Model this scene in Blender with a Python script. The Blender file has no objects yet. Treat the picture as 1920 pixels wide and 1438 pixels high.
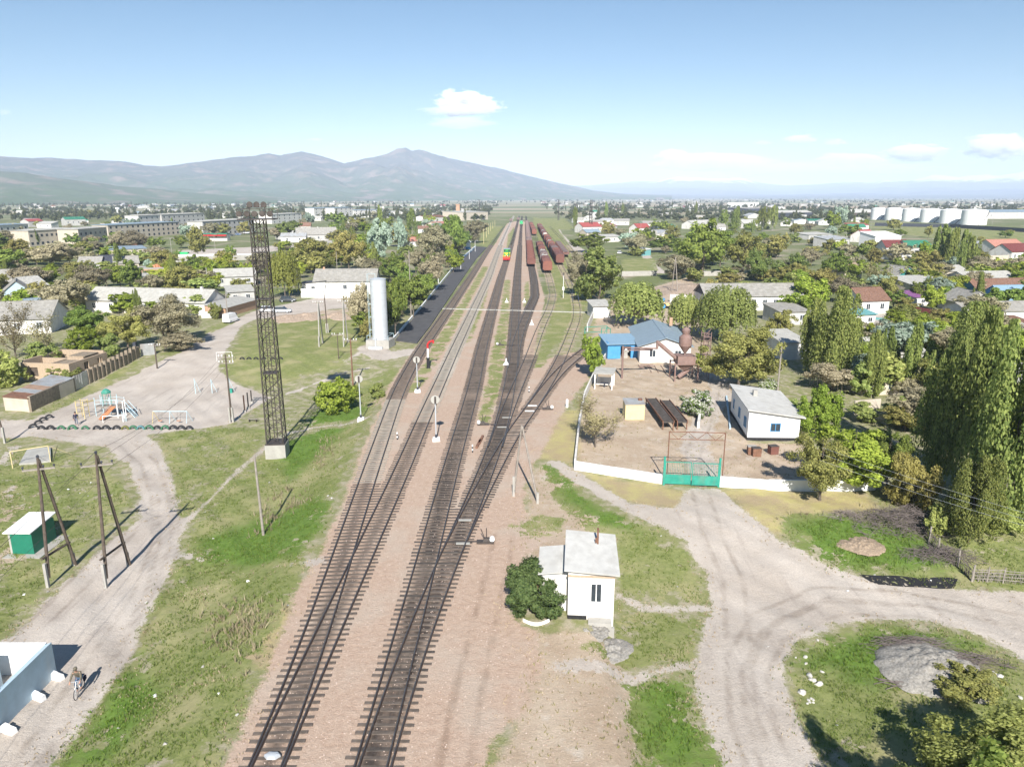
import bpy, math, random
import numpy as np
from mathutils import Vector, Matrix, noise as mnoise
R = math.radians
rng = random.Random(7)
NR = np.random.default_rng(11)
SC = bpy.context.scene
COL = SC.collection
# ------------------------------------------------------------------ survey: camera constants and ground
FPX, HC, HOR = 1364.0, 27.0, 368.0
PITCH = math.atan((719 - HOR) / FPX)
CP, SP = math.cos(PITCH), math.sin(PITCH)

def S(t):
    t = np.clip(t, 0.0, 1.0)
    return t * t * (3 - 2 * t)

def hgt(x, y):
    x = np.asarray(x, float); y = np.asarray(y, float)
    h = -1.3 * S((-x - 16.0) / 6.0) * S((128 - y) / 26.0)
    h = h - 1.2 * S((x - 4.9) / 2.4) * S((60 - y) / 15.0)
    w = S((np.abs(x + 3) - 16) / 4.0) * S((190 - y) / 60.0)
    h = h + w * 0.07 * (np.sin(x * .83 + 1.3 * np.sin(y * .31)) * np.cos(y * .71 + x * .2) + .5 * np.sin(x * 2.1 + y * 1.7))
    return h

def P(u, v, z=None):
    dx, dy = (u - 960) / FPX, (719 - v) / FPX
    d = (dx, CP + dy * SP, -SP + dy * CP)
    zz = 0.0 if z is None else z
    for _ in range(1 if z is not None else 7):
        t = (zz - HC) / d[2]
        x, y = d[0] * t, d[1] * t
        if z is None: zz = float(hgt(x, y))
    return Vector((x, y, zz))

def Ht(p, vt):
    """height above p of what stands over p and reaches image row vt"""
    dy = (719 - vt) / FPX
    t = p.y / (CP + dy * SP)
    return HC + t * (-SP + dy * CP) - p.z

def pxm(v): return (v - HOR) / 27.88

# ------------------------------------------------------------------ materials
MATS = {}
def nodes_of(m):
    m.use_nodes = True
    return m.node_tree.nodes, m.node_tree.links

def M(name, col, var=.18, scale=2.5, rough=.85, metal=0.0, bump=0.0, dirt=None, dirt_amt=.0, wave=0.0, wdir='X', wscale=6):
    if name in MATS: return MATS[name]
    m = bpy.data.materials.new(name); MATS[name] = m
    n, l = nodes_of(m); b = n['Principled BSDF']
    b.inputs['Roughness'].default_value = rough; b.inputs['Metallic'].default_value = metal
    b.inputs['Specular IOR Level'].default_value = .3
    tc = n.new('ShaderNodeTexCoord')
    tn = n.new('ShaderNodeTexNoise'); tn.inputs['Scale'].default_value = scale; tn.inputs['Detail'].default_value = 6
    tn.inputs['Roughness'].default_value = .62
    l.new(tc.outputs['Object'], tn.inputs['Vector'])
    rp = n.new('ShaderNodeMapRange'); rp.inputs[1].default_value = .3; rp.inputs[2].default_value = .7
    l.new(tn.outputs['Fac'], rp.inputs[0])
    mx = n.new('ShaderNodeMix'); mx.data_type = 'RGBA'
    mx.inputs[6].default_value = (*[c * (1 - var) for c in col], 1)
    mx.inputs[7].default_value = (*[min(1, c * (1 + var)) for c in col], 1)
    l.new(rp.outputs[0], mx.inputs[0])
    out = mx.outputs[2]
    if dirt:
        t2 = n.new('ShaderNodeTexNoise'); t2.inputs['Scale'].default_value = scale * .45; t2.inputs['Detail'].default_value = 8
        mp = n.new('ShaderNodeMapping'); mp.inputs['Location'].default_value = (3.1, 7.7, 1.3); mp.inputs['Scale'].default_value = (1.6, 1.6, .5)
        l.new(tc.outputs['Object'], mp.inputs[0]); l.new(mp.outputs[0], t2.inputs['Vector'])
        r2 = n.new('ShaderNodeMapRange'); r2.inputs[1].default_value = .5; r2.inputs[2].default_value = .72; r2.inputs[4].default_value = dirt_amt
        l.new(t2.outputs['Fac'], r2.inputs[0])
        m2 = n.new('ShaderNodeMix'); m2.data_type = 'RGBA'; m2.inputs[7].default_value = (*dirt, 1)
        l.new(r2.outputs[0], m2.inputs[0]); l.new(out, m2.inputs[6]); out = m2.outputs[2]
    l.new(out, b.inputs['Base Color'])
    bh = None
    if wave:
        wv = n.new('ShaderNodeTexWave'); wv.bands_direction = wdir; wv.inputs['Scale'].default_value = wscale
        l.new(tc.outputs['Object'], wv.inputs['Vector']); bh = wv.outputs['Fac']
    elif bump: bh = tn.outputs['Fac']
    if bh is not None:
        bp = n.new('ShaderNodeBump'); bp.inputs['Strength'].default_value = wave or bump; bp.inputs['Distance'].default_value = .06
        l.new(bh, bp.inputs['Height']); l.new(bp.outputs[0], b.inputs['Normal'])
    return m

def leafmat(name, dark, light, trans=.3, petal=None, petal_amt=0.0):
    if name in MATS: return MATS[name]
    m = bpy.data.materials.new(name); MATS[name] = m
    n, l = nodes_of(m); n.remove(n['Principled BSDF']); o = n['Material Output']
    g = n.new('ShaderNodeNewGeometry'); oi = n.new('ShaderNodeObjectInfo')
    mx = n.new('ShaderNodeMix'); mx.data_type = 'RGBA'
    mx.inputs[6].default_value = (*dark, 1); mx.inputs[7].default_value = (*light, 1)
    l.new(g.outputs['Random Per Island'], mx.inputs[0])
    hs = n.new('ShaderNodeHueSaturation')
    a = n.new('ShaderNodeMapRange'); a.inputs[3].default_value = .78; a.inputs[4].default_value = 1.25
    l.new(oi.outputs['Random'], a.inputs[0]); l.new(a.outputs[0], hs.inputs['Value'])
    a2 = n.new('ShaderNodeMath'); a2.operation = 'MULTIPLY'; a2.inputs[1].default_value = 7.31
    a3 = n.new('ShaderNodeMath'); a3.operation = 'FRACT'
    a4 = n.new('ShaderNodeMapRange'); a4.inputs[3].default_value = .484; a4.inputs[4].default_value = .512
    l.new(oi.outputs['Random'], a2.inputs[0]); l.new(a2.outputs[0], a3.inputs[0]); l.new(a3.outputs[0], a4.inputs[0]); l.new(a4.outputs[0], hs.inputs['Hue'])
    l.new(mx.outputs[2], hs.inputs['Color']); out = hs.outputs[0]
    if petal:
        gt = n.new('ShaderNodeMath'); gt.operation = 'LESS_THAN'; gt.inputs[1].default_value = petal_amt
        fr = n.new('ShaderNodeMath'); fr.operation = 'FRACT'; ml = n.new('ShaderNodeMath'); ml.operation = 'MULTIPLY'; ml.inputs[1].default_value = 17.7
        l.new(g.outputs['Random Per Island'], ml.inputs[0]); l.new(ml.outputs[0], fr.inputs[0]); l.new(fr.outputs[0], gt.inputs[0])
        m2 = n.new('ShaderNodeMix'); m2.data_type = 'RGBA'; m2.inputs[7].default_value = (*petal, 1)
        l.new(gt.outputs[0], m2.inputs[0]); l.new(out, m2.inputs[6]); out = m2.outputs[2]
    d = n.new('ShaderNodeBsdfDiffuse'); t = n.new('ShaderNodeBsdfTranslucent'); ms = n.new('ShaderNodeMixShader')
    ms.inputs[0].default_value = trans
    l.new(out, d.inputs[0]); l.new(out, t.inputs[0]); l.new(d.outputs[0], ms.inputs[1]); l.new(t.outputs[0], ms.inputs[2]); l.new(ms.outputs[0], o.inputs[0])
    return m

WHITE = M('whitewash', (.64, .62, .585), .1, 1.2, .9, dirt=(.40, .34, .28), dirt_amt=.5, bump=.1)
WHITE2 = M('white_paint', (.78, .78, .77), .05, 2, .6)
CREAM = M('cream_plaster', (.50, .44, .36), .1, 1, .9, dirt=(.35, .3, .24), dirt_amt=.4)
GREYW = M('grey_plaster', (.46, .45, .43), .12, 1, .9, dirt=(.3, .28, .25), dirt_amt=.4)
BRICK = M('brick', (.42, .27, .18), .25, 5, .95, bump=.3)
TANBRICK = M('tan_brick', (.41, .315, .225), .2, 5, .95, bump=.3, dirt=(.3, .24, .18), dirt_amt=.4)
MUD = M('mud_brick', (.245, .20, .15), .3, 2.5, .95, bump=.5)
SLATE = M('asbestos_slate', (.335, .32, .29), .24, 1.1, .9, dirt=(.27, .25, .21), dirt_amt=.55, wave=.5)
SLATEL = M('light_slate', (.43, .42, .385), .17, 1.1, .85, dirt=(.36, .34, .3), dirt_amt=.5, wave=.45)
SLATEW = M('bleached_slate', (.58, .57, .54), .1, 1.3, .85, dirt=(.38, .36, .32), dirt_amt=.5, wave=.5)
TIN = M('corrugated_tin', (.5, .51, .51), .14, 1, .5, .3, dirt=(.34, .23, .16), dirt_amt=.5, wave=.6)
BLUEROOF = M('blue_grey_metal', (.29, .365, .42), .08, 1, .5, .2, wave=.5, wscale=3)
BLUEROOF2 = M('sky_blue_metal', (.25, .38, .49), .06, 1, .5, .1, wave=.4)
REDROOF = M('red_metal', (.33, .08, .07), .1, 1, .55, wave=.4)
MAROON = M('maroon_metal', (.17, .05, .045), .1, 1, .55, wave=.4)
BROWNROOF = M('brown_tile', (.21, .12, .085), .3, 2.5, .8, wave=.5)
PURPLE = M('purple_metal', (.24, .1, .24), .2, 1, .55, wave=.4)
GREENROOF = M('green_metal', (.045, .2, .125), .1, 1, .5, wave=.4)
SALMON = M('salmon_tile', (.42, .2, .15), .15, 1.5, .7, wave=.4)
NAVY = M('dark_roofing', (.05, .055, .07), .2, 1, .7)
TEAL = M('teal_paint', (.03, .2, .2), .1, 2, .6)
BLUEP = M('blue_paint', (.07, .27, .52), .12, 1.5, .6, dirt=(.2, .33, .45), dirt_amt=.4)
PBLUE = M('pale_blue_paint', (.42, .54, .62), .1, 1.2, .8, dirt=(.55, .55, .53), dirt_amt=.5)
TURQ = M('turquoise_paint', (.14, .33, .33), .1, 2, .6)
GREENP = M('green_gate_paint', (.03, .26, .195), .18, 2, .6, dirt=(.14, .22, .16), dirt_amt=.5)
KIOSKG = M('kiosk_green', (.015, .16, .1), .12, 1.5, .5, wave=.3, wdir='Z', wscale=3)
YELLOWP = M('yellow_paint', (.58, .47, .22), .1, 2, .7)
PALEY = M('pale_yellow_paint', (.66, .55, .30), .1, 2, .7, wave=.25, wscale=2)
ORANGE = M('orange_paint', (.44, .19, .09), .15, 2, .6)
REDP = M('red_paint', (.5, .03, .03), .12, 2, .5)
BLACKP = M('black_paint', (.025, .025, .028), .2, 3, .5)
LBLUE = M('light_blue_pipe', (.42, .55, .60), .1, 3, .5)
RUST = M('rust', (.19, .10, .065), .3, 2.5, .85, bump=.2, dirt=(.14, .07, .05), dirt_amt=.5)
RUSTP = M('rusty_primer', (.225, .15, .13), .18, 1.5, .7, dirt=(.2, .11, .08), dirt_amt=.5)
MASTM = M('mast_steel', (.08, .068, .062), .3, 2, .6, .3)
GALV = M('galvanised', (.50, .53, .56), .08, .9, .45, .15, dirt=(.4, .42, .44), dirt_amt=.4)
GLASS = M('dark_glass', (.04, .05, .06), .2, 2, .12)
BLUEGLASS = M('blue_window', (.06, .16, .26), .2, 2, .2)
CONC = M('concrete', (.36, .345, .315), .14, 1.2, .9, bump=.15, dirt=(.3, .28, .25), dirt_amt=.4)
WOOD = M('pole_wood', (.10, .078, .062), .3, 3, .9)
WOODG = M('grey_wood', (.27, .24, .21), .25, 3, .9)
DARKWOOD = M('creosote_wood', (.075, .064, .056), .45, 2.2, .9, bump=.3)
TIEBROWN = M('weathered_sleeper', (.118, .096, .08), .4, 2.2, .9, bump=.3)
TIECONC = M('concrete_sleeper', (.25, .228, .195), .2, 1.5, .9, dirt=(.16, .14, .12), dirt_amt=.6)
TIEBURIED = M('buried_sleeper', (.27, .22, .17), .3, 2, .95)
RAILM = M('rail_rust', (.085, .06, .05), .3, 3, .6, .4)
RAILTOP = M('rail_head', (.17, .15, .14), .2, 3, .35, .8)
BARK = M('bark', (.14, .115, .09), .3, 6, .95)
BARKPALE = M('pale_bark', (.4, .37, .32), .3, 4, .95)
RUBBER = M('rubber', (.03, .03, .032), .3, 3, .8)
SKIN = M('skin', (.42, .24, .17), .08, 4, .6)
JACKET = M('khaki_jacket', (.13, .115, .085), .15, 6, .9)
JEANS = M('blue_jeans', (.055, .1, .17), .15, 6, .9)
NAVYCL = M('navy_clothes', (.02, .025, .05), .15, 6, .9)
GREYCL = M('grey_trousers', (.15, .16, .2), .15, 6, .9)
HAIR = M('dark_hair', (.02, .017, .014), .2, 8, .8)
ASPHALT = M('asphalt', (.078, .077, .08), .22, .6, .9, bump=.2, dirt=(.085, .083, .082), dirt_amt=.5)
TARM = M('tar', (.022, .022, .024), .3, 2, .8, bump=.3)
WAGRED = M('wagon_oxide', (.165, .07, .055), .22, .5, .75, dirt=(.16, .08, .06), dirt_amt=.6)
WAGRED2 = M('wagon_bright_oxide', (.225, .09, .064), .2, .5, .75, dirt=(.2, .09, .06), dirt_amt=.5)
WAGGREY = M('wagon_brown_grey', (.19, .14, .13), .25, .5, .8, dirt=(.12, .08, .07), dirt_amt=.6)
WAGIN = M('wagon_floor', (.13, .085, .07), .3, .8, .9)
WAGWHITE = M('tank_wagon_cream', (.62, .58, .51), .12, .6, .6, dirt=(.25, .18, .14), dirt_amt=.6)
LOCOG = M('loco_green', (.05, .28, .06), .08, 2, .4)
LOCOY = M('loco_yellow', (.75, .55, .04), .06, 2, .4)
GREENB = M('bright_green_paint', (.04, .5, .16), .08, 2, .4)
GRAVELG = M('grey_gravel', (.27, .255, .23), .4, 7, .95, bump=.8, dirt=(.24, .21, .17), dirt_amt=.5)
MULCH = M('wood_chips', (.30, .23, .165), .35, 8, .95, bump=.6)
EARTH = M('earth_mound', (.36, .28, .215), .25, 2, .95, bump=.4)
STONE = M('white_stone', (.50, .48, .44), .12, 4, .9, bump=.3)
TWIG = M('twigs', (.15, .125, .115), .3, 3, .95)
TWIGP = M('dead_twigs', (.2, .165, .155), .3, 3, .95)

# ------------------------------------------------------------------ object helpers
def tag(o, label=None, cat=None, group=None, kind=None):
    if label: o['label'] = label
    if cat: o['category'] = cat
    if group: o['group'] = group
    if kind: o['kind'] = kind
    return o

def thing(name, label, cat, loc=(0, 0, 0), rz=0.0, group=None):
    o = bpy.data.objects.new(name, None); COL.objects.link(o)
    o.empty_display_size = .3
    o.location = loc; o.rotation_euler = (0, 0, rz)
    return tag(o, label, cat, group)

class MB:
    """collects polygons and links them as one mesh object"""
    def __init__(s): s.v = []; s.f = []; s.m = []
    def add(s, vs, fs, mi=0):
        k = len(s.v); s.v.extend([tuple(p) for p in vs])
        for f in fs: s.f.append(tuple(k + i for i in f)); s.m.append(mi)
        return s
    def box(s, c, d, rz=0.0, mi=0, taper=1.0):
        cx, cy, cz = c; hx, hy, hz = d[0] / 2, d[1] / 2, d[2] / 2
        cs, sn = math.cos(rz), math.sin(rz); vs = []
        for z, k in ((-hz, 1), (hz, taper)):
            for x, y in ((-hx, -hy), (hx, -hy), (hx, hy), (-hx, hy)):
                x *= k; y *= k
                vs.append((cx + x * cs - y * sn, cy + x * sn + y * cs, cz + z))
        return s.add(vs, [(3, 2, 1, 0), (4, 5, 6, 7), (0, 1, 5, 4), (1, 2, 6, 5), (2, 3, 7, 6), (3, 0, 4, 7)], mi)
    def tube(s, p0, p1, r0, r1=None, n=8, mi=0, cap=True):
        if r1 is None: r1 = r0
        p0 = Vector(p0); p1 = Vector(p1); d = (p1 - p0)
        if d.length < 1e-6: return s
        d.normalize(); a = Vector((0, 0, 1)) if abs(d.z) < .9 else Vector((1, 0, 0))
        x = d.cross(a).normalized(); y = d.cross(x); vs = []
        for p, r in ((p0, r0), (p1, r1)):
            for i in range(n):
                t = 2 * math.pi * i / n
                vs.append(p + x * (r * math.cos(t)) + y * (r * math.sin(t)))
        fs = [(i, i + n, (i + 1) % n + n, (i + 1) % n) for i in range(n)]
        if cap: fs += [tuple(range(n)), tuple(range(2 * n - 1, n - 1, -1))]
        return s.add(vs, fs, mi)
    def path(s, pts, r, n=6, mi=0):
        for a, b in zip(pts[:-1], pts[1:]): s.tube(a, b, r, r, n, mi)
        return s
    def lathe(s, prof, n=20, c=(0, 0, 0), mi=0, axis='z'):
        vs = []
        for r, z in prof:
            for i in range(n):
                t = 2 * math.pi * i / n
                if axis == 'z': vs.append((c[0] + r * math.cos(t), c[1] + r * math.sin(t), c[2] + z))
                elif axis == 'y': vs.append((c[0] + r * math.cos(t), c[1] + z, c[2] + r * math.sin(t)))
                else: vs.append((c[0] + z, c[1] + r * math.cos(t), c[2] + r * math.sin(t)))
        fs = []
        for j in range(len(prof) - 1):
            for i in range(n): fs.append((j * n + i, j * n + (i + 1) % n, (j + 1) * n + (i + 1) % n, (j + 1) * n + i))
        if prof[0][0] > 1e-4: fs.append(tuple(range(n - 1, -1, -1)))
        if prof[-1][0] > 1e-4: k = (len(prof) - 1) * n; fs.append(tuple(range(k, k + n)))
        return s.add(vs, fs, mi)
    def prism(s, poly, z0, z1, mi=0):
        n = len(poly)
        vs = [(p[0], p[1], z0) for p in poly] + [(p[0], p[1], z1) for p in poly]
        return s.add(vs, [tuple(range(n - 1, -1, -1)), tuple(range(n, 2 * n))] + [(i, (i + 1) % n, (i + 1) % n + n, i + n) for i in range(n)], mi)
    def slab(s, q, th, mi=0):
        """a quad given by four 3-D corners, th thick upwards"""
        q = [Vector(p) for p in q]; nn = (q[1] - q[0]).cross(q[2] - q[0]).normalized()
        if nn.z < 0: q = q[::-1]; nn = -nn
        return s.add(q + [p + nn * th for p in q], [(3, 2, 1, 0), (4, 5, 6, 7), (0, 1, 5, 4), (1, 2, 6, 5), (2, 3, 7, 6), (3, 0, 4, 7)], mi)
    def build(s, name, mats, parent=None, smooth=False, loc=None):
        me = bpy.data.meshes.new(name); me.from_pydata(s.v, [], s.f); 
        if not isinstance(mats, (list, tuple)): mats = [mats]
        for m in mats: me.materials.append(m)
        if len(mats) > 1: me.polygons.foreach_set('material_index', s.m)
        if smooth: me.polygons.foreach_set('use_smooth', [True] * len(me.polygons))
        me.update()
        o = bpy.data.objects.new(name, me); COL.objects.link(o)
        if parent: o.parent = parent
        if loc: o.location = loc
        return o

def npmesh(name, V, F, mats, mi=None, smooth=False):
    """V (n,3), F (m,k) numpy"""
    me = bpy.data.meshes.new(name); k = F.shape[1]
    me.vertices.add(len(V)); me.vertices.foreach_set('co', np.ascontiguousarray(V, dtype=np.float32).ravel())
    me.loops.add(F.size); me.loops.foreach_set('vertex_index', np.ascontiguousarray(F, dtype=np.int32).ravel())
    me.polygons.add(len(F)); me.polygons.foreach_set('loop_start', np.arange(0, F.size, k, dtype=np.int32))
    for m in (mats if isinstance(mats, (list, tuple)) else [mats]): me.materials.append(m)
    if mi is not None: me.polygons.foreach_set('material_index', np.asarray(mi, dtype=np.int32))
    if smooth: me.polygons.foreach_set('use_smooth', np.ones(len(F), dtype=bool))
    me.update(calc_edges=True); me.validate()
    return me

def link(name, me, parent=None, loc=None):
    o = bpy.data.objects.new(name, me); COL.objects.link(o)
    if parent: o.parent = parent
    if loc is not None: o.location = loc
    return o

def dup(root, loc, rz=None, scale=None, label=None, group=None):
    def cp(o, par):
        c = o.copy(); COL.objects.link(c)
        if par: c.parent = par
        for ch in KIDS.get(o.name, ()): cp(ch, c)
        return c
    c = cp(root, None); c.location = loc
    if rz is not None: c.rotation_euler = (0, 0, rz)
    if scale is not None: c.scale = scale
    if label: c['label'] = label
    if group: c['group'] = group
    return c
KIDS = {}
def remember(root):
    for o in list(COL.objects):
        if o.parent is not None:
            L = KIDS.setdefault(o.parent.name, [])
            if o not in L: L.append(o)
    return root
def kids(root, objs):
    KIDS[root.name] = list(objs)
# ------------------------------------------------------------------ tracks: centre lines x(y)
def px(*a): return [P(u, v) for u, v in a]
TR = {
 'T1': [(501,1438),(553,1315),(590,1202),(618,1107),(638,1063),(671,953),(689.5,900),(748.5,730),(787.5,660),(839,585),(886,515),(906,483),(919.5,462.5),(930,447),(939.6,432.7),(946,424)],
 'T2': [(501,1438),(553.5,1315),(603,1218),(640,1139),(670,1063),(700,1000),(736,925),(745,900),(766.7,855),(788,800),(820,730),(851,660),(916.7,520),(927.6,489),(941,453),(949.5,434),(957,418),(964,404)],
 'T3': [(696,1438),(750,1240),(803.5,1040),(839,900),(856,840),(887.7,730),(902,660),(939.5,520),(950,488),(962,450),(970.5,418),(974,404)],
 'T4': [(703,1438),(762,1240),(846,1040),(884,950),(906,900),(929,840),(945,780),(955,730),(962.5,680),(966,600),(970,520),(974,470),(977.5,423),(979,404)],
 'T5': [(846,1040),(889,950),(915,900),(947,840),(968,805),(995,768),(1030.5,720),(1049,698),(1071,678),(1090,663),(1105,652)],
 'T6': [(929,840),(948,780),(968,730),(990,680),(1008,630),(1017,608),(1030.6,580),(1037,553),(1029.5,520),(1024,506),(1016,480),(1005,450),(997,430),(992,416)],
 'T7': [(962.5,690),(968,648),(976,620),(991.7,581),(1003,557),(1002,535),(1000,520),(996,499),(992,460),(987.5,418),(986,404)],
 'T5a': [(995,768),(1027,720),(1049,680),(1063.5,646),(1072,623),(1081,600),(1082,580),(1077.5,554),(1062,520),(1048,494),(1031,465),(1020,445),(1010,426)],
 'T8': [(1080,565),(1077,535),(1073,510),(1066,490),(1060,481),(1045,460),(1030,443),(1015,426)],
 'T9': [(1078,530),(1083,500),(1075,475),(1059,454),(1040,435),(1030,424)],
}
LINE = {}
for k, L in TR.items():
    pts = sorted([(p.y, p.x) for p in px(*L)])
    ys = np.arange(pts[0][0], pts[-1][0], 1.0)
    xs = np.interp(ys, [p[0] for p in pts], [p[1] for p in pts])
    w = 17 if k not in ('T6', 'T7', 'T5a', 'T5', 'T8', 'T9') else 9
    pad = np.concatenate([xs[0] + (xs[1] - xs[0]) * np.arange(-w, 0), xs, xs[-1] + (xs[-1] - xs[-2]) * np.arange(1, w + 1)])
    for _ in range(2):
        xs2 = np.convolve(pad, np.ones(2 * (w // 2) + 1) / (2 * (w // 2) + 1), 'same')
        pad[w // 2:-(w // 2)] = xs2[w // 2:-(w // 2)]
    xs = pad[w:-w]
    if k in ('T1', 'T2', 'T3', 'T4'):      # run on below the frame
        e = np.arange(ys[0] - 9, ys[0], 1.0); s0 = (xs[6] - xs[0]) / 6
        xs = np.concatenate([xs[0] + (e - ys[0]) * s0, xs]); ys = np.concatenate([e, ys])
    LINE[k] = (ys, xs)
def tx(k, y): return float(np.interp(y, *LINE[k]))
def tdir(k, y):
    return (tx(k, y + 2) - tx(k, y - 2)) / 4.0

# ------------------------------------------------------------------ ground: one sheet, region distances stored per vertex
def axis(*segs):
    a = []
    for lo, hi, st in segs: a += list(np.arange(lo, hi - 1e-6, st))
    return np.array(a)
ya = np.concatenate([axis((18, 28, .5), (28, 78, .28), (78, 130, .42), (130, 190, .8), (190, 330, 1.8), (330, 700, 6)), 700 * np.exp(np.arange(0, 52) * .0655), [20000]])
ya = np.concatenate([[-400, -150, -60, -20, 0, 10], ya])
xp = np.concatenate([axis((46, 130, .9), (130, 300, 3.5)), 300 * np.exp(np.arange(0, 37) * .112), [20000]])
xa = np.concatenate([-xp[::-1], axis((-46, 46, .33)), xp])
GX, GY = np.meshgrid(xa, ya)
X, Y = GX.ravel(), GY.ravel()
Z = hgt(X, Y); Z[Y > 320] = 0

def sdist(poly):
    """signed distance (inside +) of all ground vertices to a polygon, clamped to 4 m"""
    q = np.array([[p[0], p[1]] for p in poly]); out = np.full(len(X), -4.0)
    sel = (X > q[:, 0].min() - 4) & (X < q[:, 0].max() + 4) & (Y > q[:, 1].min() - 4) & (Y < q[:, 1].max() + 4)
    x, y = X[sel], Y[sel]
    d = np.full(len(x), 1e9); ins = np.zeros(len(x), bool)
    for i in range(len(q)):
        a, b = q[i], q[(i + 1) % len(q)]
        e = b - a; L = max(e @ e, 1e-9)
        t = np.clip(((x - a[0]) * e[0] + (y - a[1]) * e[1]) / L, 0, 1)
        d = np.minimum(d, (x - a[0] - t * e[0]) ** 2 + (y - a[1] - t * e[1]) ** 2)
        c = (a[1] > y) != (b[1] > y)
        with np.errstate(divide='ignore', invalid='ignore'):
            ins ^= c & (x < (b[0] - a[0]) * (y - a[1]) / (b[1] - a[1] if b[1] != a[1] else 1e-9) + a[0])
    d = np.sqrt(d); out[sel] = np.clip(np.where(ins, d, -d), -4, 4)
    return out
def sline(pts, w):
    q = np.array([[p[0], p[1]] for p in pts]); out = np.full(len(X), -4.0)
    sel = (X > q[:, 0].min() - 5) & (X < q[:, 0].max() + 5) & (Y > q[:, 1].min() - 5) & (Y < q[:, 1].max() + 5)
    x, y = X[sel], Y[sel]; d = np.full(len(x), 1e9)
    for a, b in zip(q[:-1], q[1:]):
        e = b - a; L = max(e @ e, 1e-9)
        t = np.clip(((x - a[0]) * e[0] + (y - a[1]) * e[1]) / L, 0, 1)
        d = np.minimum(d, (x - a[0] - t * e[0]) ** 2 + (y - a[1] - t * e[1]) ** 2)
    out[sel] = np.clip(w / 2 - np.sqrt(d), -4, 4)
    return out
def union(*a):
    r = a[0]
    for b in a[1:]: r = np.maximum(r, b)
    return r
def poly(*a): return sdist(px(*a))

GRASS = union(
 poly((95,1438),(185,1325),(250,1232),(275,1170),(300,1118),(345,1045),(358,985),(385,945),(425,905),(470,866),(535,828),(600,806),(660,794),(690,786),(660,850),(632,920),(602,985),(572,1050),(537,1130),(497,1220),(460,1310),(415,1405),(385,1500),(60,1500)),
 poly((455,620),(500,598),(560,594),(690,582),(700,600),(690,640),(640,688),(575,706),(545,718),(500,728),(440,715),(412,690),(440,650)),
 poly((570,800),(600,765),(640,728),(700,706),(742,688),(746,694),(715,745),(692,776),(640,790)),
 poly((300,812),(340,806),(430,800),(500,806),(480,850),(445,880),(375,955),(335,972),(330,900),(310,850)),
 poly((8,870),(40,838),(120,845),(210,885),(246,930),(215,985),(150,1035),(70,1110),(20,1185),(-60,1240),(-140,1240),(-140,880)),
 poly((75,772),(170,724),(268,670),(264,681),(170,737),(92,777)),
 poly((300,664),(360,636),(390,615),(450,592),(442,606),(392,628),(330,668)),
 poly((1020,872),(1050,882),(1092,925),(1135,957),(1190,975),(1232,990),(1290,1040),(1328,1130),(1245,1137),(1170,1108),(1160,1010),(1090,990),(1035,930)),
 poly((960,985),(1010,965),(1060,972),(1050,1000),(985,1008)),
 poly((1160,1148),(1235,1150),(1312,1158),(1316,1180),(1300,1245),(1240,1240),(1190,1252),(1110,1228),(1090,1214),(1155,1215)),
 poly((1172,1282),(1298,1262),(1312,1335),(1345,1420),(1360,1500),(1200,1500),(1185,1400)),
 poly((1475,1240),(1500,1207),(1560,1182),(1650,1166),(1740,1171),(1830,1196),(1920,1246),(1990,1285),(2200,1438),(2200,1800),(1575,1800),(1550,1440),(1502,1350),(1481,1290)),
 poly((1462,972),(1500,962),(1600,967),(1640,955),(1700,962),(1800,990),(1920,1030),(2060,1060),(2060,1112),(1920,1104),(1800,1100),(1620,1075),(1545,1060),(1482,1020)),
 poly((1640,940),(1720,930),(2000,940),(2000,1040),(1800,1000),(1700,965)),
 poly((946,525),(957,525),(954,600),(947,680),(934,740),(918,792),(897,792),(912,720),(922,660),(936,600)),
 poly((985,528),(992,528),(994,566),(980,578)),
 poly((1005,424),(1045,427),(1100,500),(1112,560),(1090,590),(1072,604),(1060,640),(1038,648),(1020,690),(1000,690),(1028,604),(1044,560),(1030,515),(1012,470)),
 poly((905,500),(917,500),(862,600),(842,640),(806,700),(780,735),(760,735),(790,690),(815,640),(850,588)),
 poly((788,650),(800,640),(860,545),(915,465),(925,455),(920,468),(868,552),(805,652)),
 poly((905,536),(917,536),(905,582),(882,640),(866,645)),
 poly((912,465),(944,425),(900,424),(893,455)), poly((953,440),(964,425),(966,440),(956,470),(946,490)),
 poly((1165,486),(1226,484),(1236,508),(1165,509)), poly((1640,417),(1960,434),(1960,458),(1800,452),(1640,434)),
 poly((1000,408),(1060,410),(1080,432),(1040,430),(1000,424)),
)
PATCHY = union(poly((300,812),(340,806),(430,800),(500,806),(480,850),(445,880),(375,955),(335,972),(330,900),(310,850)), poly((8,870),(40,838),(120,845),(210,885),(246,930),(215,985),(150,1035),(70,1110),(20,1185),(-60,1240),(-140,1240),(-140,880)),
 poly((410,690),(440,700),(500,735),(640,740),(600,800),(500,800),(420,790)), poly((500,600),(690,585),(690,600),(520,612)))
GRASS = np.where(PATCHY > 0, np.minimum(GRASS, .75), GRASS)
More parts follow.
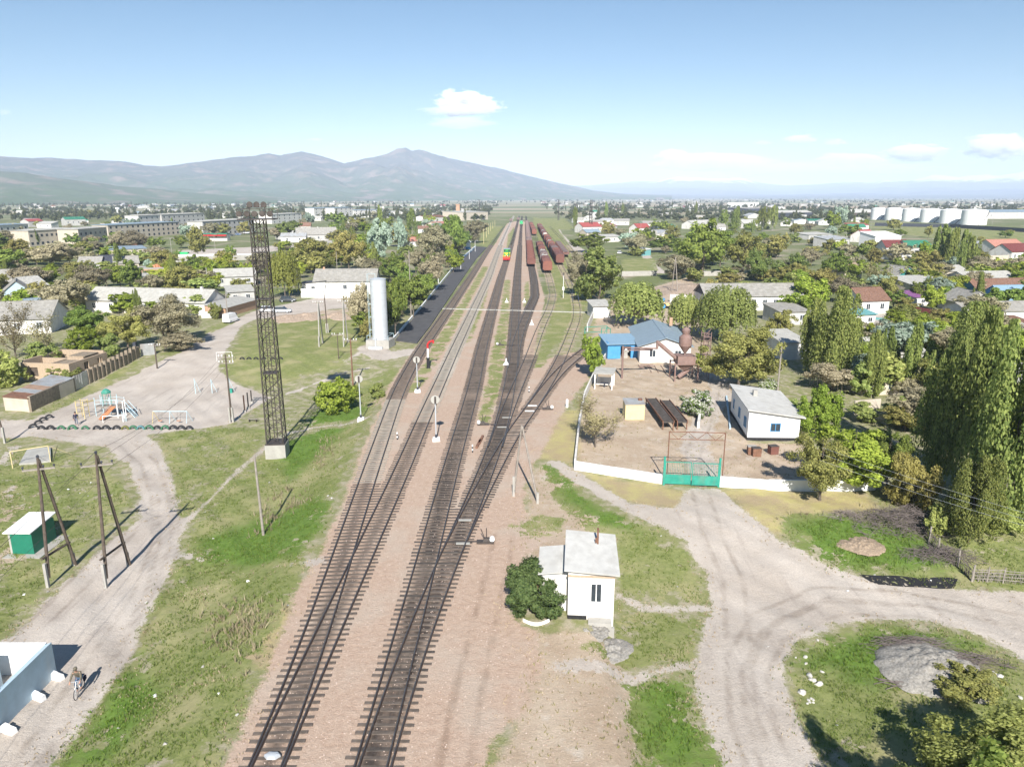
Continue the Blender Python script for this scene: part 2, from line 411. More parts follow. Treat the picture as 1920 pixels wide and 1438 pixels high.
ROAD = union(
 poly((-140,1560),(85,1445),(190,1312),(254,1231),(265,1173),(284,1139),(328,1060),(346,1000),(338,955),(326,900),(302,845),(272,815),(360,806),(430,795),(510,745),(440,718),(406,692),(428,650),(452,612),(480,598),(560,590),(620,580),(705,575),(705,562),(600,557),(480,582),(400,618),(330,664),(270,693),(170,739),(60,788),(-140,790),(-140,832),(60,818),(200,838),(247,880),(262,930),(255,975),(215,1010),(150,1070),(85,1130),(30,1190),(-140,1290)),
 poly((1263,952),(1290,913),(1347,915),(1400,962),(1462,1012),(1560,1063),(1620,1083),(1800,1108),(2100,1115),(2100,1300),(1920,1237),(1830,1190),(1740,1165),(1650,1160),(1560,1176),(1490,1208),(1470,1245),(1478,1300),(1510,1375),(1550,1450),(1580,1800),(1390,1800),(1358,1438),(1312,1335),(1298,1262),(1312,1180),(1332,1135),(1322,1080),(1285,1015),(1230,980),(1190,962),(1160,940)),
 sline(px((1040,868),(1075,893),(1130,925),(1180,953),(1230,975)), 1.6),
 sline(px((1160,1120),(1210,1140),(1330,1142)), 1.0), sline(px((1060,1250),(1180,1275),(1300,1240)), 1.1),
 sline(px((1330,900),(1300,840),(1320,790),(1352,740),(1340,690)), 3.0),
 sline(px((30,838),(5,870),(22,920),(70,955),(60,985)), 1.0),
 sline(px((350,1040),(400,1050),(445,1073),(520,1068),(600,1050)), 1.1), sline(px((340,985),(400,930),(440,890),(490,845),(540,812),(600,800),(690,782)), .9),
 sline(px((415,690),(520,700),(580,702),(640,682),(690,655)), .8), sline(px((540,738),(640,700),(690,690)), .7),
 sline(px((690,652),(720,668),(770,660)), 5.0),
 sline(px((265,1305),(300,1308),(360,1290),(410,1270)), .8),
 poly((330,478),(480,478),(520,470),(640,455),(640,450),(500,462),(330,470)),
 sline(px((1100,478),(1060,455),(1046,440),(1040,425)), 7), sline(px((1165,478),(1210,478),(1225,500),(1240,512)), 4), sline(px((1560,445),(1700,440),(1920,458)), 6),
 sline(px((1660,595),(1640,640),(1680,680)), 9), sline(px((1000,412),(1100,418),(1160,412)), 6),
)
BALL = union(
 poly((400,1500),(440,1395),(505,1240),(545,1140),(608,1020),(640,945),(668,870),(722,745),(775,655),(812,628),(868,540),(930,455),(952,417),(985,416),(1000,470),(1010,520),(1022,560),(1005,640),(1000,680),(1095,655),(1108,700),(1060,765),(1010,860),(985,900),(985,965),(1030,1015),(990,1040),(955,1100),(955,1150),(1005,1185),(1015,1250),(985,1330),(930,1390),(880,1500)),
 sline(px((340,1116),(400,1104),(450,1078)), 1.2), sline(px((700,760),(760,690),(800,650)), 1.6), poly((110,1195),(190,1190),(180,1215),(120,1218)),
 sline(px((265,1305),(300,1308),(310,1312)), 1.2),
)
YARD = union(poly((1078,878),(1090,790),(1112,712),(1130,682),(1140,640),(1110,640),(1118,600),(1150,560),(1290,520),(1330,560),(1330,690),(1400,730),(1402,830),(1500,830),(1600,905),(1600,918),(1440,916),(1350,911),(1244,906)),
 poly((1000,1190),(1060,1180),(1160,1225),(1185,1290),(1200,1440),(1210,1500),(880,1500),(960,1370)), poly((985,900),(1020,870),(1078,880),(1090,910),(1040,925),(1060,1000),(1050,1040),(1000,1060)),
 poly((940,980),(1060,930),(1160,1010),(1060,1050),(960,1060)), poly((545,585),(690,578),(690,592),(540,605)), poly((20,900),(80,940),(130,990),(60,1080),(-60,1080),(-60,900)))
DRY = union(poly((1105,890),(1244,912),(1290,922),(1292,958),(1200,950),(1140,925)), poly((1350,918),(1625,924),(1650,955),(1470,968),(1462,1010),(1400,970)),
 poly((590,850),(625,800),(640,830),(610,880)), poly((470,960),(560,900),(590,935),(520,980),(480,1010)), poly((400,1120),(560,1140),(520,1250),(440,1260),(380,1180)), poly((1005,780),(1080,770),(1080,870),(1010,860)))
OIL = None
for k, wn_, wf_ in (('T1', .75, .8), ('T2', .8, .85), ('T3', 1.5, 2.6), ('T4', 1.6, 2.6), ('T7', 2.3, 2.5), ('T5', .25, .25), ('T6', .1, .25)):
    ys, xs = LINE[k]; st = 5
    for a_, b_, w_ in ((0, 62, wn_), (60, 100, (wn_ * 2 + wf_) / 3), (96, 2000, wf_)):
        q_ = [(a, b) for a, b in zip(xs[::st], ys[::st]) if a_ <= b <= b_]
        if len(q_) > 1:
            o_ = sline(q_, w_); OIL = o_ if OIL is None else np.maximum(OIL, o_)
PALE = None   # pale cement dust beside the rails of the second track
ys, xs = LINE['T2']; sel = ys > 108
PALE = sline([(a, b) for a, b in zip(xs[sel][::5], ys[sel][::5])], 2.7)
LUSH = union(poly((1020,872),(1050,882),(1092,925),(1130,957),(1190,975),(1200,1000),(1130,985),(1070,940)), poly((1475,985),(1560,968),(1700,990),(1800,1060),(1620,1072),(1540,1055)), poly((1480,1250),(1560,1190),(1720,1175),(1850,1210),(1700,1220),(1640,1290),(1560,1260)),
 poly((500,790),(640,740),(690,765),(600,850),(540,900)), poly((300,1300),(200,1438),(110,1438),(180,1345),(260,1230)), poly((600,930),(630,960),(560,1040),(480,1060),(380,1060),(380,1010),(470,980)), poly((1200,1260),(1300,1265),(1310,1330),(1340,1440),(1210,1440)))
FIELD = union(poly((550,388),(830,390),(960,374),(960,371),(700,373),(540,378)), poly((250,400),(480,398),(480,391),(250,393)), poly((980,382),(1150,384),(1350,378),(1350,374),(980,376)))
def rut(off, w, *a):
    q = px(*a); o = []
    for i, p in enumerate(q):
        d = (q[min(i + 1, len(q) - 1)] - q[max(i - 1, 0)]).normalized(); o.append((p.x - d.y * off, p.y + d.x * off))
    return sline(o, w)
RUT = union(*[rut(o_, .22, *L_) for L_ in (((30,1470),(120,1330),(205,1215),(270,1110),(305,1010),(300,930),(280,870),(230,828),(120,812)), ((70,1470),(165,1325),(235,1215),(290,1120),(318,1020),(312,930)), ((60,1180),(140,1100),(235,1000),(262,950)),
   ((1450,1500),(1395,1350),(1385,1240),(1430,1160),(1540,1110),(1700,1120),(1920,1165)), ((1480,1500),(1425,1350),(1415,1260),(1450,1190),(1560,1140),(1720,1145),(1950,1200)), ((1312,920),(1335,1000),(1375,1090),(1385,1200)), ((1300,915),(1300,850),(1325,780),(1348,700)), ((845,1500),(870,1330),(905,1180),(935,1060),(945,1000)), ((850,1438),(900,1200),(925,1090))) for o_ in (-.75, .75)])
cC = np.stack([RUT, np.minimum(ROAD, 4), RUT, RUT], 1) / 8 + .5
cA = np.stack([GRASS, ROAD, BALL, YARD], 1) / 8 + .5
cB = np.stack([DRY, OIL, PALE, LUSH], 1) / 8 + .5
nx, ny = len(xa), len(ya)
ii = (np.arange(ny - 1)[:, None] * nx + np.arange(nx - 1)[None, :]).ravel()
F = np.stack([ii, ii + 1, ii + nx + 1, ii + nx], 1)

gm = bpy.data.materials.new('ground_soil'); gn, gl = nodes_of(gm); gb = gn['Principled BSDF']
gb.inputs['Roughness'].default_value = .95; gb.inputs['Specular IOR Level'].default_value = .12
tc = gn.new('ShaderNodeNewGeometry')
def gnoise(scale, detail=6, rough=.6, off=0, sx=1, sy=1):
    mp = gn.new('ShaderNodeMapping'); mp.inputs['Location'].default_value = (off, off * 1.7, 0); mp.inputs['Scale'].default_value = (sx, sy, 1)
    gl.new(tc.outputs['Position'], mp.inputs[0])
    t = gn.new('ShaderNodeTexNoise'); t.inputs['Scale'].default_value = scale; t.inputs['Detail'].default_value = detail; t.inputs['Roughness'].default_value = rough
    gl.new(mp.outputs[0], t.inputs['Vector']); return t.outputs['Fac']
def gmath(op, a, b=None, c=None):
    t = gn.new('ShaderNodeMath'); t.operation = op
    for i, q in enumerate((a, b, c)):
        if q is None: continue
        if isinstance(q, (int, float)): t.inputs[i].default_value = q
        else: gl.new(q, t.inputs[i])
    return t.outputs[0]
def gmap(a, i0, i1, o0=0.0, o1=1.0, smooth=True):
    t = gn.new('ShaderNodeMapRange'); t.interpolation_type = 'SMOOTHSTEP' if smooth else 'LINEAR'
    gl.new(a, t.inputs[0])
    for i, q in zip((1, 2, 3, 4), (i0, i1, o0, o1)): t.inputs[i].default_value = q
    return t.outputs[0]
def gmix(f, a, b):
    t = gn.new('ShaderNodeMix'); t.data_type = 'RGBA'
    if isinstance(f, float): t.inputs[0].default_value = f
    else: gl.new(f, t.inputs[0])
    for i, q in ((6, a), (7, b)):
        if isinstance(q, tuple): t.inputs[i].default_value = (*q, 1)
        else: gl.new(q, t.inputs[i])
    return t.outputs[2]
aA = gn.new('ShaderNodeAttribute'); aA.attribute_name = 'region_a'
aB = gn.new('ShaderNodeAttribute'); aB.attribute_name = 'region_b'
sA = gn.new('ShaderNodeSeparateColor'); gl.new(aA.outputs['Color'], sA.inputs[0])
sB = gn.new('ShaderNodeSeparateColor'); gl.new(aB.outputs['Color'], sB.inputs[0])
def sd(o): return gmath('MULTIPLY', gmath('SUBTRACT', o, .5), 8.0)
dG, dR, dB, dY = sd(sA.outputs[0]), sd(sA.outputs[1]), sd(sA.outputs[2]), sd(aA.outputs['Alpha'])
dD, dO, dP, dL = sd(sB.outputs[0]), sd(sB.outputs[1]), sd(sB.outputs[2]), sd(aB.outputs['Alpha'])
n_big = gnoise(.07, 4, .55); n_mid = gnoise(.35, 7, .65, 5); n_fine = gnoise(2.2, 6, .7, 9); n_grit = gnoise(9, 4, .75, 3)
n_edge = gmath('ADD', gmath('ADD', gmath('MULTIPLY', gmath('SUBTRACT', n_mid, .5), 4.6), gmath('MULTIPLY', gmath('SUBTRACT', n_fine, .5), 2.8)), gmath('MULTIPLY', gmath('SUBTRACT', n_grit, .5), 2.2))
def mask(d, amp=1.0, soft=.2, bias=0.0):
    return gmap(gmath('ADD', gmath('ADD', d, bias), gmath('MULTIPLY', n_edge, amp)), -soft, soft)
grit = gmap(n_grit, .25, .75, .82, 1.18, False)
patch = gmap(n_mid, .3, .7)
# town ground beyond the mapped places: dusty soil with patches of weeds
base = gmix(gmap(gnoise(.045, 6, .62, 21), .34, .54), (.33, .285, .22), (.15, .175, .07))
base = gmix(gmap(gnoise(.012, 4, .6, 31), .46, .6, 0, .7), base, (.15, .17, .075))
near = gmix(gmap(gnoise(.8, 7, .68, 43), .36, .58), (.36, .32, .235), (.215, .225, .095))
# far plain: long field strips
sep = gn.new('ShaderNodeSeparateXYZ'); gl.new(tc.outputs['Position'], sep.inputs[0])
base = gmix(gmap(sep.outputs[1], 150, 200), near, base)
strip = gnoise(.0011, 3, .5, 77, .5, 2.6); strip2 = gnoise(.0026, 2, .5, 13, .35, 3.0)
field = gmix(gmap(strip, .42, .55), (.16, .19, .10), (.36, .31, .22))
field = gmix(gmap(strip2, .54, .64, 0, .85), field, (.42, .29, .21))
field = gmix(gmap(gnoise(.0035, 3, .6, 55, .4, 2.2), .55, .63, 0, .9), field, (.12, .20, .07))
base = gmix(gmap(sep.outputs[1], 800, 1500), base, field)
c_yard = gmix(patch, (.37, .285, .205), (.47, .385, .295))
c_yard = gmix(gmap(gnoise(.6, 6, .6, 41), .55, .7, 0, .6), c_yard, (.53, .475, .41))
c_ball = gmix(gmap(n_fine, .3, .7), (.395, .285, .215), (.475, .36, .28))
c_ball = gmix(gmap(gnoise(.18, 5, .6, 61), .45, .68, 0, .75), c_ball, (.45, .37, .30))
c_road = gmix(gmap(gnoise(.16, 6, .62, 71), .33, .67), (.415, .362, .312), (.50, .448, .395))
c_road = gmix(gmap(gnoise(.5, 5, .6, 81, 2.6, .35), .52, .72, 0, .5), c_road, (.33, .285, .25))
c_gr = gmix(gmap(n_fine, .3, .72), (.15, .18, .055), (.25, .265, .105))
c_gr = gmix(gmap(gnoise(.22, 5, .6, 91), .42, .68, 0, .75), c_gr, (.35, .315, .17))
c_lush = gmix(gmap(n_fine, .3, .7), (.085, .15, .026), (.145, .225, .045))
c_gr = gmix(mask(dL, .9, 1.2), c_gr, c_lush)
c_dry = gmix(gmap(n_mid, .35, .65), (.36, .285, .175), (.42, .37, .165))
col = base
col = gmix(mask(dY, .6, .5), col, c_yard)
col = gmix(mask(dD, .7, .9), col, c_dry)
col = gmix(mask(dB, .45, .2), col, c_ball)
col = gmix(mask(dR, .5, .16), col, c_road)
holes = gmap(gnoise(.42, 7, .68, 17), .525, .64, 0, 2.9)          # bare patches in the turf
col = gmix(mask(gmath('SUBTRACT', dG, holes), .62, .16), col, c_gr)
col = gmix(gmath('MULTIPLY', mask(dR, .45, .15, -.5), gmap(dG, .0, .6, 1, 0)), col, c_road)
col = gmix(gmath('MULTIPLY', mask(dP, .1, .3), gmap(n_mid, .3, .6, .35, .95)), col, (.54, .50, .44))
aC = gn.new('ShaderNodeAttribute'); aC.attribute_name = 'region_c'; sC = gn.new('ShaderNodeSeparateColor'); gl.new(aC.outputs['Color'], sC.inputs[0])
dU = sd(sC.outputs[0])
dk = gn.new('ShaderNodeMix'); dk.data_type = 'RGBA'; dk.blend_type = 'MULTIPLY'; dk.inputs[7].default_value = (.74, .72, .70, 1)
gl.new(gmath('MULTIPLY', gmap(gmath('ADD', dU, gmath('MULTIPLY', n_edge, .1)), -.22, .12), gmap(n_mid, .35, .6, .25, 1)), dk.inputs[0]); gl.new(col, dk.inputs[6]); col = dk.outputs[2]
oilm = gmath('MULTIPLY', gmap(gmath('ADD', dO, gmath('MULTIPLY', n_edge, .14)), -.3, .55), gmap(gnoise(.5, 5, .6, 27, 1.5, .3), .25, .6, .5, .96))
col = gmix(oilm, col, (.042, .036, .033))
mul = gn.new('ShaderNodeMix'); mul.data_type = 'RGBA'; mul.blend_type = 'MULTIPLY'; mul.inputs[0].default_value = 1
gl.new(col, mul.inputs[6]); gl.new(grit, mul.inputs[7]); gl.new(mul.outputs[2], gb.inputs['Base Color'])
bp = gn.new('ShaderNodeBump'); bp.inputs['Strength'].default_value = .5; bp.inputs['Distance'].default_value = .12
gl.new(gmath('ADD', n_grit, gmath('MULTIPLY', n_fine, 1.5)), bp.inputs['Height']); gl.new(bp.outputs[0], gb.inputs['Normal'])
gme = npmesh('ground', np.stack([X, Y, Z], 1), F, gm, smooth=True)
for nm, c in (('region_a', cA), ('region_b', cB), ('region_c', cC)):
    at = gme.attributes.new(nm, 'FLOAT_COLOR', 'POINT'); at.data.foreach_set('color', c.astype(np.float32).ravel())
ground = tag(link('ground', gme), kind='structure')

# ------------------------------------------------------------------ platform and slabs
pl = px((741,640),(782,645),(808,611),(855.5,540),(893,486),(913,464.6),(893,463),(866,487),(843,515),(793,577))
tag(MB().prism([(p.x, p.y) for p in pl], -.05, .26).build('platform', ASPHALT), kind='structure')
kp = px((738,638),(791,576),(841,514),(864,487),(891,463))
kb = MB()
for a, b in zip(kp[:-1], kp[1:]):
    d = (b - a); n = max(1, int(d.length / 2.5)); ang = math.atan2(d.y, d.x)
    for i in range(n):
        c = a + d * ((i + .5) / n); kb.box((c.x, c.y, .26), (d.length / n - .12, .28, .56), ang)
tag(kb.build('kerb', WHITE2), kind='structure')
tp = px((1613,1079),(1700,1083),(1796,1085),(1790,1103),(1720,1101),(1640,1096))
V_, F_ = [], []; n1, n2 = 90, 9
for i in range(n1 + 1):
    for j in range(n2 + 1):
        f_ = i / n1; lo = tp[5].lerp(tp[4], min(1, f_ * 2)) if f_ < .5 else tp[4].lerp(tp[3], f_ * 2 - 1); hi = tp[0].lerp(tp[1], min(1, f_ * 2)) if f_ < .5 else tp[1].lerp(tp[2], f_ * 2 - 1)
        p = lo.lerp(hi, j / n2 * 1.1); V_.append((p.x, p.y, float(hgt(p.x, p.y)) + .03))
for i in range(n1):
    for j in range(n2):
        e_ = min(j, n2 - 1 - j) / 2.0 + min(i, n1 - 1 - i) / 6.0
        if rng.random() < .25 + e_ * .9 and mnoise.noise(Vector((i * .21, j * .5, 2.0))) > -.42: F_.append((i * (n2 + 1) + j, (i + 1) * (n2 + 1) + j, (i + 1) * (n2 + 1) + j + 1, i * (n2 + 1) + j + 1))
tag(MB().add(V_, F_).build('tar_patch', TARM), kind='structure')
sp = px((36,872),(96,866),(95,841),(52,846))
pad = MB().prism([(p.x, p.y) for p in sp], sp[0].z - .3, sp[0].z + .16).build('concrete_pad', SLATEL)
tag(pad, 'pale cracked concrete pad lying in grass behind the yellow goal frame', 'concrete pad')
cw = px((830,579.5),(1097,586.5))
tag(MB().box(((cw[0].x + cw[1].x) / 2, (cw[0].y + cw[1].y) / 2, .06), ((cw[1] - cw[0]).length, .6, .26), math.atan2(cw[1].y - cw[0].y, cw[1].x - cw[0].x)).build('crossing_path', SLATEL), kind='structure')

# ------------------------------------------------------------------ railway tracks
rail_end = {'T1': 640, 'T2': 900, 'T3': 900, 'T4': 900}
def make_track(k, label, host, guests, ties, zoff, grp):
    ys, xs = LINE[k]; root = thing('railway_track', label, 'railway track', (0, 0, 0), 0, grp)
    st = 1 if len(ys) < 160 else 2
    for s_ in (-1, 1):
        V, Fc, mi = [], [], []
        idx = list(range(0, len(ys), st))
        for i in idx:
            g = tdir(k, ys[i]); c = math.hypot(1, g); nxp, nyp = 1 / c, -g / c
            for off, z in ((-.062, .06), (-.036, .215), (.036, .215), (.062, .06)):
                o = s_ * .79 + off
                V.append((xs[i] + nxp * o, ys[i] + nyp * o, z + zoff))
        for j in range(len(idx) - 1):
            a, b = j * 4, j * 4 + 4
            for q in range(3): Fc.append((a + q, a + q + 1, b + q + 1, b + q)); mi.append(1 if q == 1 else 0)
        me = npmesh('rail', np.array(V), np.array(Fc), [RAILM, RAILTOP], mi)
        link('rail', me, root)
    # sleepers
    y = ys[0] + .3; far = MB(); n = 0; far_end = min(ys[-1], 420)
    while y < far_end:
        x = tx(k, y); skip = False
        for h in host:
            hy = LINE[h][0]
            if hy[0] <= y <= hy[-1] and abs(tx(h, y) - x) < 2.75: skip = True
        lo, hi = x - 1.36, x + 1.36
        for g_ in guests:
            gy = LINE[g_][0]
            if gy[0] <= y <= gy[-1] and abs(tx(g_, y) - x) < 2.75:
                lo = min(lo, tx(g_, y) - 1.36); hi = max(hi, tx(g_, y) + 1.36)
        if not skip and ties(y) == 'buried' and rng.random() < .5: skip = True
        if not skip:
            mt = ties(y); ang = -math.atan(tdir(k, y)) + rng.uniform(-.02, .02); L = hi - lo + rng.uniform(-.12, .12)
            if n < 100:
                o = bpy.data.objects.new('sleeper', TIE[mt]); COL.objects.link(o); o.parent = root
                o.location = ((lo + hi) / 2 + rng.uniform(-.06, .06), y, zoff + rng.uniform(-.045, .0)); o.rotation_euler = (0, 0, ang); o.scale = (L / 2.7, rng.uniform(.9, 1.12), 1)
            else:
                far.box(((lo + hi) / 2, y, -.005 + zoff), (L, .215, .15), ang, mi=list(TIE).index(mt))
            n += 1
        y += .58 if y < 200 else .62
    if far.f:
        o = far.build('sleeper_row', [TIEM[q] for q in TIE], root); o['kind'] = 'stuff'
    return root
TIEM = {'dark': DARKWOOD, 'brown': TIEBROWN, 'conc': TIECONC, 'buried': TIEBURIED}
TIE = {}
for q, m_ in TIEM.items():
    o = MB().box((0, 0, 0 if q != 'buried' else -.02), (2.7, .215, .15), taper=.97).build('sleeper', m_)
    TIE[q] = o.data; bpy.data.objects.remove(o)
g_ = None
make_track('T1', 'leftmost railway track curving past the platform, pale sleepers farther on', [], ['T2'], lambda y: 'brown' if y < 66 else ('conc' if y < 96 else 'brown'), 0, g_)
make_track('T2', 'railway track with pale cement dusted sleepers, second from left', ['T1'], [], lambda y: 'brown' if y < 84 else ('conc' if y > 86 else 'dark'), .004, g_)
make_track('T3', 'oily black railway track under the green locomotive', [], ['T4'], lambda y: 'brown' if (int(y * 3.1) % 5) else 'dark', 0, g_)
make_track('T4', 'central oil stained railway track with several switches', ['T3'], ['T5', 'T6', 'T7'], lambda y: 'dark' if (int(y * 2.3) % 3) else 'brown', .004, g_)
make_track('T7', 'dark railway track bending right to the long wagon train', ['T4'], [], lambda y: 'dark', .008, g_)
make_track('T6', 'rusty railway track sunk in weeds leading to the cream tank wagons', ['T4'], [], lambda y: 'buried' if y > 125 else 'brown', .012, g_)
make_track('T5', 'brown railway siding crossing toward the yard bush', ['T4'], ['T5a'], lambda y: 'brown', .016, g_)
make_track('T5a', 'rusty curved railway track in grass by the white yard wall', ['T5'], ['T8'], lambda y: 'buried' if y > 118 else 'brown', .02, g_)
make_track('T8', 'overgrown railway track under the short row of flat wagons', ['T5a'], ['T9'], lambda y: 'buried', .024, g_)
make_track('T9', 'rightmost overgrown railway track beside the gravel lane', ['T8'], [], lambda y: 'buried', .028, g_)
# ------------------------------------------------------------------ trees: leaf clouds of many small faces, height 1, width 1
def quads(C, N, size, seed, stretch=1.5, up=0.0):
    g = np.random.default_rng(seed); n = len(C)
    N = N / (np.linalg.norm(N, axis=1)[:, None] + 1e-9) + g.normal(0, .42, (n, 3)); N /= np.linalg.norm(N, axis=1)[:, None] + 1e-9
    a = g.normal(0, 1, (n, 3)); a[:, 2] += up
    a -= N * (a * N).sum(1)[:, None]; a /= np.linalg.norm(a, axis=1)[:, None] + 1e-9
    b = np.cross(N, a); s = size * g.uniform(.6, 1.35, (n, 1))
    a = a * s * stretch * .5; b = b * s * .5
    V = np.stack([C - a, C + b - a * .1, C + a, C - b - a * .1], 1).reshape(-1, 3)
    F = np.arange(4 * n).reshape(n, 4)
    return V, F

def crown(shape, n, seed):
    """n leaf positions with outward directions inside the unit tree"""
    g = np.random.default_rng(seed)
    if shape in ('round', 'tall', 'bush', 'spread'):
        cz, rz, r = {'round': (.57, .43, .50), 'tall': (.55, .45, .48), 'bush': (.46, .54, .50), 'spread': (.53, .47, .52)}[shape]
        nb = 13         # main boughs, each a lumpy mass of clumps
        bo = g.normal(0, 1, (nb, 3)); bo /= np.linalg.norm(bo, axis=1)[:, None]; bo *= g.uniform(.3, .74, (nb, 1))
        nc = 125
        ci = g.integers(0, nb, nc); d = g.normal(0, 1, (nc, 3)); d /= np.linalg.norm(d, axis=1)[:, None]
        c = bo[ci] + d * g.uniform(.12, .44, (nc, 1))
        ln = np.linalg.norm(c, axis=1); c = c / np.maximum(1, ln / .9)[:, None]
        k = g.integers(0, nc, n); o = g.normal(0, 1, (n, 3)); o /= np.linalg.norm(o, axis=1)[:, None]
        p = c[k] + o * (g.uniform(0, 1, (n, 1)) ** .5) * g.uniform(.11, .2, (nc, 1))[k]
        nr = p * .7 + o * .6
        p = p * np.array([r, r, rz]) + np.array([0, 0, cz])
        p[:, 2] = np.maximum(p[:, 2], .03); return p, nr
    if shape in ('poplar', 'plume'):
        ns = 26 if shape == 'plume' else 15; P_, N_ = [], []
        for i in range(ns):
            a = g.uniform(0, 2 * math.pi); q = math.sqrt(g.uniform(0, 1)); r0 = q * .295
            z0 = g.uniform(.03, .5 if shape == 'plume' else .42); L = g.uniform(.3, .52) * (1 - .3 * q)
            if i < 3: r0 *= .3; z0 = .5 + .04 * i; L = .46
            z1 = min(1, z0 + L + .18); L = z1 - z0
            m = n // ns; t = g.uniform(0, 1, m) ** .8; lean = .30 * q
            wid = .16 * np.sin(np.pi * np.clip(t * .9 + .05, 0, 1)) ** .55 * (1.1 - .4 * t)
            o = g.normal(0, 1, (m, 3)); o /= np.linalg.norm(o, axis=1)[:, None]
            rr = g.uniform(.35, 1, m) ** .5 * wid
            fl = .4 + .9 * np.sin(t * 2.3) - .25 * t
            x = math.cos(a) * r0 * (1 + fl * .35) + o[:, 0] * rr; y = math.sin(a) * r0 * (1 + fl * .35) + o[:, 1] * rr
            z = z0 + L * t + o[:, 2] * rr * .25
            P_.append(np.stack([x, y, z], 1)); N_.append(np.stack([x * 1.2 + o[:, 0] * .8, y * 1.2 + o[:, 1] * .8, o[:, 2] * .4 + .25], 1))
        p = np.concatenate(P_); p[:, 2] = np.clip(p[:, 2], .03, 1); return p, np.concatenate(N_)
    if shape == 'willow':
        p, nr = crown('tall', n // 2, seed); ns = 230; m = n // 2 // ns
        a = g.uniform(0, 2 * math.pi, ns); e = g.uniform(.1, 1, ns)
        sx, sy = np.cos(a) * .46 * np.sqrt(e), np.sin(a) * .46 * np.sqrt(e); sz = .5 + .45 * np.sqrt(1 - e * .95); L = g.uniform(.25, .62, ns)
        t = g.uniform(0, 1, (ns, m))
        q = np.stack([(sx[:, None] * (1 + .12 * t)).ravel(), (sy[:, None] * (1 + .12 * t)).ravel(), np.maximum(.04, (sz[:, None] - L[:, None] * t)).ravel()], 1) + g.normal(0, .012, (ns * m, 3))
        return np.concatenate([p, q]), np.concatenate([nr, np.stack([q[:, 0], q[:, 1], np.zeros(len(q)) + .1], 1)])

def limbs(seed, nl=7, z0=.16, r=.02, spread=.3, top=.9, mat=None, twigs=0, base=0.0):
    g = random.Random(seed); b = MB(); tips = []
    bend = [(0, 0, 0)]
    for i in range(1, 5): bend.append((bend[-1][0] + g.uniform(-.02, .02), bend[-1][1] + g.uniform(-.02, .02), top * .75 * i / 4))
    for i in range(4): b.tube(bend[i], bend[i + 1], r * (1 - i * .2), r * (1 - (i + 1) * .2), 7)
    def branch(p, d, L, rr, dep):
        q = p
        for _ in range(3):
            d = (d + Vector((g.uniform(-.3, .3), g.uniform(-.3, .3), g.uniform(-.02, .25)))).normalized()
            e = q + d * (L / 3); b.tube(q, e, rr, rr * .72, 4 if dep else 5, cap=False); rr *= .72; q = e
            tips.append(q)
            if dep > 0 and q.z < 1:
                for _ in range(2):
                    branch(q, (d + Vector((g.uniform(-.8, .8), g.uniform(-.8, .8), g.uniform(-.2, .5)))).normalized(), L * .55, rr * .6, dep - 1)
    for i in range(nl):
        z = z0 + (top * .7 - z0) * g.random(); k = z / (top * .75) * 4; j = min(3, int(k))
        p = Vector(bend[j]).lerp(Vector(bend[j + 1]), k - j); a = 2.4 * i + g.uniform(-.3, .3)
        branch(p, Vector((math.cos(a), math.sin(a), g.uniform(.5, 1.3))).normalized(), spread * g.uniform(.8, 1.2), r * .5, twigs)
    return b, tips

KIND = {  # shape, leaves near/mid/far, leaf size near, colours dark/light, translucency
 'green':  ('round', (0.124,0.180,0.046), (0.340,0.423,0.104), .44),
 'bright': ('round', (0.203,0.268,0.046), (0.425,0.501,0.092), .44),
 'olive':  ('spread', (0.231,0.235,0.076), (0.503,0.470,0.168), .44),
 'brown':  ('spread', (0.259, 0.237, 0.149), (0.506, 0.462, 0.303), .44),
 'dark':   ('round', (0.103,0.143,0.044), (0.280,0.325,0.100), .44),
 'silver': ('tall', (0.270, 0.359, 0.266), (0.499, 0.589, 0.479), .44),
 'poplar': ('poplar', (0.128,0.176,0.049), (0.349,0.403,0.122), .44),
 'plume':  ('plume', (0.132,0.181,0.055), (0.362,0.405,0.127), .44),
 'willow': ('willow', (0.224, 0.257, 0.059), (0.418, 0.456, 0.132), .44),
 'birch':  ('willow', (0.211,0.270,0.081), (0.424,0.487,0.161), .44),
 'bush':   ('bush', (0.194,0.249,0.070), (0.459,0.496,0.171), .44),
 'shrub':  ('bush', (0.184,0.251,0.039), (0.368,0.439,0.084), .44),
 'blossom':('bush', (0.114, 0.182, 0.042), (0.241, 0.322, 0.084), .44),
 'yellow': ('bush', (0.327, 0.294, 0.084), (0.596, 0.532, 0.196), .44),
  'corner': ('bush', (0.189,0.213,0.062), (0.401,0.420,0.140), .44),
 'hedge': ('bush', (.055, .085, .03), (.16, .20, .075), .3),
 'bare':   ('spread', (0.284, 0.252, 0.140), (0.426, 0.378, 0.210), .44),
}
PROTO = {}
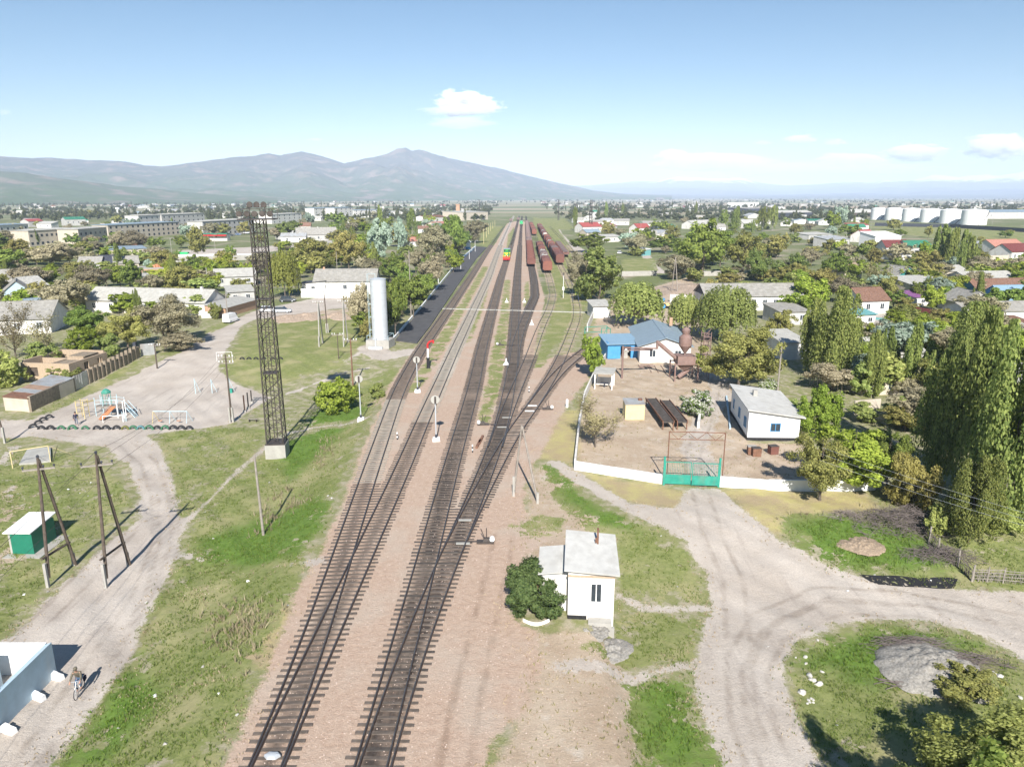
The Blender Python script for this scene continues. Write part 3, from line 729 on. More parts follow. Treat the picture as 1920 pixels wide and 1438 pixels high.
def proto(kind, lod, var):
    key = (kind, lod, var)
    if key in PROTO: return PROTO[key]
    shape, dk, lt, tr = KIND[kind]
    lm = leafmat('leaf_' + kind, dk, lt, tr, petal=(.70, .69, .62) if kind == 'blossom' else None, petal_amt=.42)
    seed = sum(ord(c) for c in kind) * 31 + var * 77
    n = {0: 24000, 1: 9500, 2: 2600, 3: 560}[lod]
    size = {0: .0215, 1: .034, 2: .061, 3: .12}[lod]
    if shape in ('poplar', 'plume'): n = int(n * .92); size *= .92
    if shape == 'bush': n = int(n * .8); size *= 1.15
    if kind == 'bare': n = int(n * .13); size *= .8
    if kind in ('corner', 'blossom', 'hedge'): n = int(n * (3.2 if kind == 'corner' else 1.7))
    if kind == 'corner': size *= .58
    if kind in ('brown', 'olive', 'yellow'): n = int(n * 1.05); size *= .86
    bm = BARKPALE if kind in ('birch', 'poplar', 'plume', 'silver') and var == 0 else BARK
    if kind == 'bare':
        tb, tips = limbs(seed, 9, .1, .017, .34, .85, twigs=2 if lod < 2 else 1)
        T = np.array([t[:] for t in tips]); T = T * np.array([.85, .85, 1])
        g = np.random.default_rng(seed); C = T[g.integers(0, len(T), n)] + g.normal(0, .03, (n, 3)); N = C - np.array([0, 0, .5])
        for i, v in enumerate(tb.v): tb.v[i] = (v[0] * .85, v[1] * .85, v[2])
    else:
        C, N = crown(shape, n, seed)
        if shape in ('poplar', 'plume'): tb, _ = limbs(seed, 5, .1, .013, .1, .95)
        elif shape == 'bush': tb, _ = limbs(seed, 5, .03, .014, .2, .7)
        else: tb, _ = limbs(seed, 7, .16, .021, .3, .8, twigs=1 if lod < 2 else 0)
    if shape in ('poplar', 'plume', 'bush'):
        for i, v in enumerate(tb.v): tb.v[i] = (v[0] * 1.6, v[1] * 1.6, v[2])
    V, F = quads(C, N, size, seed + 5, 1.2 if shape in ('poplar', 'plume') else 1.5, .15 if shape in ('poplar', 'plume') else (-.6 if shape == 'willow' else 0))
    if lod >= 3:
        tv = np.array(tb.v); tf = [f for f in tb.f if len(f) == 4][:24]
        V2 = np.concatenate([V, tv]); F2 = np.concatenate([F, np.array(tf) + len(V)])
        PROTO[key] = (npmesh('tree', V2, F2, [lm, bm], [0] * len(F) + [1] * len(tf)), None)
    else:
        o = tb.build('trunk', bm); tm = o.data; bpy.data.objects.remove(o)
        PROTO[key] = (npmesh('crown', V, F, lm), tm)
    return PROTO[key]

ZS = Matrix.Identity(3)
TREES = []
def tree(p, h, w, kind, label, lod=1, group=None, name=None, depth=None, cat='tree'):
    var = rng.randrange(2); cm, tm = proto(kind, lod, var); sc = (w, depth or w * rng.uniform(.85, 1.1), h); rz = rng.uniform(0, 6.28)
    if kind in ('willow', 'birch') and lod < 2: rz = rng.uniform(0, 6.28)
    nm = name or {'poplar': 'poplar_tree', 'plume': 'poplar_tree', 'willow': 'willow_tree', 'birch': 'birch_tree', 'bush': 'bush', 'hedge': 'bush', 'shrub': 'shrub', 'blossom': 'flowering_bush', 'yellow': 'shrub', 'bare': 'bare_tree'}.get(kind, 'tree')
    TREES.append((p.x, p.y, w))
    if tm is None:
        o = link(nm, cm, None, p); o.scale = sc; o.rotation_euler = (0, 0, rz); return tag(o, label, cat, group)
    r = thing(nm, label, cat, p, rz, group); r.scale = sc
    link('trunk', tm, r); link('crown', cm, r)
    return r
def T(u, vb, vt, w, kind, label, lod=None, group=None, name=None, cat=None):
    p = P(u, vb); h = max(.8, Ht(p, vt)); wm = w / pxm(vb) * (1.0 if kind in ('poplar', 'plume', 'blossom', 'silver', 'willow') or vb > 1000 else 1.22)
    if lod is None: lod = 0 if w > 75 and vb > 620 else (1 if w > 42 or vb > 560 else 2)
    c = cat or ('bush' if kind in ('bush', 'shrub', 'blossom', 'yellow', 'hedge') else 'tree')
    return tree(p, h, wm, kind, label, lod, group, name, cat=c)

TL = [
# left of the tracks, near village
(115,592,513,92,'brown','big rounded tan tree between the grey roofs at left'),
(185,548,490,66,'brown','tan tree right of the big tan tree, before the unfinished brick house'),
(95,531,496,90,'brown','tan tree behind the big tan tree at left'),
(245,545,484,50,'green','bright leafy tree beside the unfinished brick house'),
(165,642,570,78,'green','dense green tree left of the big olive trees by the village road'),
(160,664,612,62,'shrub','light green bush behind the roofless brick house'),
(240,655,573,84,'olive','olive tree in front of the long gabled house'),
(310,652,543,115,'brown','large tan and olive tree at the bend of the village road'),
(345,656,618,72,'brown','low tan bush at the foot of the large tan tree by the road'),
(262,602,541,18,'poplar','slim young tree against the long pale roof'),
(30,672,565,92,'bare','tall leafless tree in front of the grey roof at left edge'),
(85,668,585,62,'bare','smaller leafless tree right of the tall leafless one'),
(15,521,460,62,'green','dark green tree at left edge behind the gabled roofs'),
(98,502,449,88,'brown','wide tan tree below the cream apartment block'),
(22,462,426,66,'brown','tan tree at left edge before the blue roofed block'),
(20,724,655,70,'bush','green bushes at left edge behind the roofless brick house'),
(85,690,640,66,'bush','green bush left of the roofless brick house'),
(205,668,625,46,'bush','dark bush right of the roofless brick house'),
(120,714,684,54,'bush','bush growing against the front of the roofless brick house'),
(305,507,466,56,'olive','olive tree before the white compound wall'),
(338,534,490,56,'olive','olive tree right of the unfinished brick house'),
(388,548,508,62,'bright','bright green tree between pale roofs left of the mast'),
(440,516,491,48,'green','round green tree by the grey lawn wall left of the mast'),
(455,552,518,42,'olive','olive shrub under the pale roof left of the mast'),
(412,575,548,44,'bush','light bush left of the small white shed'),
(372,484,418,32,'olive','tall thin tree by the dark street left of the mast'),
(432,484,459,21,'green','small round green tree on the white street wall'),
(336,484,468,15,'green','small round bush near the green van'),
(150,482,455,44,'green','green trees right of the wide tan tree'),
(168,480,448,46,'brown','tan tree in front of the second cream block'),
(202,480,460,38,'shrub','light green bush before the blue roofed shed'),
(232,472,428,44,'brown','tan tree beside the tall flagpole'),
(266,472,426,48,'brown','tan tree before the long cream block'),
(292,466,443,34,'green','green bush right of the small red shed'),
(340,466,440,28,'green','green tree near the shop fronts'),
(395,445,413,30,'brown','tan tree by the far cream block'),
(418,442,415,34,'olive','olive tree by the far cream block'),
(312,418,398,14,'silver','pale silver tree before the far white block'),
(404,598,565,22,'bush','green shrub beside the orange panel fence'),
(505,520,470,44,'brown','tan tree right behind the mast'),
# centre left along the platform
(535,558,463,62,'willow','yellow green weeping willow right of the mast'),
(590,510,441,82,'olive','wide olive tree above the white station house'),
(655,508,424,60,'olive','yellow green tree right of the wide olive tree'),
(640,500,445,44,'bright','bright tree tucked behind the wide olive tree'),
(714,494,401,66,'silver','big pale silver poplar above the water tower'),
(753,480,401,32,'silver','narrower silver poplar right of the big one'),
(712,442,385,17,'poplar','dark slim poplar behind the big silver poplar'),
(773,448,391,20,'poplar','slim poplar right of the silver poplars'),
(702,522,481,50,'brown','rounded tan tree directly behind the water tower'),
(748,528,470,48,'green','green tree right of the tan tree behind the water tower'),
(676,632,517,52,'brown','tan leafy tree touching the left side of the water tower'),
(692,645,588,34,'olive','low olive bush at the left foot of the water tower'),
(742,632,508,52,'green','dense green tree right of the water tower'),
(728,628,545,34,'green','dark green bush touching the right side of the water tower'),
(775,596,512,58,'green','dense green tree by the near platform kerb'),
(800,566,508,44,'green','green tree halfway along the platform kerb'),
(802,547,469,58,'brown','pinkish tan tree overhanging the middle of the platform'),
(820,492,412,70,'brown','big tan tree with a bare trunk beside the platform'),
(780,512,458,44,'brown','tan tree left of the big tan platform tree'),
(851,484,396,42,'green','tall green tree behind the big tan platform tree'),
(850,512,469,38,'bright','small bright tree overhanging the platform'),
(872,470,430,30,'green','green tree behind the white platform kiosk'),
(890,456,406,46,'brown','tan tree beyond the end of the platform'),
(545,452,411,46,'dark','dark green tree above the wide grey roof'),
(580,428,395,25,'silver','pale silver tree in front of the far white blocks'),
(630,430,396,38,'green','rounded green tree before the far white blocks'),
(672,432,404,40,'olive','olive tree before the far white blocks'),
(632,774,706,72,'shrub','bright green shrub clump beside the first signal'),
(707,747,718,34,'bush','low olive bush right of the first signal'),
(654,745,722,42,'shrub','low shrub behind the first signal'),
# right of the tracks
(1122,564,462,98,'bush','large greyish green tree beside the rightmost track',1,None,'tree','tree'),
(1096,556,462,58,'brown','tan tree behind the large greyish tree by the track'),
(1192,612,522,88,'birch','birch with white blossom left of the blue roofed house'),
(1282,628,545,56,'birch','weeping birch behind the rusty cyclone tower'),
(1358,642,527,100,'birch','tall green birch in front of the long white house'),
(1110,708,619,54,'bright','bright leafy tree at the corner of the blue shed'),
(1384,728,600,124,'olive','very wide olive tree right of the rusty cyclone tower'),
(1105,474,434,62,'green','green trees at the end of the gravel lane'),
(1077,432,388,13,'poplar','tall thin poplar by the far floodlight mast'),
(1140,446,417,28,'olive','olive tree below the red roofs'),
(1185,478,433,50,'brown','pale tan tree left of the turquoise gatehouse'),
(1218,452,424,27,'dark','dark tree above the turquoise gatehouse'),
(1235,437,413,34,'green','green tree left of the white roofed house'),
(1262,524,469,78,'brown','wide pinkish tan tree beside the double utility pole'),
(1248,474,439,60,'green','green tree behind the wide pinkish tree'),
(1318,520,407,86,'green','tallest green tree with dark trunks right of centre'),
(1350,500,425,60,'green','green tree leaning on the tallest tree right of centre'),
(1392,514,424,68,'olive','olive tree right of the tallest green tree'),
(1366,533,510,44,'olive','low olive bush below the olive tree'),
(1422,528,459,48,'dark','dark tree above the long white house'),
(1136,408,379,9,'poplar','dark far poplar left of the red roofs'),
(1167,408,380,8,'poplar','second dark far poplar right of the first'),
(1304,410,378,9,'poplar','lone thin poplar near the far white blocks'),
(1380,434,388,23,'poplar','pair of dense poplars before the orange sheds'),
(1355,428,392,22,'green','green tree left of the dense poplars'),
(1430,434,388,22,'poplar','poplar left of the orange sheds'),
(1448,432,385,17,'poplar','narrow poplar right beside the orange sheds'),
(1560,432,392,34,'bright','round bright green tree left of the white tanks'),
(1574,428,381,36,'silver','tall blue green tree left of the white tanks'),
(1455,484,432,42,'olive','olive tree behind the long white house'),
(1478,528,469,54,'dark','dark tree on the right end of the long white house'),
(1535,560,498,70,'olive','dark olive tree right of the long white house'),
(1566,524,468,48,'green','green tree above the tan roofed house'),
(1520,500,462,44,'brown','greyish tan tree above the long white house'),
(1645,552,496,70,'bare','grey brown budding tree above the brown roofed house'),
(1595,480,455,40,'brown','pale blossoming tree before the white hall'),
(1640,500,462,34,'olive','olive tree in front of the maroon roofed house'),
(1690,515,482,44,'green','green shrubs below the grey wall of the maroon house'),
(1745,530,486,54,'olive','olive tree left of the poplar group'),
(1763,505,421,38,'poplar','leftmost poplar of the tall group before the tanks'),
(1783,508,428,34,'poplar','second poplar of the tall group before the tanks'),
(1800,508,431,36,'poplar','third poplar of the tall group before the tanks'),
(1817,510,444,30,'poplar','rightmost poplar of the tall group before the tanks'),
(1850,522,476,60,'brown','greyish tan tree right of the poplar group'),
(1900,520,474,66,'brown','wide greyish tan tree at right edge'),
(1740,446,420,16,'olive','small olive tree in the green field before the tanks'),
(1885,446,432,28,'green','round bush at the right end of the green field'),
(1675,432,408,26,'olive','olive tree before the second white tank'),
(1562,716,537,106,'plume','broad tall poplar left of the village yards'),
(1520,700,560,58,'plume','left half of the broad poplar pair behind the white office'),
(1705,664,578,76,'bright','bright round green tree among the right hand roofs'),
(1634,655,602,38,'bright','small bright tree with blossom beside the broad poplar'),
(1800,760,566,104,'plume','tall poplar behind the great poplars, left side'),
(1735,735,640,60,'poplar','dark poplar beside the tan shed'),
(1672,720,660,92,'olive','olive tree behind the tan shed'),
(1690,800,752,70,'bush','dark bush below the tan shed'),
(1620,792,755,60,'bush','dark shrubs behind the pale yard wall'),
(1745,905,655,84,'plume','dark poplar left of the great poplars'),
(1805,930,576,130,'plume','dark tall poplar between the great poplars'),
(1882,985,597,165,'plume','greatest poplar standing in front at right'),
(1955,1000,620,140,'plume','great poplar cut by the right edge'),
(1816,1017,855,120,'plume','young poplar with pale double trunk by the brush fence'),
(1530,818,710,80,'shrub','bright yellow green tree at the corner of the white office'),
(1537,938,806,104,'olive','small olive tree before the white yard wall'),
(1598,918,792,168,'bright','wide bright green tree behind the right end of the white wall'),
(1662,912,806,92,'green','green tree right of the wide bright tree'),
(1700,950,840,92,'yellow','straggly yellow shrub left of the great poplars'),
(1650,850,800,60,'bush','dark shrubs above the wide bright tree'),
(1755,1005,945,60,'bush','dark bush between yellow shrub and young poplar'),
(1870,1000,930,90,'bush','dark undergrowth below the greatest poplar'),
(1306,780,720,72,'blossom','rounded white blossom bush by the inspection ramps'),
(1437,738,704,48,'blossom','smaller white blossom bush behind the white office'),
(1412,700,660,50,'olive','olive foliage behind the white office roof'),
(1116,838,742,112,'bare','spreading budding bush in the tan yard corner'),
(1005,1152,1052,138,'hedge','dense rounded dark green bush beside the small white cabin'),
(1310,688,660,22,'shrub','green shrub at the foot of the rusty tower'),
(1480,790,745,46,'bush','bush at the back corner of the white office'),
(1640,690,655,60,'bush','bush between the right hand yards'),
(1880,700,655,80,'olive','olive tree behind the greatest poplar'),
(1700,585,556,40,'olive','olive bush beside the purple roof'),
(1790,560,525,44,'olive','olive tree right of the curved grey roof'),
(1460,640,575,52,'olive','olive tree left of the broad poplar'),
(1335,560,520,34,'olive','olive shrub by the long white house gable'),
]
for a in TL: T(*a)
# thicket near the camera, lower right
tree(Vector((24.2, 28.2, -1.2)), 5.3, 11.0, 'corner', 'large leafy bush filling the bottom right corner', 0, cat='bush', name='bush', depth=7.2)
tree(Vector((19.0, 26.4, -1.2)), 4.4, 5.6, 'corner', 'lower light bush at the left side of the large corner bush', 0, cat='bush', name='bush', depth=4.6)
tree(Vector((17.4, 19.4, -1.2)), 10.4, 8.2, 'green', 'tall tree just below the frame casting shade on the round island', 0, cat='tree')
tree(Vector((26.5, 36.5, -1.2)), 1.6, 4.2, 'olive', 'low bush at the right end of the gravel heap', 1, cat='bush', name='bush')

kq = px((738,640),(765,606),(791,578),(815,548),(841,516),(864,489),(878,470))
for i in range(20):
    t_ = i / 19 * 5.999; p = kq[int(t_)].lerp(kq[int(t_) + 1], t_ - int(t_)) + Vector((rng.uniform(-7.5, -2.6), rng.uniform(-2, 2), 0))
    kd = ('green', 'bright', 'olive', 'green', 'brown')[i % 5]
    tree(p, rng.uniform(5.5, 10), rng.uniform(5.5, 8.5), kd, {'green': 'dense green', 'bright': 'light green', 'olive': 'olive', 'brown': 'tan budding'}[kd] + ' tree in the thick row behind the platform kerb', 1, 'trees behind the platform kerb')
# random trees of the wider town, each one its own object
def corridor(u, v):
    return 960 - (v - 368) * .95 - 8 < u < 978 + (v - 368) * 1.55 + 6
HOUSES_PX = []     # filled by part four before the far trees are sown
def sow_trees():
    spots = []
    tries = 0; g = random.Random(23)
    far_n = 0
    while len(spots) < 215 and tries < 30000:
        tries += 1
        if len(spots) < 42: v = 398 + 48 * g.random() ** 1.2; u = g.uniform(-40, 1960)
        elif len(spots) < 80: v = g.uniform(418, 532); u = g.uniform(490, 870)
        elif len(spots) < 128: v = g.uniform(425, 560); u = g.uniform(-30, 560)
        elif len(spots) < 198: v = g.uniform(425, 600); u = g.uniform(1150, 1950)
        else: v = g.uniform(600, 760); u = g.uniform(1620, 1940)
        if corridor(u, v) or (1625 < u and 408 < v < 458): continue
        if u > 1150 and v > 500 and u < 1440: continue
        if 1120 < u < 1250 and 474 < v < 525: continue
        if 300 < u < 560 and 466 < v < 500: continue
        if u > 380 and u < 960 and v > 545: continue
        if 1600 < u < 1800 and 585 < v < 640: continue
        if any(abs(u - a) < b * .75 and -2 < v - c < d * (2.5 if v > 440 else 1) for a, b, c, d in HOUSES_PX): continue
        sp_ = 5 if v < 425 else 13
        if any(abs(u - a) < sp_ and abs(v - b) < sp_ * .35 for a, b in spots): continue
        spots.append((u, v))
    kinds = ['green', 'olive', 'brown', 'green', 'bright', 'olive', 'bright', 'poplar', 'brown', 'poplar', 'silver']
    words = {'green': 'small round green tree', 'olive': 'small olive tree', 'brown': 'small tan budding tree', 'dark': 'small dark green tree', 'bright': 'small light green tree', 'poplar': 'slim dark poplar', 'silver': 'small pale silver tree'}
    for u, v in spots:
        k = g.choice(kinds); side = 'left' if u < 960 else 'right'
        zone = 'toward the plain' if v < 405 else ('among the farther roofs' if v < 430 else ('among the middle roofs' if v < 500 else 'among the nearer yards'))
        h = g.uniform(6, 11.5) * (1.25 if k == 'poplar' else 1) * (.8 if v > 500 else 1); w = h * (g.uniform(1.0, 1.6) if k != 'poplar' else .36)
        tree(P(u, v), h, w, k, '%s %s, %s side of the railway' % (words[k], zone, side), 3 if v < 412 else (2 if v < 520 else 1), '%s trees %s %s' % (k, zone, side))
    n_b = 0
    while n_b < 285:
        if n_b < 100: v = g.uniform(425, 590); u = g.uniform(-30, 400)
        elif n_b < 130: v = g.uniform(412, 520); u = g.uniform(480, 850)
        elif n_b < 165: v = g.uniform(408, 480); u = g.uniform(1150, 1620)
        elif n_b < 245: v = g.uniform(440, 560); u = g.uniform(1290, 1950)
        else: v = g.uniform(600, 860); u = g.uniform(1530, 1930)
        if v > 780 and u < 1620: continue
        if u < 480 and (466 < v < 496 and u > 280): continue
        if corridor(u, v): continue
        if any(abs(u - a) < b * .8 and -2 < v - c < d * 2 for a, b, c, d in HOUSES_PX): continue
        n_b += 1; k = g.choice(['bush', 'shrub', 'olive', 'bush', 'brown']); h = g.uniform(3, 6.4); side = 'left' if u < 960 else 'right'
        tree(P(u, v), h, h * g.uniform(1.3, 2.2), k, '%s garden bush between the village houses, %s side' % ({'bush': 'dark green', 'shrub': 'light green', 'olive': 'olive', 'brown': 'tan'}[k], side), 2 if v < 600 else 1, '%s garden bushes %s' % (k, side), 'bush', cat='bush')
    # far woods: one mass
    V, Fq, n0 = [], [], 0
    gg = np.random.default_rng(5)
    C, N = crown('round', 130, 3); v1, f1 = quads(C, N, .2, 9)
    C, N = crown('poplar', 150, 4); v2, f2 = quads(C, N, .17, 10)
    for i in range(5600):
        v = 371.2 + 46 * gg.random() ** 1.6; u = gg.uniform(-150, 2070)
        if corridor(u, v) and v > 384: continue
        if v > 376 and math.sin(u * .013 + v * .7) + math.sin(u * .031 - v * 1.3) < -.55: continue
        if any(abs(u - a) < b and -1.5 < v - c < d for a, b, c, d in HOUSES_PX) or (1625 < u and 407 < v): continue
        p = P(u, v, 0); po = gg.random() < .22
        h = gg.uniform(5, 9) * (1.5 if po else 1); w = h * (.35 if po else gg.uniform(.8, 1.5))
        vv, ff = (v2, f2) if po else (v1, f1)
        V.append(vv * np.array([w, w, h]) + np.array([p.x, p.y, 0])); Fq.append(ff + n0); n0 += len(vv)
    lm = leafmat('leaf_far', (.07, .09, .04), (.16, .17, .085), .3)
    tag(link('distant_woods', npmesh('distant_woods', np.concatenate(V), np.concatenate(Fq), lm)), 'dark far tree belts at the edge of the plain', 'woods', None, 'stuff')
# ------------------------------------------------------------------ houses
def frame(ul, vl, ur, vr):
    a, b = P(ul, vl), P(ur, vr); z = min(a.z, b.z)
    d = b - a; d.z = 0
    return Vector((a.x, a.y, z)), d.length, math.atan2(d.y, d.x)

def roof_mesh(kind, w, d, h, rh, ov=.35, th=.09, split=False):
    b = MB()
    if kind == 'gx':            # ridge along the front
        e = rh / (d / 2) * ov
        A = [(-ov, -ov, h - e), (w + ov, -ov, h - e), (w + ov, d / 2, h + rh), (-ov, d / 2, h + rh)]
        B_ = [(-ov, d / 2, h + rh), (w + ov, d / 2, h + rh), (w + ov, d + ov, h - e), (-ov, d + ov, h - e)]
        b.slab(A, th); b.slab(B_, th)
        b.box((w / 2, d / 2, h + rh + th), (w + 2 * ov + .02, .34, .07))
    elif kind == 'gy':
        e = rh / (w / 2) * ov
        b.slab([(-ov, -ov, h - e), (w / 2, -ov, h + rh), (w / 2, d + ov, h + rh), (-ov, d + ov, h - e)], th)
        b.slab([(w / 2, -ov, h + rh), (w + ov, -ov, h - e), (w + ov, d + ov, h - e), (w / 2, d + ov, h + rh)], th)
        b.box((w / 2, d / 2, h + rh + th), (.34, d + 2 * ov + .02, .07))
    elif kind == 'hip':
        r = min(w, d) / 2; e = rh / r * ov; z0, z1 = h - e, h + rh
        x0, x1, y0, y1 = -ov, w + ov, -ov, d + ov
        if w >= d: p, q = (r, d / 2, z1), (w - r, d / 2, z1)
        else: p, q = (w / 2, r, z1), (w / 2, d - r, z1)
        c = [(x0, y0, z0), (x1, y0, z0), (x1, y1, z0), (x0, y1, z0)]
        lo = [(x, y, z - .1) for x, y, z in c]
        vs = c + [p, q] + lo
        if w >= d: fs = [(0, 1, 5, 4), (1, 2, 5), (2, 3, 4, 5), (3, 0, 4)]
        else: fs = [(0, 1, 4), (1, 2, 5, 4), (2, 3, 5), (3, 0, 4, 5)]
        b.add(vs, fs + [(9, 8, 7, 6), (0, 6, 7, 1), (1, 7, 8, 2), (2, 8, 9, 3), (3, 9, 6, 0)])
    else:                       # shed: 'sf' low at front, 'sb' low at back, 'sl' low at left, 'sr' low at right, 'fl' flat
        z = {'sf': (h, h, h + rh, h + rh), 'sb': (h + rh, h + rh, h, h), 'sl': (h, h + rh, h + rh, h), 'sr': (h + rh, h, h, h + rh), 'fl': (h,) * 4}[kind]
        b.slab([(-ov, -ov, z[0]), (w + ov, -ov, z[1]), (w + ov, d + ov, z[2]), (-ov, d + ov, z[3])], th)
    return b

def wall_mesh(kind, w, d, h, rh):
    b = MB()
    z = {'sf': (h, h, h + rh, h + rh), 'sb': (h + rh, h + rh, h, h), 'sl': (h, h + rh, h + rh, h), 'sr': (h + rh, h, h, h + rh)}.get(kind, (h,) * 4)
    k = -.02
    vs = [(0, 0, -1.0), (w, 0, -1.0), (w, d, -1.0), (0, d, -1.0), (0, 0, z[0] + k), (w, 0, z[1] + k), (w, d, z[2] + k), (0, d, z[3] + k)]
    b.add(vs, [(0, 1, 5, 4), (1, 2, 6, 5), (2, 3, 7, 6), (3, 0, 4, 7), (4, 5, 6, 7)])
    if kind == 'gx': b.add([(0, 0, h), (0, d, h), (0, d / 2, h + rh - .03), (w, 0, h), (w, d, h), (w, d / 2, h + rh - .03)], [(0, 2, 1), (3, 4, 5)], 1)
    if kind == 'gy': b.add([(0, 0, h), (w, 0, h), (w / 2, 0, h + rh - .03), (0, d, h), (w, d, h), (w / 2, d, h + rh - .03)], [(0, 1, 2), (3, 5, 4)], 1)
    return b

def window(root, c, w, h, axis='x', frame_m=None, glass=None, mull=1):
    """axis x: in a wall facing -y; axis y: in a wall facing -x (c = centre on the wall face)"""
    fm = frame_m or WHITE2; b = MB(); t = .07
    def bx(u0, u1, z0, z1, dp, off):
        if axis == 'x': b.box((c[0] + (u0 + u1) / 2, c[1] - off, c[2] + (z0 + z1) / 2), (u1 - u0, dp, z1 - z0))
        else: b.box((c[0] - off, c[1] + (u0 + u1) / 2, c[2] + (z0 + z1) / 2), (dp, u1 - u0, z1 - z0))
    bx(-w / 2, -w / 2 + t, -h / 2, h / 2, .08, .03); bx(w / 2 - t, w / 2, -h / 2, h / 2, .08, .03)
    bx(-w / 2 + t, w / 2 - t, -h / 2, -h / 2 + t, .08, .03); bx(-w / 2 + t, w / 2 - t, h / 2 - t, h / 2, .08, .03)
    for i in range(mull):
        x = -w / 2 + w * (i + 1) / (mull + 1); bx(x - .03, x + .03, -h / 2 + t, h / 2 - t, .07, .028)
    f = b.build('window', fm, root)
    b = MB(); bx(-w / 2 + t, w / 2 - t, -h / 2 + t, h / 2 - t, .03, .012)
    b.build('pane', glass or GLASS, f)
    return f

def house(ul, vl, ur, vr, d, h, rh, kind, wallm, roofm, label, nwin=0, gable=None, door=None, chim=None, name='house', cat='house', group=None, ov=.35, wm=None, wside=0, org=None):
    o, w, rz = org if org else frame(ul, vl, ur, vr)
    HOUSES_PX.append(((ul + ur) / 2, (vl + vr) / 2, abs(ur - ul) / 2 + 1, 4))
    r = thing(name, label, cat, o, rz, group)
    wall_mesh(kind, w, d, h, rh).build('wall', [wallm, gable or wallm], r)
    rf = roof_mesh(kind, w, d, h, rh, ov).build('roof', roofm, r)
    wh, ww = min(1.5, h * .42), 1.1
    if nwin == 0 and kind != 'fl' and wallm in (WHITE, CREAM, GREYW, PBLUE) and w > 5: nwin = 2 if w < 14 else 4
    for i in range(nwin):
        x = w * (i + .5) / nwin
        if door is not None and abs(x - door * w) < 1.0: continue
        window(r, (x, -.002, h * .55), min(ww, w / nwin * .55), wh, 'x', wm)
    for i in range(wside):
        window(r, (-.002, d * (i + .5) / wside, h * .55), ww, wh, 'y', wm)
    if door is not None: MB().box((door * w, -.03, 1.0), (.95, .08, 2.0)).build('door', TEAL if rng.random() < .4 else WOOD, r)
    if chim:
        zc = h + rh * .75
        MB().box((w * chim, d * .5 if kind != 'gy' else d * chim, zc + .55), (.55, .55, 1.5)).build('chimney', BRICK if rng.random() < .5 else WHITE, rf)
    return r

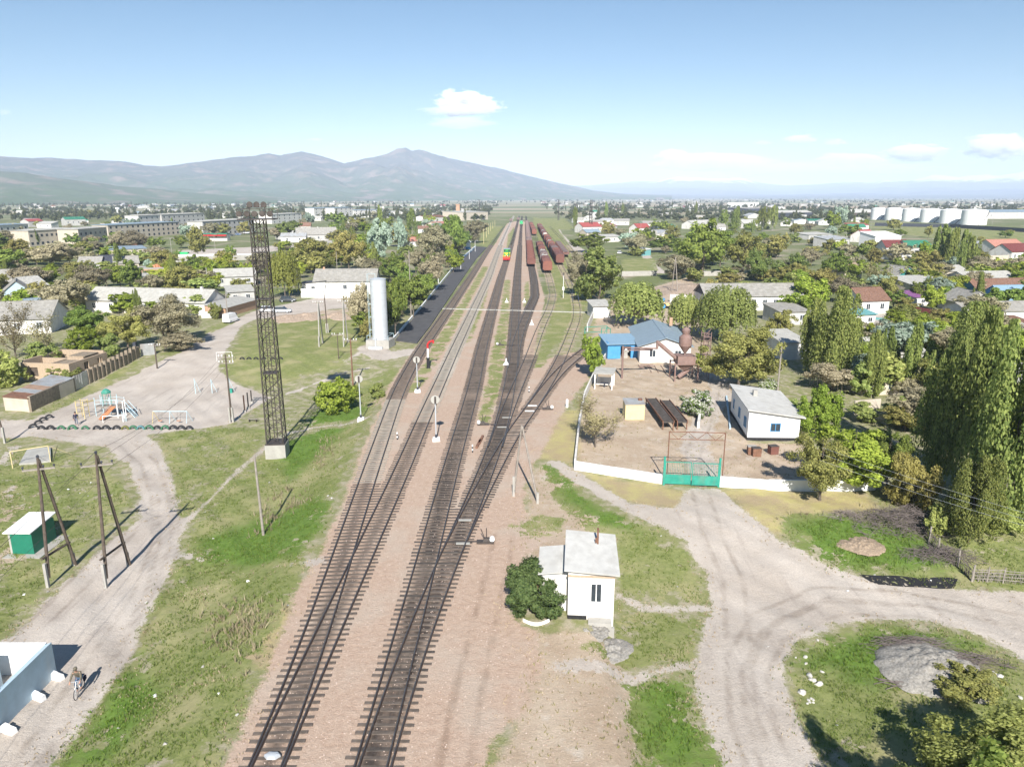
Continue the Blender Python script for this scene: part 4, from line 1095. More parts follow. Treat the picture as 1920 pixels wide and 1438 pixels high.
G = SLATE; GL = SLATEL
HL = [
# left side
(163,585,385,592,9,3.0,2.5,'gx',WHITE,GL,'long white house with pale gable roof beside the village road',dict(nwin=7,chim=.9)),
(-30,630,97,624,12,3.1,2.8,'gx',WHITE,G,'wide grey roofed house behind the leafless trees',dict(nwin=3)),
(-20,548,44,546,10,3,3,'gx',GREYW,G,'grey gabled house at left edge above the tan trees',dict(gable=WOOD)),
(10,566,58,563,9,2.8,2.4,'gy',PBLUE,G,'small house with pale blue front gable at left',dict(nwin=1)),
(56,556,92,552,10,2.8,2.2,'gx',GREYW,GL,'grey roofed house half hidden by the big tan tree',{}),
(60,600,96,596,7,2.6,1.8,'gx',WHITE,BLUEROOF,'low house with blue grey roof by the leafless trees',{}),
(370,517,416,515,9,3,1.2,'sf',GREYW,GL,'pale flat roofed house left of the mast',{}),
(404,538,480,535,9,3,2,'gx',GREYW,GL,'grey gabled house just left of the mast',dict(nwin=3)),
(265,542,320,539,9,3,.8,'sf',GREYW,GL,'low grey shed roof below the unfinished brick house',{}),
(148,510,190,509,8,3,2.2,'gx',GREYW,G,'grey roofed house left of the dark roofed one',{}),
(187,508,222,507,8,3,2.4,'gx',GREYW,NAVY,'house with near black roof above the village',{}),
(216,510,262,508,9,3,2.3,'gx',CREAM,G,'grey roofed house right of the dark roofed one',dict(gable=NAVY)),
(424,596,483,578,5,2.2,.7,'sf',BRICK,GL,'brick shed with corrugated roof beside the parked van',{}),
(378,578,404,577,3,2.6,.5,'sf',WHITE2,CREAM,'small white shed at the gable of the long white house',{}),
(362,588,392,586,3.5,2.2,.4,'sb',GREYW,BLUEROOF2,'low shed with blue tin roof by the orange fence',{}),
(430,568,478,565,7,2.7,1,'sf',GREYW,GL,'flat grey shed left of the mast foot',{}),
(590,553,705,552,11,3.8,2.9,'gx',WHITE,SLATE,'white station house with long grey gable roof',dict(nwin=3,chim=.12)),
(565,553,611,553,5,3.2,.7,'sl',WHITE,NAVY,'white annex with dark lean-to roof left of the station house',dict(nwin=1)),
(560,454,635,452,14,4.2,4,'gx',GREYW,SLATE,'wide grey roofed hall above the willow',dict(nwin=5,chim=.55)),
(536,450,566,448,9,3,2.2,'gx',GREYW,GL,'small pale gabled house left of the wide hall',{}),
(604,472,634,470,8,3,2,'gx',WHITE,SLATE,'small grey house behind the wide olive tree',{}),
(768,463,787,462,8,3,2,'gx',WHITE,SALMON,'small house with pinkish roof behind the silver poplars',{}),
(208,481,276,478,10,3,.9,'sf',CREAM,BLUEROOF,'low cream shed with flat blue grey roof by the dark street',{}),
(250,467,268,466,7,4,1,'sf',RUST,RUST,'small rust red shed above the blue roofed shed',{}),
(124,424,162,423,12,6,2,'gx',GREYW,GREENROOF,'far hall with teal green roof',{}),
(55,426,82,425,12,5,2,'gx',GREYW,REDROOF,'far hall with dull crimson roof',{}),
(820,432,846,430,12,4,2.5,'gx',CREAM,SALMON,'cream house with orange roof before the brick tower',dict(nwin=2)),
(800,420,836,418,16,6,2,'gx',WHITE,RUST,'white works hall with rusty roof left of the brick tower',dict(nwin=3)),
(868,414,915,412,30,9,1,'sf',CREAM,SLATEL,'long pale warehouse before the brick tower',{}),
# right side
(1112,597,1144,596,5,2.7,.8,'sf',WHITE,GL,'small white shed with sloping roof by the rightmost track',{}),
(1199,680,1294,681,18,2.9,1.35,'gy',WHITE,BLUEROOF,'white workshop with large blue grey metal roof',dict(chim=.85,ov=.45)),
(1322,583,1503,582,10,3.6,2.4,'gx',WHITE,SLATE,'long white house with dark slate roof right of the tractor',dict(nwin=9,gable=NAVY)),
(1462,610,1516,609,8,2.9,.8,'sf',GREYW,SLATE,'grey garage in front of the long white house',{}),
(1466,676,1511,674,7,3,1,'sf',WHITE,GL,'white shed left of the broad poplar',{}),
(1613,590,1665,588,8,3.3,2.5,'gx',WHITE,BROWNROOF,'white house with rusty brown tiled roof among the trees',{'nwin':2}),
(1712,574,1781,572,6,2.2,.9,'sf',WHITE,PURPLE,'low white shed with purple roof',{}),
(1712,558,1786,555,10,3.2,1.6,'sf',CREAM,GL,'cream house with pale curved roof above the purple roof',{'nwin':3}),
(1812,542,1945,539,9,3.2,1.5,'gx',WHITE,GL,'long pale roofed house at right edge',{'nwin':4}),
(1834,570,1945,567,9,3,2.9,'gx',WHITE,BROWNROOF,'house with brown roof and blue gable at right edge',{'gable':BLUEP,'nwin':2}),
(1884,586,1950,584,9,3,2.9,'gx',WHITE,BLUEROOF2,'house with light blue roof and dark blue gable',{'gable':BLUEP,'nwin':1}),
(1797,587,1867,587,9,2.6,2.4,'gy',GREYW,SLATE,'grey gabled house left of the blue roofed one',{}),
(1812,612,1950,609,8,3.2,1.4,'gx',WHITE,SLATE,'long white walled shed with grey roof at right edge',{'nwin':3}),
(1681,535,1719,534,9,3,2.6,'gy',GREYW,SLATE,'grey house with teal front gable',{'gable':TEAL}),
(1583,524,1615,523,8,3,2,'gx',CREAM,MULCH,'tan roofed house between the olive trees',{}),
(1753,524,1813,522,9,2.6,1.5,'gx',CREAM,GL,'cream house with long pale roof behind the poplar group',{}),
(1639,467,1687,466,12,6.5,2,'sf',WHITE2,WHITE2,'tall white hall before the white tanks',{}),
(1660,482,1704,482,10,4.4,3,'gx',WHITE,MAROON,'house with maroon metal roof below the white hall',{'nwin':3}),
(1704,483,1747,482,10,4.6,2.6,'gx',GREYW,GREENROOF,'house with bright green metal roof',{}),
(1670,488,1718,487,7,2.6,1.8,'hip',WHITE,NAVY,'low house with near black hipped roof before the maroon one',{'nwin':4}),
(1622,455,1641,453,9,4,3.2,'gx',WHITE,REDROOF,'small house with crimson roof left of the tall white hall',{}),
(1864,477,1920,476,12,3.6,3,'gx',WHITE,SALMON,'house with salmon tiled roof at the right',{'nwin':3}),
(1895,490,1945,488,10,4,3,'gx',WHITE,MAROON,'maroon roofed house at right edge',{}),
(1828,470,1862,469,9,3,1,'sf',GREYW,TIN,'low grey shed left of the salmon roofed house',{}),
(1553,464,1592,462,10,4,1.5,'sf',GREYW,TIN,'pale tin roofed shed left of the crimson roofed house',{}),
(1516,450,1560,448,12,3,1,'sf',GREYW,GL,'grey yard shed below the bright round tree',{}),
(1458,410,1522,409,22,7,2.5,'gx',NAVY,GL,'long dark open shed with pale roof near the orange stack',{}),
(1598,408,1640,407,18,6,4,'gx',WOOD,GL,'brown gabled barn left of the white tanks',{}),
(1822,411,2010,410,34,8,2.6,'gx',GREYW,BLUEROOF,'huge warehouse with blue grey roof behind the white tanks',{'nwin':8}),
(1093,437,1127,436,11,4.5,3,'gx',WHITE,REDROOF,'house with bright red roof and blue porch by the lane',{'nwin':3}),
(1128,455,1166,453,8,3,1.2,'sf',WHITE,GL,'white house behind the green trees at the lane end',{}),
(1100,446,1126,445,8,3.4,2,'gx',CREAM,BLUEROOF,'cream house below the bright red roof',{}),
(1196,438,1219,437,9,4,3,'gx',WHITE,REDROOF,'small house with red roof left of the grey one',{}),
(1230,450,1264,448,10,4,1.5,'sf',WHITE,TIN,'house with silver tin roof right of the red roofs',{}),
(1250,437,1268,436,8,4,2,'gx',WHITE,GREENROOF,'small house with teal green roof above the tin roof',{}),
(1205,480,1220,479,5,2.8,.6,'sf',TURQ,WHITE2,'tiny turquoise gatehouse with white roof',{}),
(1616,743,1687,739,4,2.3,.5,'sf',CREAM,WOODG,'tan mud shed with blue door under the olive tree',{'door':.22}),
(1648,694,1730,688,8,2.6,2,'gx',WHITE,GL,'grey roofed house under the bright round tree',{}),
(1600,612,1640,610,4,2.4,.6,'sf',WHITE,TURQ,'narrow white shed with pale green roof edge',{}),
(1868,660,1940,655,9,3,1.6,'gx',WHITE,GL,'grey roofed house right behind the great poplars',{}),
(1872,640,1950,638,8,2.8,.8,'sf',CREAM,RUST,'rusty roofed shed behind the great poplars',{}),
(1870,765,1950,760,8,3,1.8,'gx',WHITE,GL,'white house glimpsed between the great poplars',{}),
(1300,430,1340,428,12,4,3,'gx',WHITE,GL,'white roofed house among the far poplars',{}),
(1394,428,1420,427,10,4,3,'gx',WHITE,SLATEL,'pale pyramid roofed house right of the far poplars',{}),
(1376,389,1422,388,18,12,1,'fl',WHITE2,SLATEL,'far white block on the horizon line right of centre',{'nwin':6}),
(1402,400,1450,399,40,7,1.5,'sf',NAVY,SLATE,'long dark far hall right of the white block',{}),
]
for a in HL: house(*a[:11], **a[11])
# apartment blocks
AP = [(57,463,149,456,12,8.5,'two tone cream apartment block nearest the left edge',10), (150,459,203,453,12,8.5,'cream apartment block second from the left edge',6), (205,450,338,440,12,9,'long cream apartment block with ragged balconies',14),
      (262,430,302,427,12,11,'short white apartment block with open end wall',4), (305,427,385,422,12,11,'grey apartment row behind the silver tree',9), (382,444,478,436,12,10,'dark windowed apartment row left of the mast head',11),
      (0,446,56,442,14,8,'long low block with blue roof at left edge',5), (510,420,566,416,14,9,'pale flat roofed block right of the mast head',6), (590,412,624,410,12,13,'far white apartment block with balconies, left one',4), (628,411,662,409,12,13,'far white apartment block with balconies, right one',4), (664,408,720,406,14,9,'far pale row right of the balcony blocks',6)]
for ul, vl, ur, vr, d, h, lb, n in AP:
    o, w, rz = frame(ul, vl, ur, vr); HOUSES_PX.append(((ul + ur) / 2, (vl + vr) / 2, (ur - ul) / 2, 8))
    r = thing('apartment_block', lb, 'apartment block', o, rz, 'apartment blocks beyond the village')
    MB().box((w / 2, d / 2, h / 2 - .5), (w, d, h + 1)).build('wall', CREAM if 'cream' in lb else GREYW if 'grey' in lb or 'dark' in lb else WHITE, r)
    rb = MB().box((w / 2, d / 2, h + .12), (w + .8, d + .8, .25)); rb.box((w / 2, d / 2, h + .5), (w * .96, d * .6, .5), taper=.7)
    rb.build('roof', BLUEROOF if 'blue' in lb or 'balcon' in lb else SLATEL, r)
    fl = max(2, int(h / 2.9))
    for i in range(n):
        b = MB(); x = w * (i + .5) / n
        for k in range(fl): b.box((x, -.03, 1.6 + k * h / fl), (1.5, .1, 1.4))
        b.build('window', GLASS, r)
# random houses
def sow_houses():
    g = random.Random(5); spots = []; tries = 0
    wl = [WHITE, WHITE, CREAM, GREYW, PBLUE]; rf = [(SLATE, 'grey'), (SLATEL, 'pale'), (SLATEL, 'pale'), (REDROOF, 'red'), (BLUEROOF, 'blue grey'), (BROWNROOF, 'brown'), (SLATE, 'grey'), (SLATEL, 'pale'), (GREENROOF, 'green'), (SLATE, 'grey'), (TIN, 'tin'), (TIN, 'tin'), (SLATEL, 'pale')]
    while len(spots) < 205 and tries < 20000:
        tries += 1; v = (386 + 70 * g.random() ** 1.5) if len(spots) < 115 else g.uniform(375.5, 392); u = g.uniform(-30, 1950)
        if corridor(u, v) or corridor(u + 14, v) or (1625 < u and 408 < v < 460): continue
        if u < 960 and (v > 432 and u < 480): continue
        if any(abs(u - a) < b + 16 and -5 < v - c < 7 for a, b, c, d in HOUSES_PX): continue
        if any(abs(u - a) < (17 if v > 392 else 8) and abs(v - b) < (4 if v > 392 else 1.2) for a, b in spots): continue
        spots.append((u, v))
    for u, v in spots:
        w = g.uniform(9, 17) * pxm(v); m, nm = g.choice(rf); k = g.choice(['gx', 'gx', 'gy', 'hip', 'sf'])
        side = 'left' if u < 960 else 'right'; zone = 'near the plain' if v < 402 else 'in the middle distance'
        HOUSES_PX.append((u, v, w / 2, 3))
        lb = 'little white walled house with %s roof %s, %s of the railway' % (nm, zone, side)
        house(u - w / 2, v, u + w / 2, v + g.uniform(-.5, .5), g.uniform(7, 10), 3.4, g.uniform(1.5, 2.8), k, g.choice(wl[:2]), m, lb, 0 if v < 402 else 2, group='%s roofed houses %s %s' % (nm, zone, side))
sow_houses()
sow_trees()

# ------------------------------------------------------------------ special buildings
# white office with mono-pitch roof inside the yard
a, b = P(1400.7, 825), P(1497, 825); w = (b - a).length; rz = math.atan2(b.y - a.y, b.x - a.x)
bk = P(1376, 775); d = (bk - a).length
r = thing('office_building', 'white one storey office with sloping slate roof inside the yard wall', 'building', a, rz)
hl, hr = 3.55, 2.75; sx = -.11 * d
wb = MB(); q = [(0, 0), (w, 0), (w + sx * -.35, d), (sx * -.35, d)]
q = [(0, 0), (w, 0), (w + 1.0, d), (1.0, d)]
wb.add([(x, y, -.6) for x, y in q] + [(q[0][0], q[0][1], hl), (q[1][0], q[1][1], hr), (q[2][0], q[2][1], hr), (q[3][0], q[3][1], hl)], [(0, 1, 5, 4), (1, 2, 6, 5), (2, 3, 7, 6), (3, 0, 4, 7), (4, 5, 6, 7)])
wb.build('wall', WHITE2, r)
MB().prism([(-.05, -.05), (w + .05, -.05), (w + 1.05, d + .05), (.95, d + .05)], -.6, .32).build('plinth', BLACKP, r)
rf = MB().slab([(-.3, -.4, hl + .05), (w + .45, -.4, hr - .07), (w + 1.45, d + .4, hr - .07), (.7, d + .4, hl + .05)], .12).build('roof', SLATEW, r)
MB().box((w * .45, d * .62, hl + .1), (.5, .5, .9)).build('chimney', CONC, rf)
window(r, (w * .53, -.002, 1.55), 1.15, 1.0, 'x', BLUEP)
for i in range(3): window(r, (.12 + i * .36, d * (.14 + i * .33), 1.7), 1.0, 1.2, 'y', BLUEP, BLUEGLASS)
# cabin beside the tracks
a, b = P(1064, 1159), P(1157, 1170); w = 3.0; rz = -.075
r = thing('cabin', 'small white brick switchman cabin with slate roof and rusty stovepipe', 'cabin', (a.x, a.y, 0), rz)
dp, h0 = 4.1, 3.55
MB().add([(0, 0, -.9), (w, 0, -1.6), (w, dp, -1.6), (0, dp, -.9), (0, 0, h0), (w, 0, h0 - .2), (w, dp, h0 + .35), (0, dp, h0 + .55)], [(0, 1, 5, 4), (1, 2, 6, 5), (2, 3, 7, 6), (3, 0, 4, 7), (4, 5, 6, 7)]).build('wall', WHITE, r)
MB().box((w / 2, -.025, h0 - .42), (w + .06, .09, .12)).build('cornice', TANBRICK, r)
rf = MB().slab([(-.28, -.35, h0 + .06), (w + .3, -.4, h0 - .16), (w + .25, dp + .2, h0 + .42), (-.2, dp + .2, h0 + .66)], .1)
rf = rf.build('roof', SLATEW, r)
MB().tube((w * .66, dp * .72, h0 + .2), (w * .66, dp * .72, h0 + 1.6), .07).tube((w * .66 - .12, dp * .70, h0 + .55), (w * .66 - .12, dp * .70, h0 + .9), .05).build('stovepipe', RUST, rf)
window(r, (w * .61, -.002, 1.98), .78, 1.42, 'x', WHITE2)
MB().box((.62, -.02, .08), (1.25, .06, .36)).build('plinth', BLACKP, r)
cw = MB().box((2.1, -.32, -.02), (1.5, .64, .34)); cw.add([(1.45, -.62, -.2), (3.05, -.62, -.2), (3.05, -.62, -1.7), (2.95, -.62, -1.7), (1.45, -.4, -.2), (3.05, -.4, -.2), (3.05, -.4, -1.7), (2.95, -.4, -1.7)], [(0, 1, 2, 3), (4, 7, 6, 5), (0, 3, 7, 4), (0, 4, 5, 1), (1, 5, 6, 2)])
cw.build('retaining_step', CONC, r)
aw = 1.75
MB().add([(-aw, .9, -.4), (-.003, .9, -.4), (-.003, 3.6, -.4), (-aw, 3.6, -.4), (-aw, .9, 2.75), (-.003, .9, 2.95), (-.003, 3.6, 3.2), (-aw, 3.6, 3.0)], [(0, 1, 5, 4), (1, 2, 6, 5), (2, 3, 7, 6), (3, 0, 4, 7), (4, 5, 6, 7)]).build('annex', WHITE, r)
MB().slab([(-aw - .25, .6, 2.76), (-.09, .6, 2.98), (-.09, 3.9, 3.27), (-aw - .25, 3.9, 3.05)], .09).build('annex_roof', SLATEW, r)
ln = MB().tube((-aw - .3, 1.1, 1.2), (-aw - .3, 1.1, 2.7), .09); ln.lathe([(.02, -.08), (.17, -.06), (.17, .06), (.02, .08)], 14, (-aw - .34, 1.0, 2.85), axis='y')
ln.build('lantern', RUST, r)
c = P(1044, 1172); tag(MB().add([(x, y, .2) for x, y in [(c.x - 2.2 + .25 * i, c.y + .5 - .5 * math.sin(i * .45)) for i in range(8)]] + [(x, y, .0) for x, y in [(c.x - 2.2 + .25 * i, c.y + .42 - .5 * math.sin(i * .45)) for i in range(8)]], [(i, i + 1, i + 9, i + 8) for i in range(7)]).build('garden_kerb', WHITE2), 'thin white painted border curving in front of the dense round bush', 'kerb')
# blue shed with open door
a, w, rz = frame(1139, 673, 1196, 671); d = 6.0
r = thing('blue_shed', 'blue painted lean-to shed with open dark doorway against the workshop', 'shed', a, rz)
b = MB(); h = 2.5
for x0, x1, z0, z1 in ((0, w * .42, 0, h), (w * .76, w, 0, h), (w * .42, w * .76, 2.15, h)): b.box(((x0 + x1) / 2, .1, (z0 + z1) / 2), (x1 - x0, .2, z1 - z0))
b.box((.1, d / 2, h / 2 + .15), (.2, d - .4, h + .3)); b.box((w - .1, d / 2, h / 2 + .15), (.2, d - .4, h + .3)); b.box((w / 2, d - .1, h / 2 + .2), (w - .4, .2, h + .4))
b.build('wall', BLUEP, r)
MB().slab([(-.3, -.4, h), (w + .25, -.4, h), (w + .25, d + .3, h + .6), (-.3, d + .3, h + .6)], .1).build('roof', BLUEROOF2, r)
mc = thing('machine', 'pale machine tool standing in the doorway of the blue shed', 'machine', (a.x + w * .6, a.y + .9, 0))
MB().box((0, 0, .5), (.7, .6, 1.0), taper=.8).box((0, 0, 1.2), (1.0, .5, .35)).build('body', CONC, mc)
MB().tube((-.2, -.3, 1.5), (.2, -.3, 1.5), .14).build('head', WHITE2, mc)
# unfinished roofless brick house at left
a, w, rz = frame(44, 714, 134, 718); d = 9.0; h = 3.0
r = thing('roofless_house', 'roofless tan brick house with empty window openings', 'house', a, rz)
b = MB(); t = .35
def wallrun(b, p, q, h, t, holes=(), z0=-.5):
    p = Vector((*p, 0)); q = Vector((*q, 0)); D = q - p; L = D.length; ang = math.atan2(D.y, D.x); u = D / L
    s = 0
    def seg(s0, s1, za, zb):
        if s1 - s0 < .02: return
        c = p + u * ((s0 + s1) / 2); b.box((c.x, c.y, (za + zb) / 2), (s1 - s0, t, zb - za), ang)
    for h0, h1, za, zb in holes:
        seg(s, h0, z0, h); seg(h0, h1, z0, za); seg(h0, h1, zb, h); s = h1
    seg(s, L, z0, h)
wallrun(b, (0, t / 2), (w, t / 2), h, t, [(w * .16, w * .34, .9, 2.3)])
wallrun(b, (t / 2, t), (t / 2, d), h + .3, t); wallrun(b, (w - t / 2, t), (w - t / 2, d), h, t, [(3, 4.1, .9, 2.5), (6.2, 7.3, .3, 2.5)])
wallrun(b, (t, d - t / 2), (w - t, d - t / 2), h + .3, t); wallrun(b, (t, d * .48), (w - t, d * .48), h - .1, t, [(2, 3.2, 0, 2.3)]); wallrun(b, (w * .55, t), (w * .55, d * .47), h - .15, t)
b.build('wall', TANBRICK, r)
MB().box((w * .77, d * .25, h - .35), (w * .38, d * .4, .16)).box((w * .7, d * .75, h + .05), (w * .35, d * .35, .14)).build('ceiling_slab', MUD, r)
MB().box((w * .25, .2, 1.6), (w * .18 - .06, .06, 1.36)).build('shutter', WOOD, r)
# unfinished red brick house with brick stacks
a, w, rz = frame(255, 521, 322, 519); d = 9
r = thing('unfinished_house', 'unfinished red brick house with bright brick stacks on its slab', 'house', a, rz)
b = MB(); wallrun(b, (0, .2), (w, .2), 2.8, .4, [(w * .2, w * .36, .6, 2.3), (w * .55, w * .8, .6, 2.3)]); wallrun(b, (.2, .4), (.2, d), 2.8, .4); wallrun(b, (w - .2, .4), (w - .2, d), 2.8, .4); b.build('wall', BRICK, r)
MB().box((w / 2, d / 2, 2.95), (w + .2, d + .2, .28)).build('ceiling_slab', CONC, r)
b = MB()
for i in range(7): b.box((w * (.5 + .065 * i), d * .35 + (i % 3) * .5, 3.5 + (i % 2) * .12), (.9, .9, .8 + (i % 2) * .25))
b.build('brick_stack', M('orange_brick', (.55, .24, .13), .2, 3, .9), r)
# long low tin roofed shed along the compound wall
a, w, rz = frame(10, 770, 58, 773)
r = thing('tin_roof_shed', 'plastered shed with patched tin roof behind the mud wall', 'shed', a, rz)
b = MB(); d = 12; 
p2 = P(141, 735); dv = Vector((p2.x - (a.x + w * math.cos(rz)), p2.y - (a.y + w * math.sin(rz)))); ang = math.atan2(dv.y, dv.x) - rz; Ld = dv.length
ex, ey = math.cos(ang), math.sin(ang)
q = [(0, 0), (w, 0), (w + ex * Ld, ey * Ld), (ex * Ld, ey * Ld)]
b.add([(x, y, -.5) for x, y in q] + [(q[0][0], q[0][1], 2.1), (q[1][0], q[1][1], 1.9), (q[2][0], q[2][1], 2.1), (q[3][0], q[3][1], 2.5)], [(0, 1, 5, 4), (1, 2, 6, 5), (2, 3, 7, 6), (3, 0, 4, 7), (4, 5, 6, 7)])
b.build('wall', CREAM, r)
def lerp4(s0, s1, lift):
    o = []
    for (i, j, s) in ((0, 3, s0), (1, 2, s0), (1, 2, s1), (0, 3, s1)):
        hx = (2.1, 1.9, 2.1, 2.5); z = hx[i] + (hx[j] - hx[i]) * s
        o.append((q[i][0] + (q[j][0] - q[i][0]) * s, q[i][1] + (q[j][1] - q[i][1]) * s, z + lift))
    return o
MB().slab(lerp4(-.02, .2, .03), .08).build('roof_slats', RUST, r)
MB().slab(lerp4(.21, .36, .06), .06).slab(lerp4(.55, 1.02, .09), .06).build('roof', TIN, r)
MB().slab(lerp4(.37, .54, .05), .06).build('rusty_roof_sheet', M('rusty_tin', (.36, .24, .17), .25, 1.5, .8, wave=.5), r)
# ------------------------------------------------------------------ walls and fences
def wallline(name, pts, h, th, mat, label, cat='wall', drop=.6):
    b = MB()
    for p, q in zip(pts[:-1], pts[1:]):
        d = q - p; L = math.hypot(d.x, d.y); n = max(1, int(L / 6)); ang = math.atan2(d.y, d.x)
        for i in range(n):
            c = p.lerp(q, (i + .5) / n); hh = h + rng.uniform(-.03, .03)
            b.box((c.x, c.y, c.z + (hh - drop) / 2), (L / n + .01, th + rng.uniform(-.01, .01), hh + drop), ang)
    return tag(b.build(name, mat), label, cat)
wallline('yard_wall', px((1077,880),(1150,892),(1243,907)), .95, .22, WHITE2, 'whitewashed front wall of the tan yard left of the green gate')
wallline('yard_wall', px((1348,912),(1440,918),(1600,920),(1640,918)), 1.0, .22, WHITE2, 'whitewashed front wall of the tan yard right of the green gate')
wallline('yard_wall', px((1078,878),(1086,800),(1096,748),(1112,712),(1124,692),(1135,673)), 1.0, .2, WHITE, 'narrow white side wall of the yard running beside the tracks')
wallline('yard_wall', px((1101,622),(1107,608),(1112,597)), 1.6, .2, WHITE, 'short white wall between the green pipe portal and small white shed')
wallline('garden_wall', px((1309,803),(1313,778)), .8, .3, WHITE, 'short white low wall beside the blossom bush')
wallline('garden_wall', px((1369,805),(1362,745)), .25, .2, PBLUE, 'thin pale blue kerb along the white office side')
wallline('boundary_wall', px((1166,518),(1231,517)), 1.7, .25, CONC, 'pale concrete wall below the green lawn')
wallline('boundary_wall', px((1297,518),(1390,517)), 1.7, .25, CONC, 'pale concrete wall under the tall trees right of the lawn')
wallline('boundary_wall', px((1256,566),(1323,570)), 2.0, .25, WHITE, 'white wall behind the yellow tractor')
wallline('boundary_wall', px((330,492),(482,487)), 2.2, .3, CONC, 'long grey wall along the dark street left of the mast')
wallline('boundary_wall', px((335,485),(480,483)), 1.8, .3, WHITE, 'white street wall behind the dark street')
wallline('boundary_wall', px((565,558),(657,559)), 2.4, .25, WHITE2, 'white wall in front of the station house')
wallline('boundary_wall', px((1668,487),(1748,487)), 3.6, .3, GREYW, 'tall grey block wall before the maroon and green roofs')
wallline('boundary_wall', px((1826,492),(1900,489)), 2.5, .3, CREAM, 'cream wall before the salmon roofed house')
wallline('boundary_wall', px((1640,424),(1780,427),(1925,436)), 3.0, .3, NAVY, 'long dark grey fence before the white tanks')
wallline('boundary_wall', px((1600,777),(1648,773)), 1.8, .2, CREAM, 'pale yard wall panels under the dark shrubs')
wallline('boundary_wall', px((1716,592),(1770,600)), 2.0, .2, MAROON, 'dark maroon gate fence below the purple roof')
wallline('boundary_wall', px((1625,598),(1700,604),(1775,612)), .5, .3, TURQ, 'long pale green gas pipe casing over the lane')
wallline('boundary_wall', px((378,597),(413,595)), 1.5, .2, WHITE, 'short white wall left of the parked van')
wallline('orange_fence', px((392,592),(416,590)), 2.3, .12, ORANGE, 'orange panel fence by the small white shed', 'fence')
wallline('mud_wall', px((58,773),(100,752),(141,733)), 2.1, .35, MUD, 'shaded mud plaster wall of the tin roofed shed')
wallline('tin_fence', px((141,733),(156,726),(168,719)), 2.2, .1, TIN, 'grey tin fence panel between the mud walls', 'fence')
b = MB(); mp_ = px((168,719),(200,703),(232,686),(262,670))
for p, q in zip(mp_[:-1], mp_[1:]):
    d = q - p; n = 4
    for i in range(n):
        c = p.lerp(q, (i + .5) / n); hh = rng.uniform(1.5, 2.1); b.box((c.x, c.y, c.z + hh / 2 - .2), (d.length / n - .03, .3, hh + .4), math.atan2(d.y, d.x))
        c = p.lerp(q, i / n); b.box((c.x, c.y, c.z + .95), (.42, .46, 2.7), math.atan2(d.y, d.x))
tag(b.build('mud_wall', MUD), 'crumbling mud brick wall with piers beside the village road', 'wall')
gt = thing('yard_gate', 'dark gate post and pale gate leaf at the end of the mud wall', 'gate', P(262, 668))
MB().box((-.6, 0, 1.1), (.5, .5, 2.8)).build('gate_post', NAVY, gt); MB().box((1.2, .8, 1.0), (2.4, .1, 2.2), .5).build('gate_leaf', TIN, gt)

# painted compound at the bottom left
A = P(107, 1263); z0 = A.z
cmp_ = thing('compound', 'open painted compound with pale blue outer wall at bottom left', 'compound', (A.x, A.y, z0))
MB().add([(0, 0, -.4), (.05, -16, -.4), (-.22, -16, -.4), (-.27, -.25, -.4), (0, 0, 2.2), (.05, -16, 2.2), (-.22, -16, 2.2), (-.27, -.25, 2.2)], [(0, 4, 5, 1), (1, 5, 6, 2), (2, 6, 7, 3), (3, 7, 4, 0), (4, 7, 6, 5)]).build('side_wall', PBLUE, cmp_)
MB().box((-4.3, -.12, .9), (8.05, .24, 2.6)).build('rear_wall', WHITE2, cmp_)
MB().box((-3.5, -1.9, .95), (1.9, 1.6, 2.3)).build('inner_cabin', PBLUE, cmp_)
for (u, v), lb in zip(((107,1272), (72,1310), (17,1372)), ('white toppled concrete stump nearest the compound corner', 'white toppled concrete stump in the middle beside the blue wall', 'white toppled concrete stump at left edge by the blue wall')):
    p = P(u, v); o = MB().box((0, 0, .16), (.95, .34, .36), taper=.86).box((-.25, .02, .33), (.4, .3, .12), taper=.8).build('concrete_stump', WHITE2); o.location = p; o.rotation_euler = (0, .06, -.3 + rng.uniform(-.1, .1)); tag(o, lb, 'concrete stump', 'white stumps beside the blue wall')

# green gate
a, b2 = P(1244, 909), P(1347, 913); w = (b2 - a).length; rz = math.atan2(b2.y - a.y, b2.x - a.x)
gh = Ht(a, 862)
g = thing('gate', 'green double leaf metal gate closing the white yard wall', 'gate', a, rz)
for x in (0, w):
    MB().box((x, 0, 1.35), (.18, .18, 3.1)).build('gate_post', GREENP, g)
for s_ in (0, 1):
    x0 = .12 + s_ * (w / 2 - .06); L = w / 2 - .2; y = -.12 if s_ else .0
    lf = MB().box((x0 + L / 2, y, .62), (L, .05, .95)).build('gate_leaf', GREENP, g)
    fr = MB()
    for x in (x0, x0 + L): fr.box((x, y, 1.25), (.07, .08, 2.3))
    fr.box((x0 + L / 2, y, 2.37), (L + .07, .08, .07))
    for i in range(1, 15): fr.tube((x0 + L * i / 15, y, 1.1), (x0 + L * i / 15, y, 2.34), .014, n=5)
    fr.build('bars', GREENP, lf)
a3, b3 = P(1250, 903), P(1352, 906)
ph = Ht(a3, 809)
pt = thing('gate_portal', 'tall rusty pipe portal standing over the green gate', 'portal', a3, rz)
w3 = (b3 - a3).length; b = MB()
for x in (0, w3): b.tube((x, 0, 0), (x, 0, ph), .055)
b.tube((0, 0, ph), (w3, 0, ph), .05).tube((0, 0, ph - .75), (w3, 0, ph - .75), .04)
for i in range(6): b.tube((w3 * i / 6, 0, ph - .75 * (i % 2)), (w3 * (i + 1) / 6, 0, ph - .75 * ((i + 1) % 2)), .028, n=6)
b.build('portal_frame', RUST, pt)
sg = thing('pipe_portal', 'green pipe portal over the track entrance behind the bright bush', 'portal', P(1096, 645))
b = MB()
for x, y in ((0, 0), (4.3, 1.2), (3, -1), (4.6, -1.4)): b.tube((x, y, 0), (x, y, 3.2), .07)
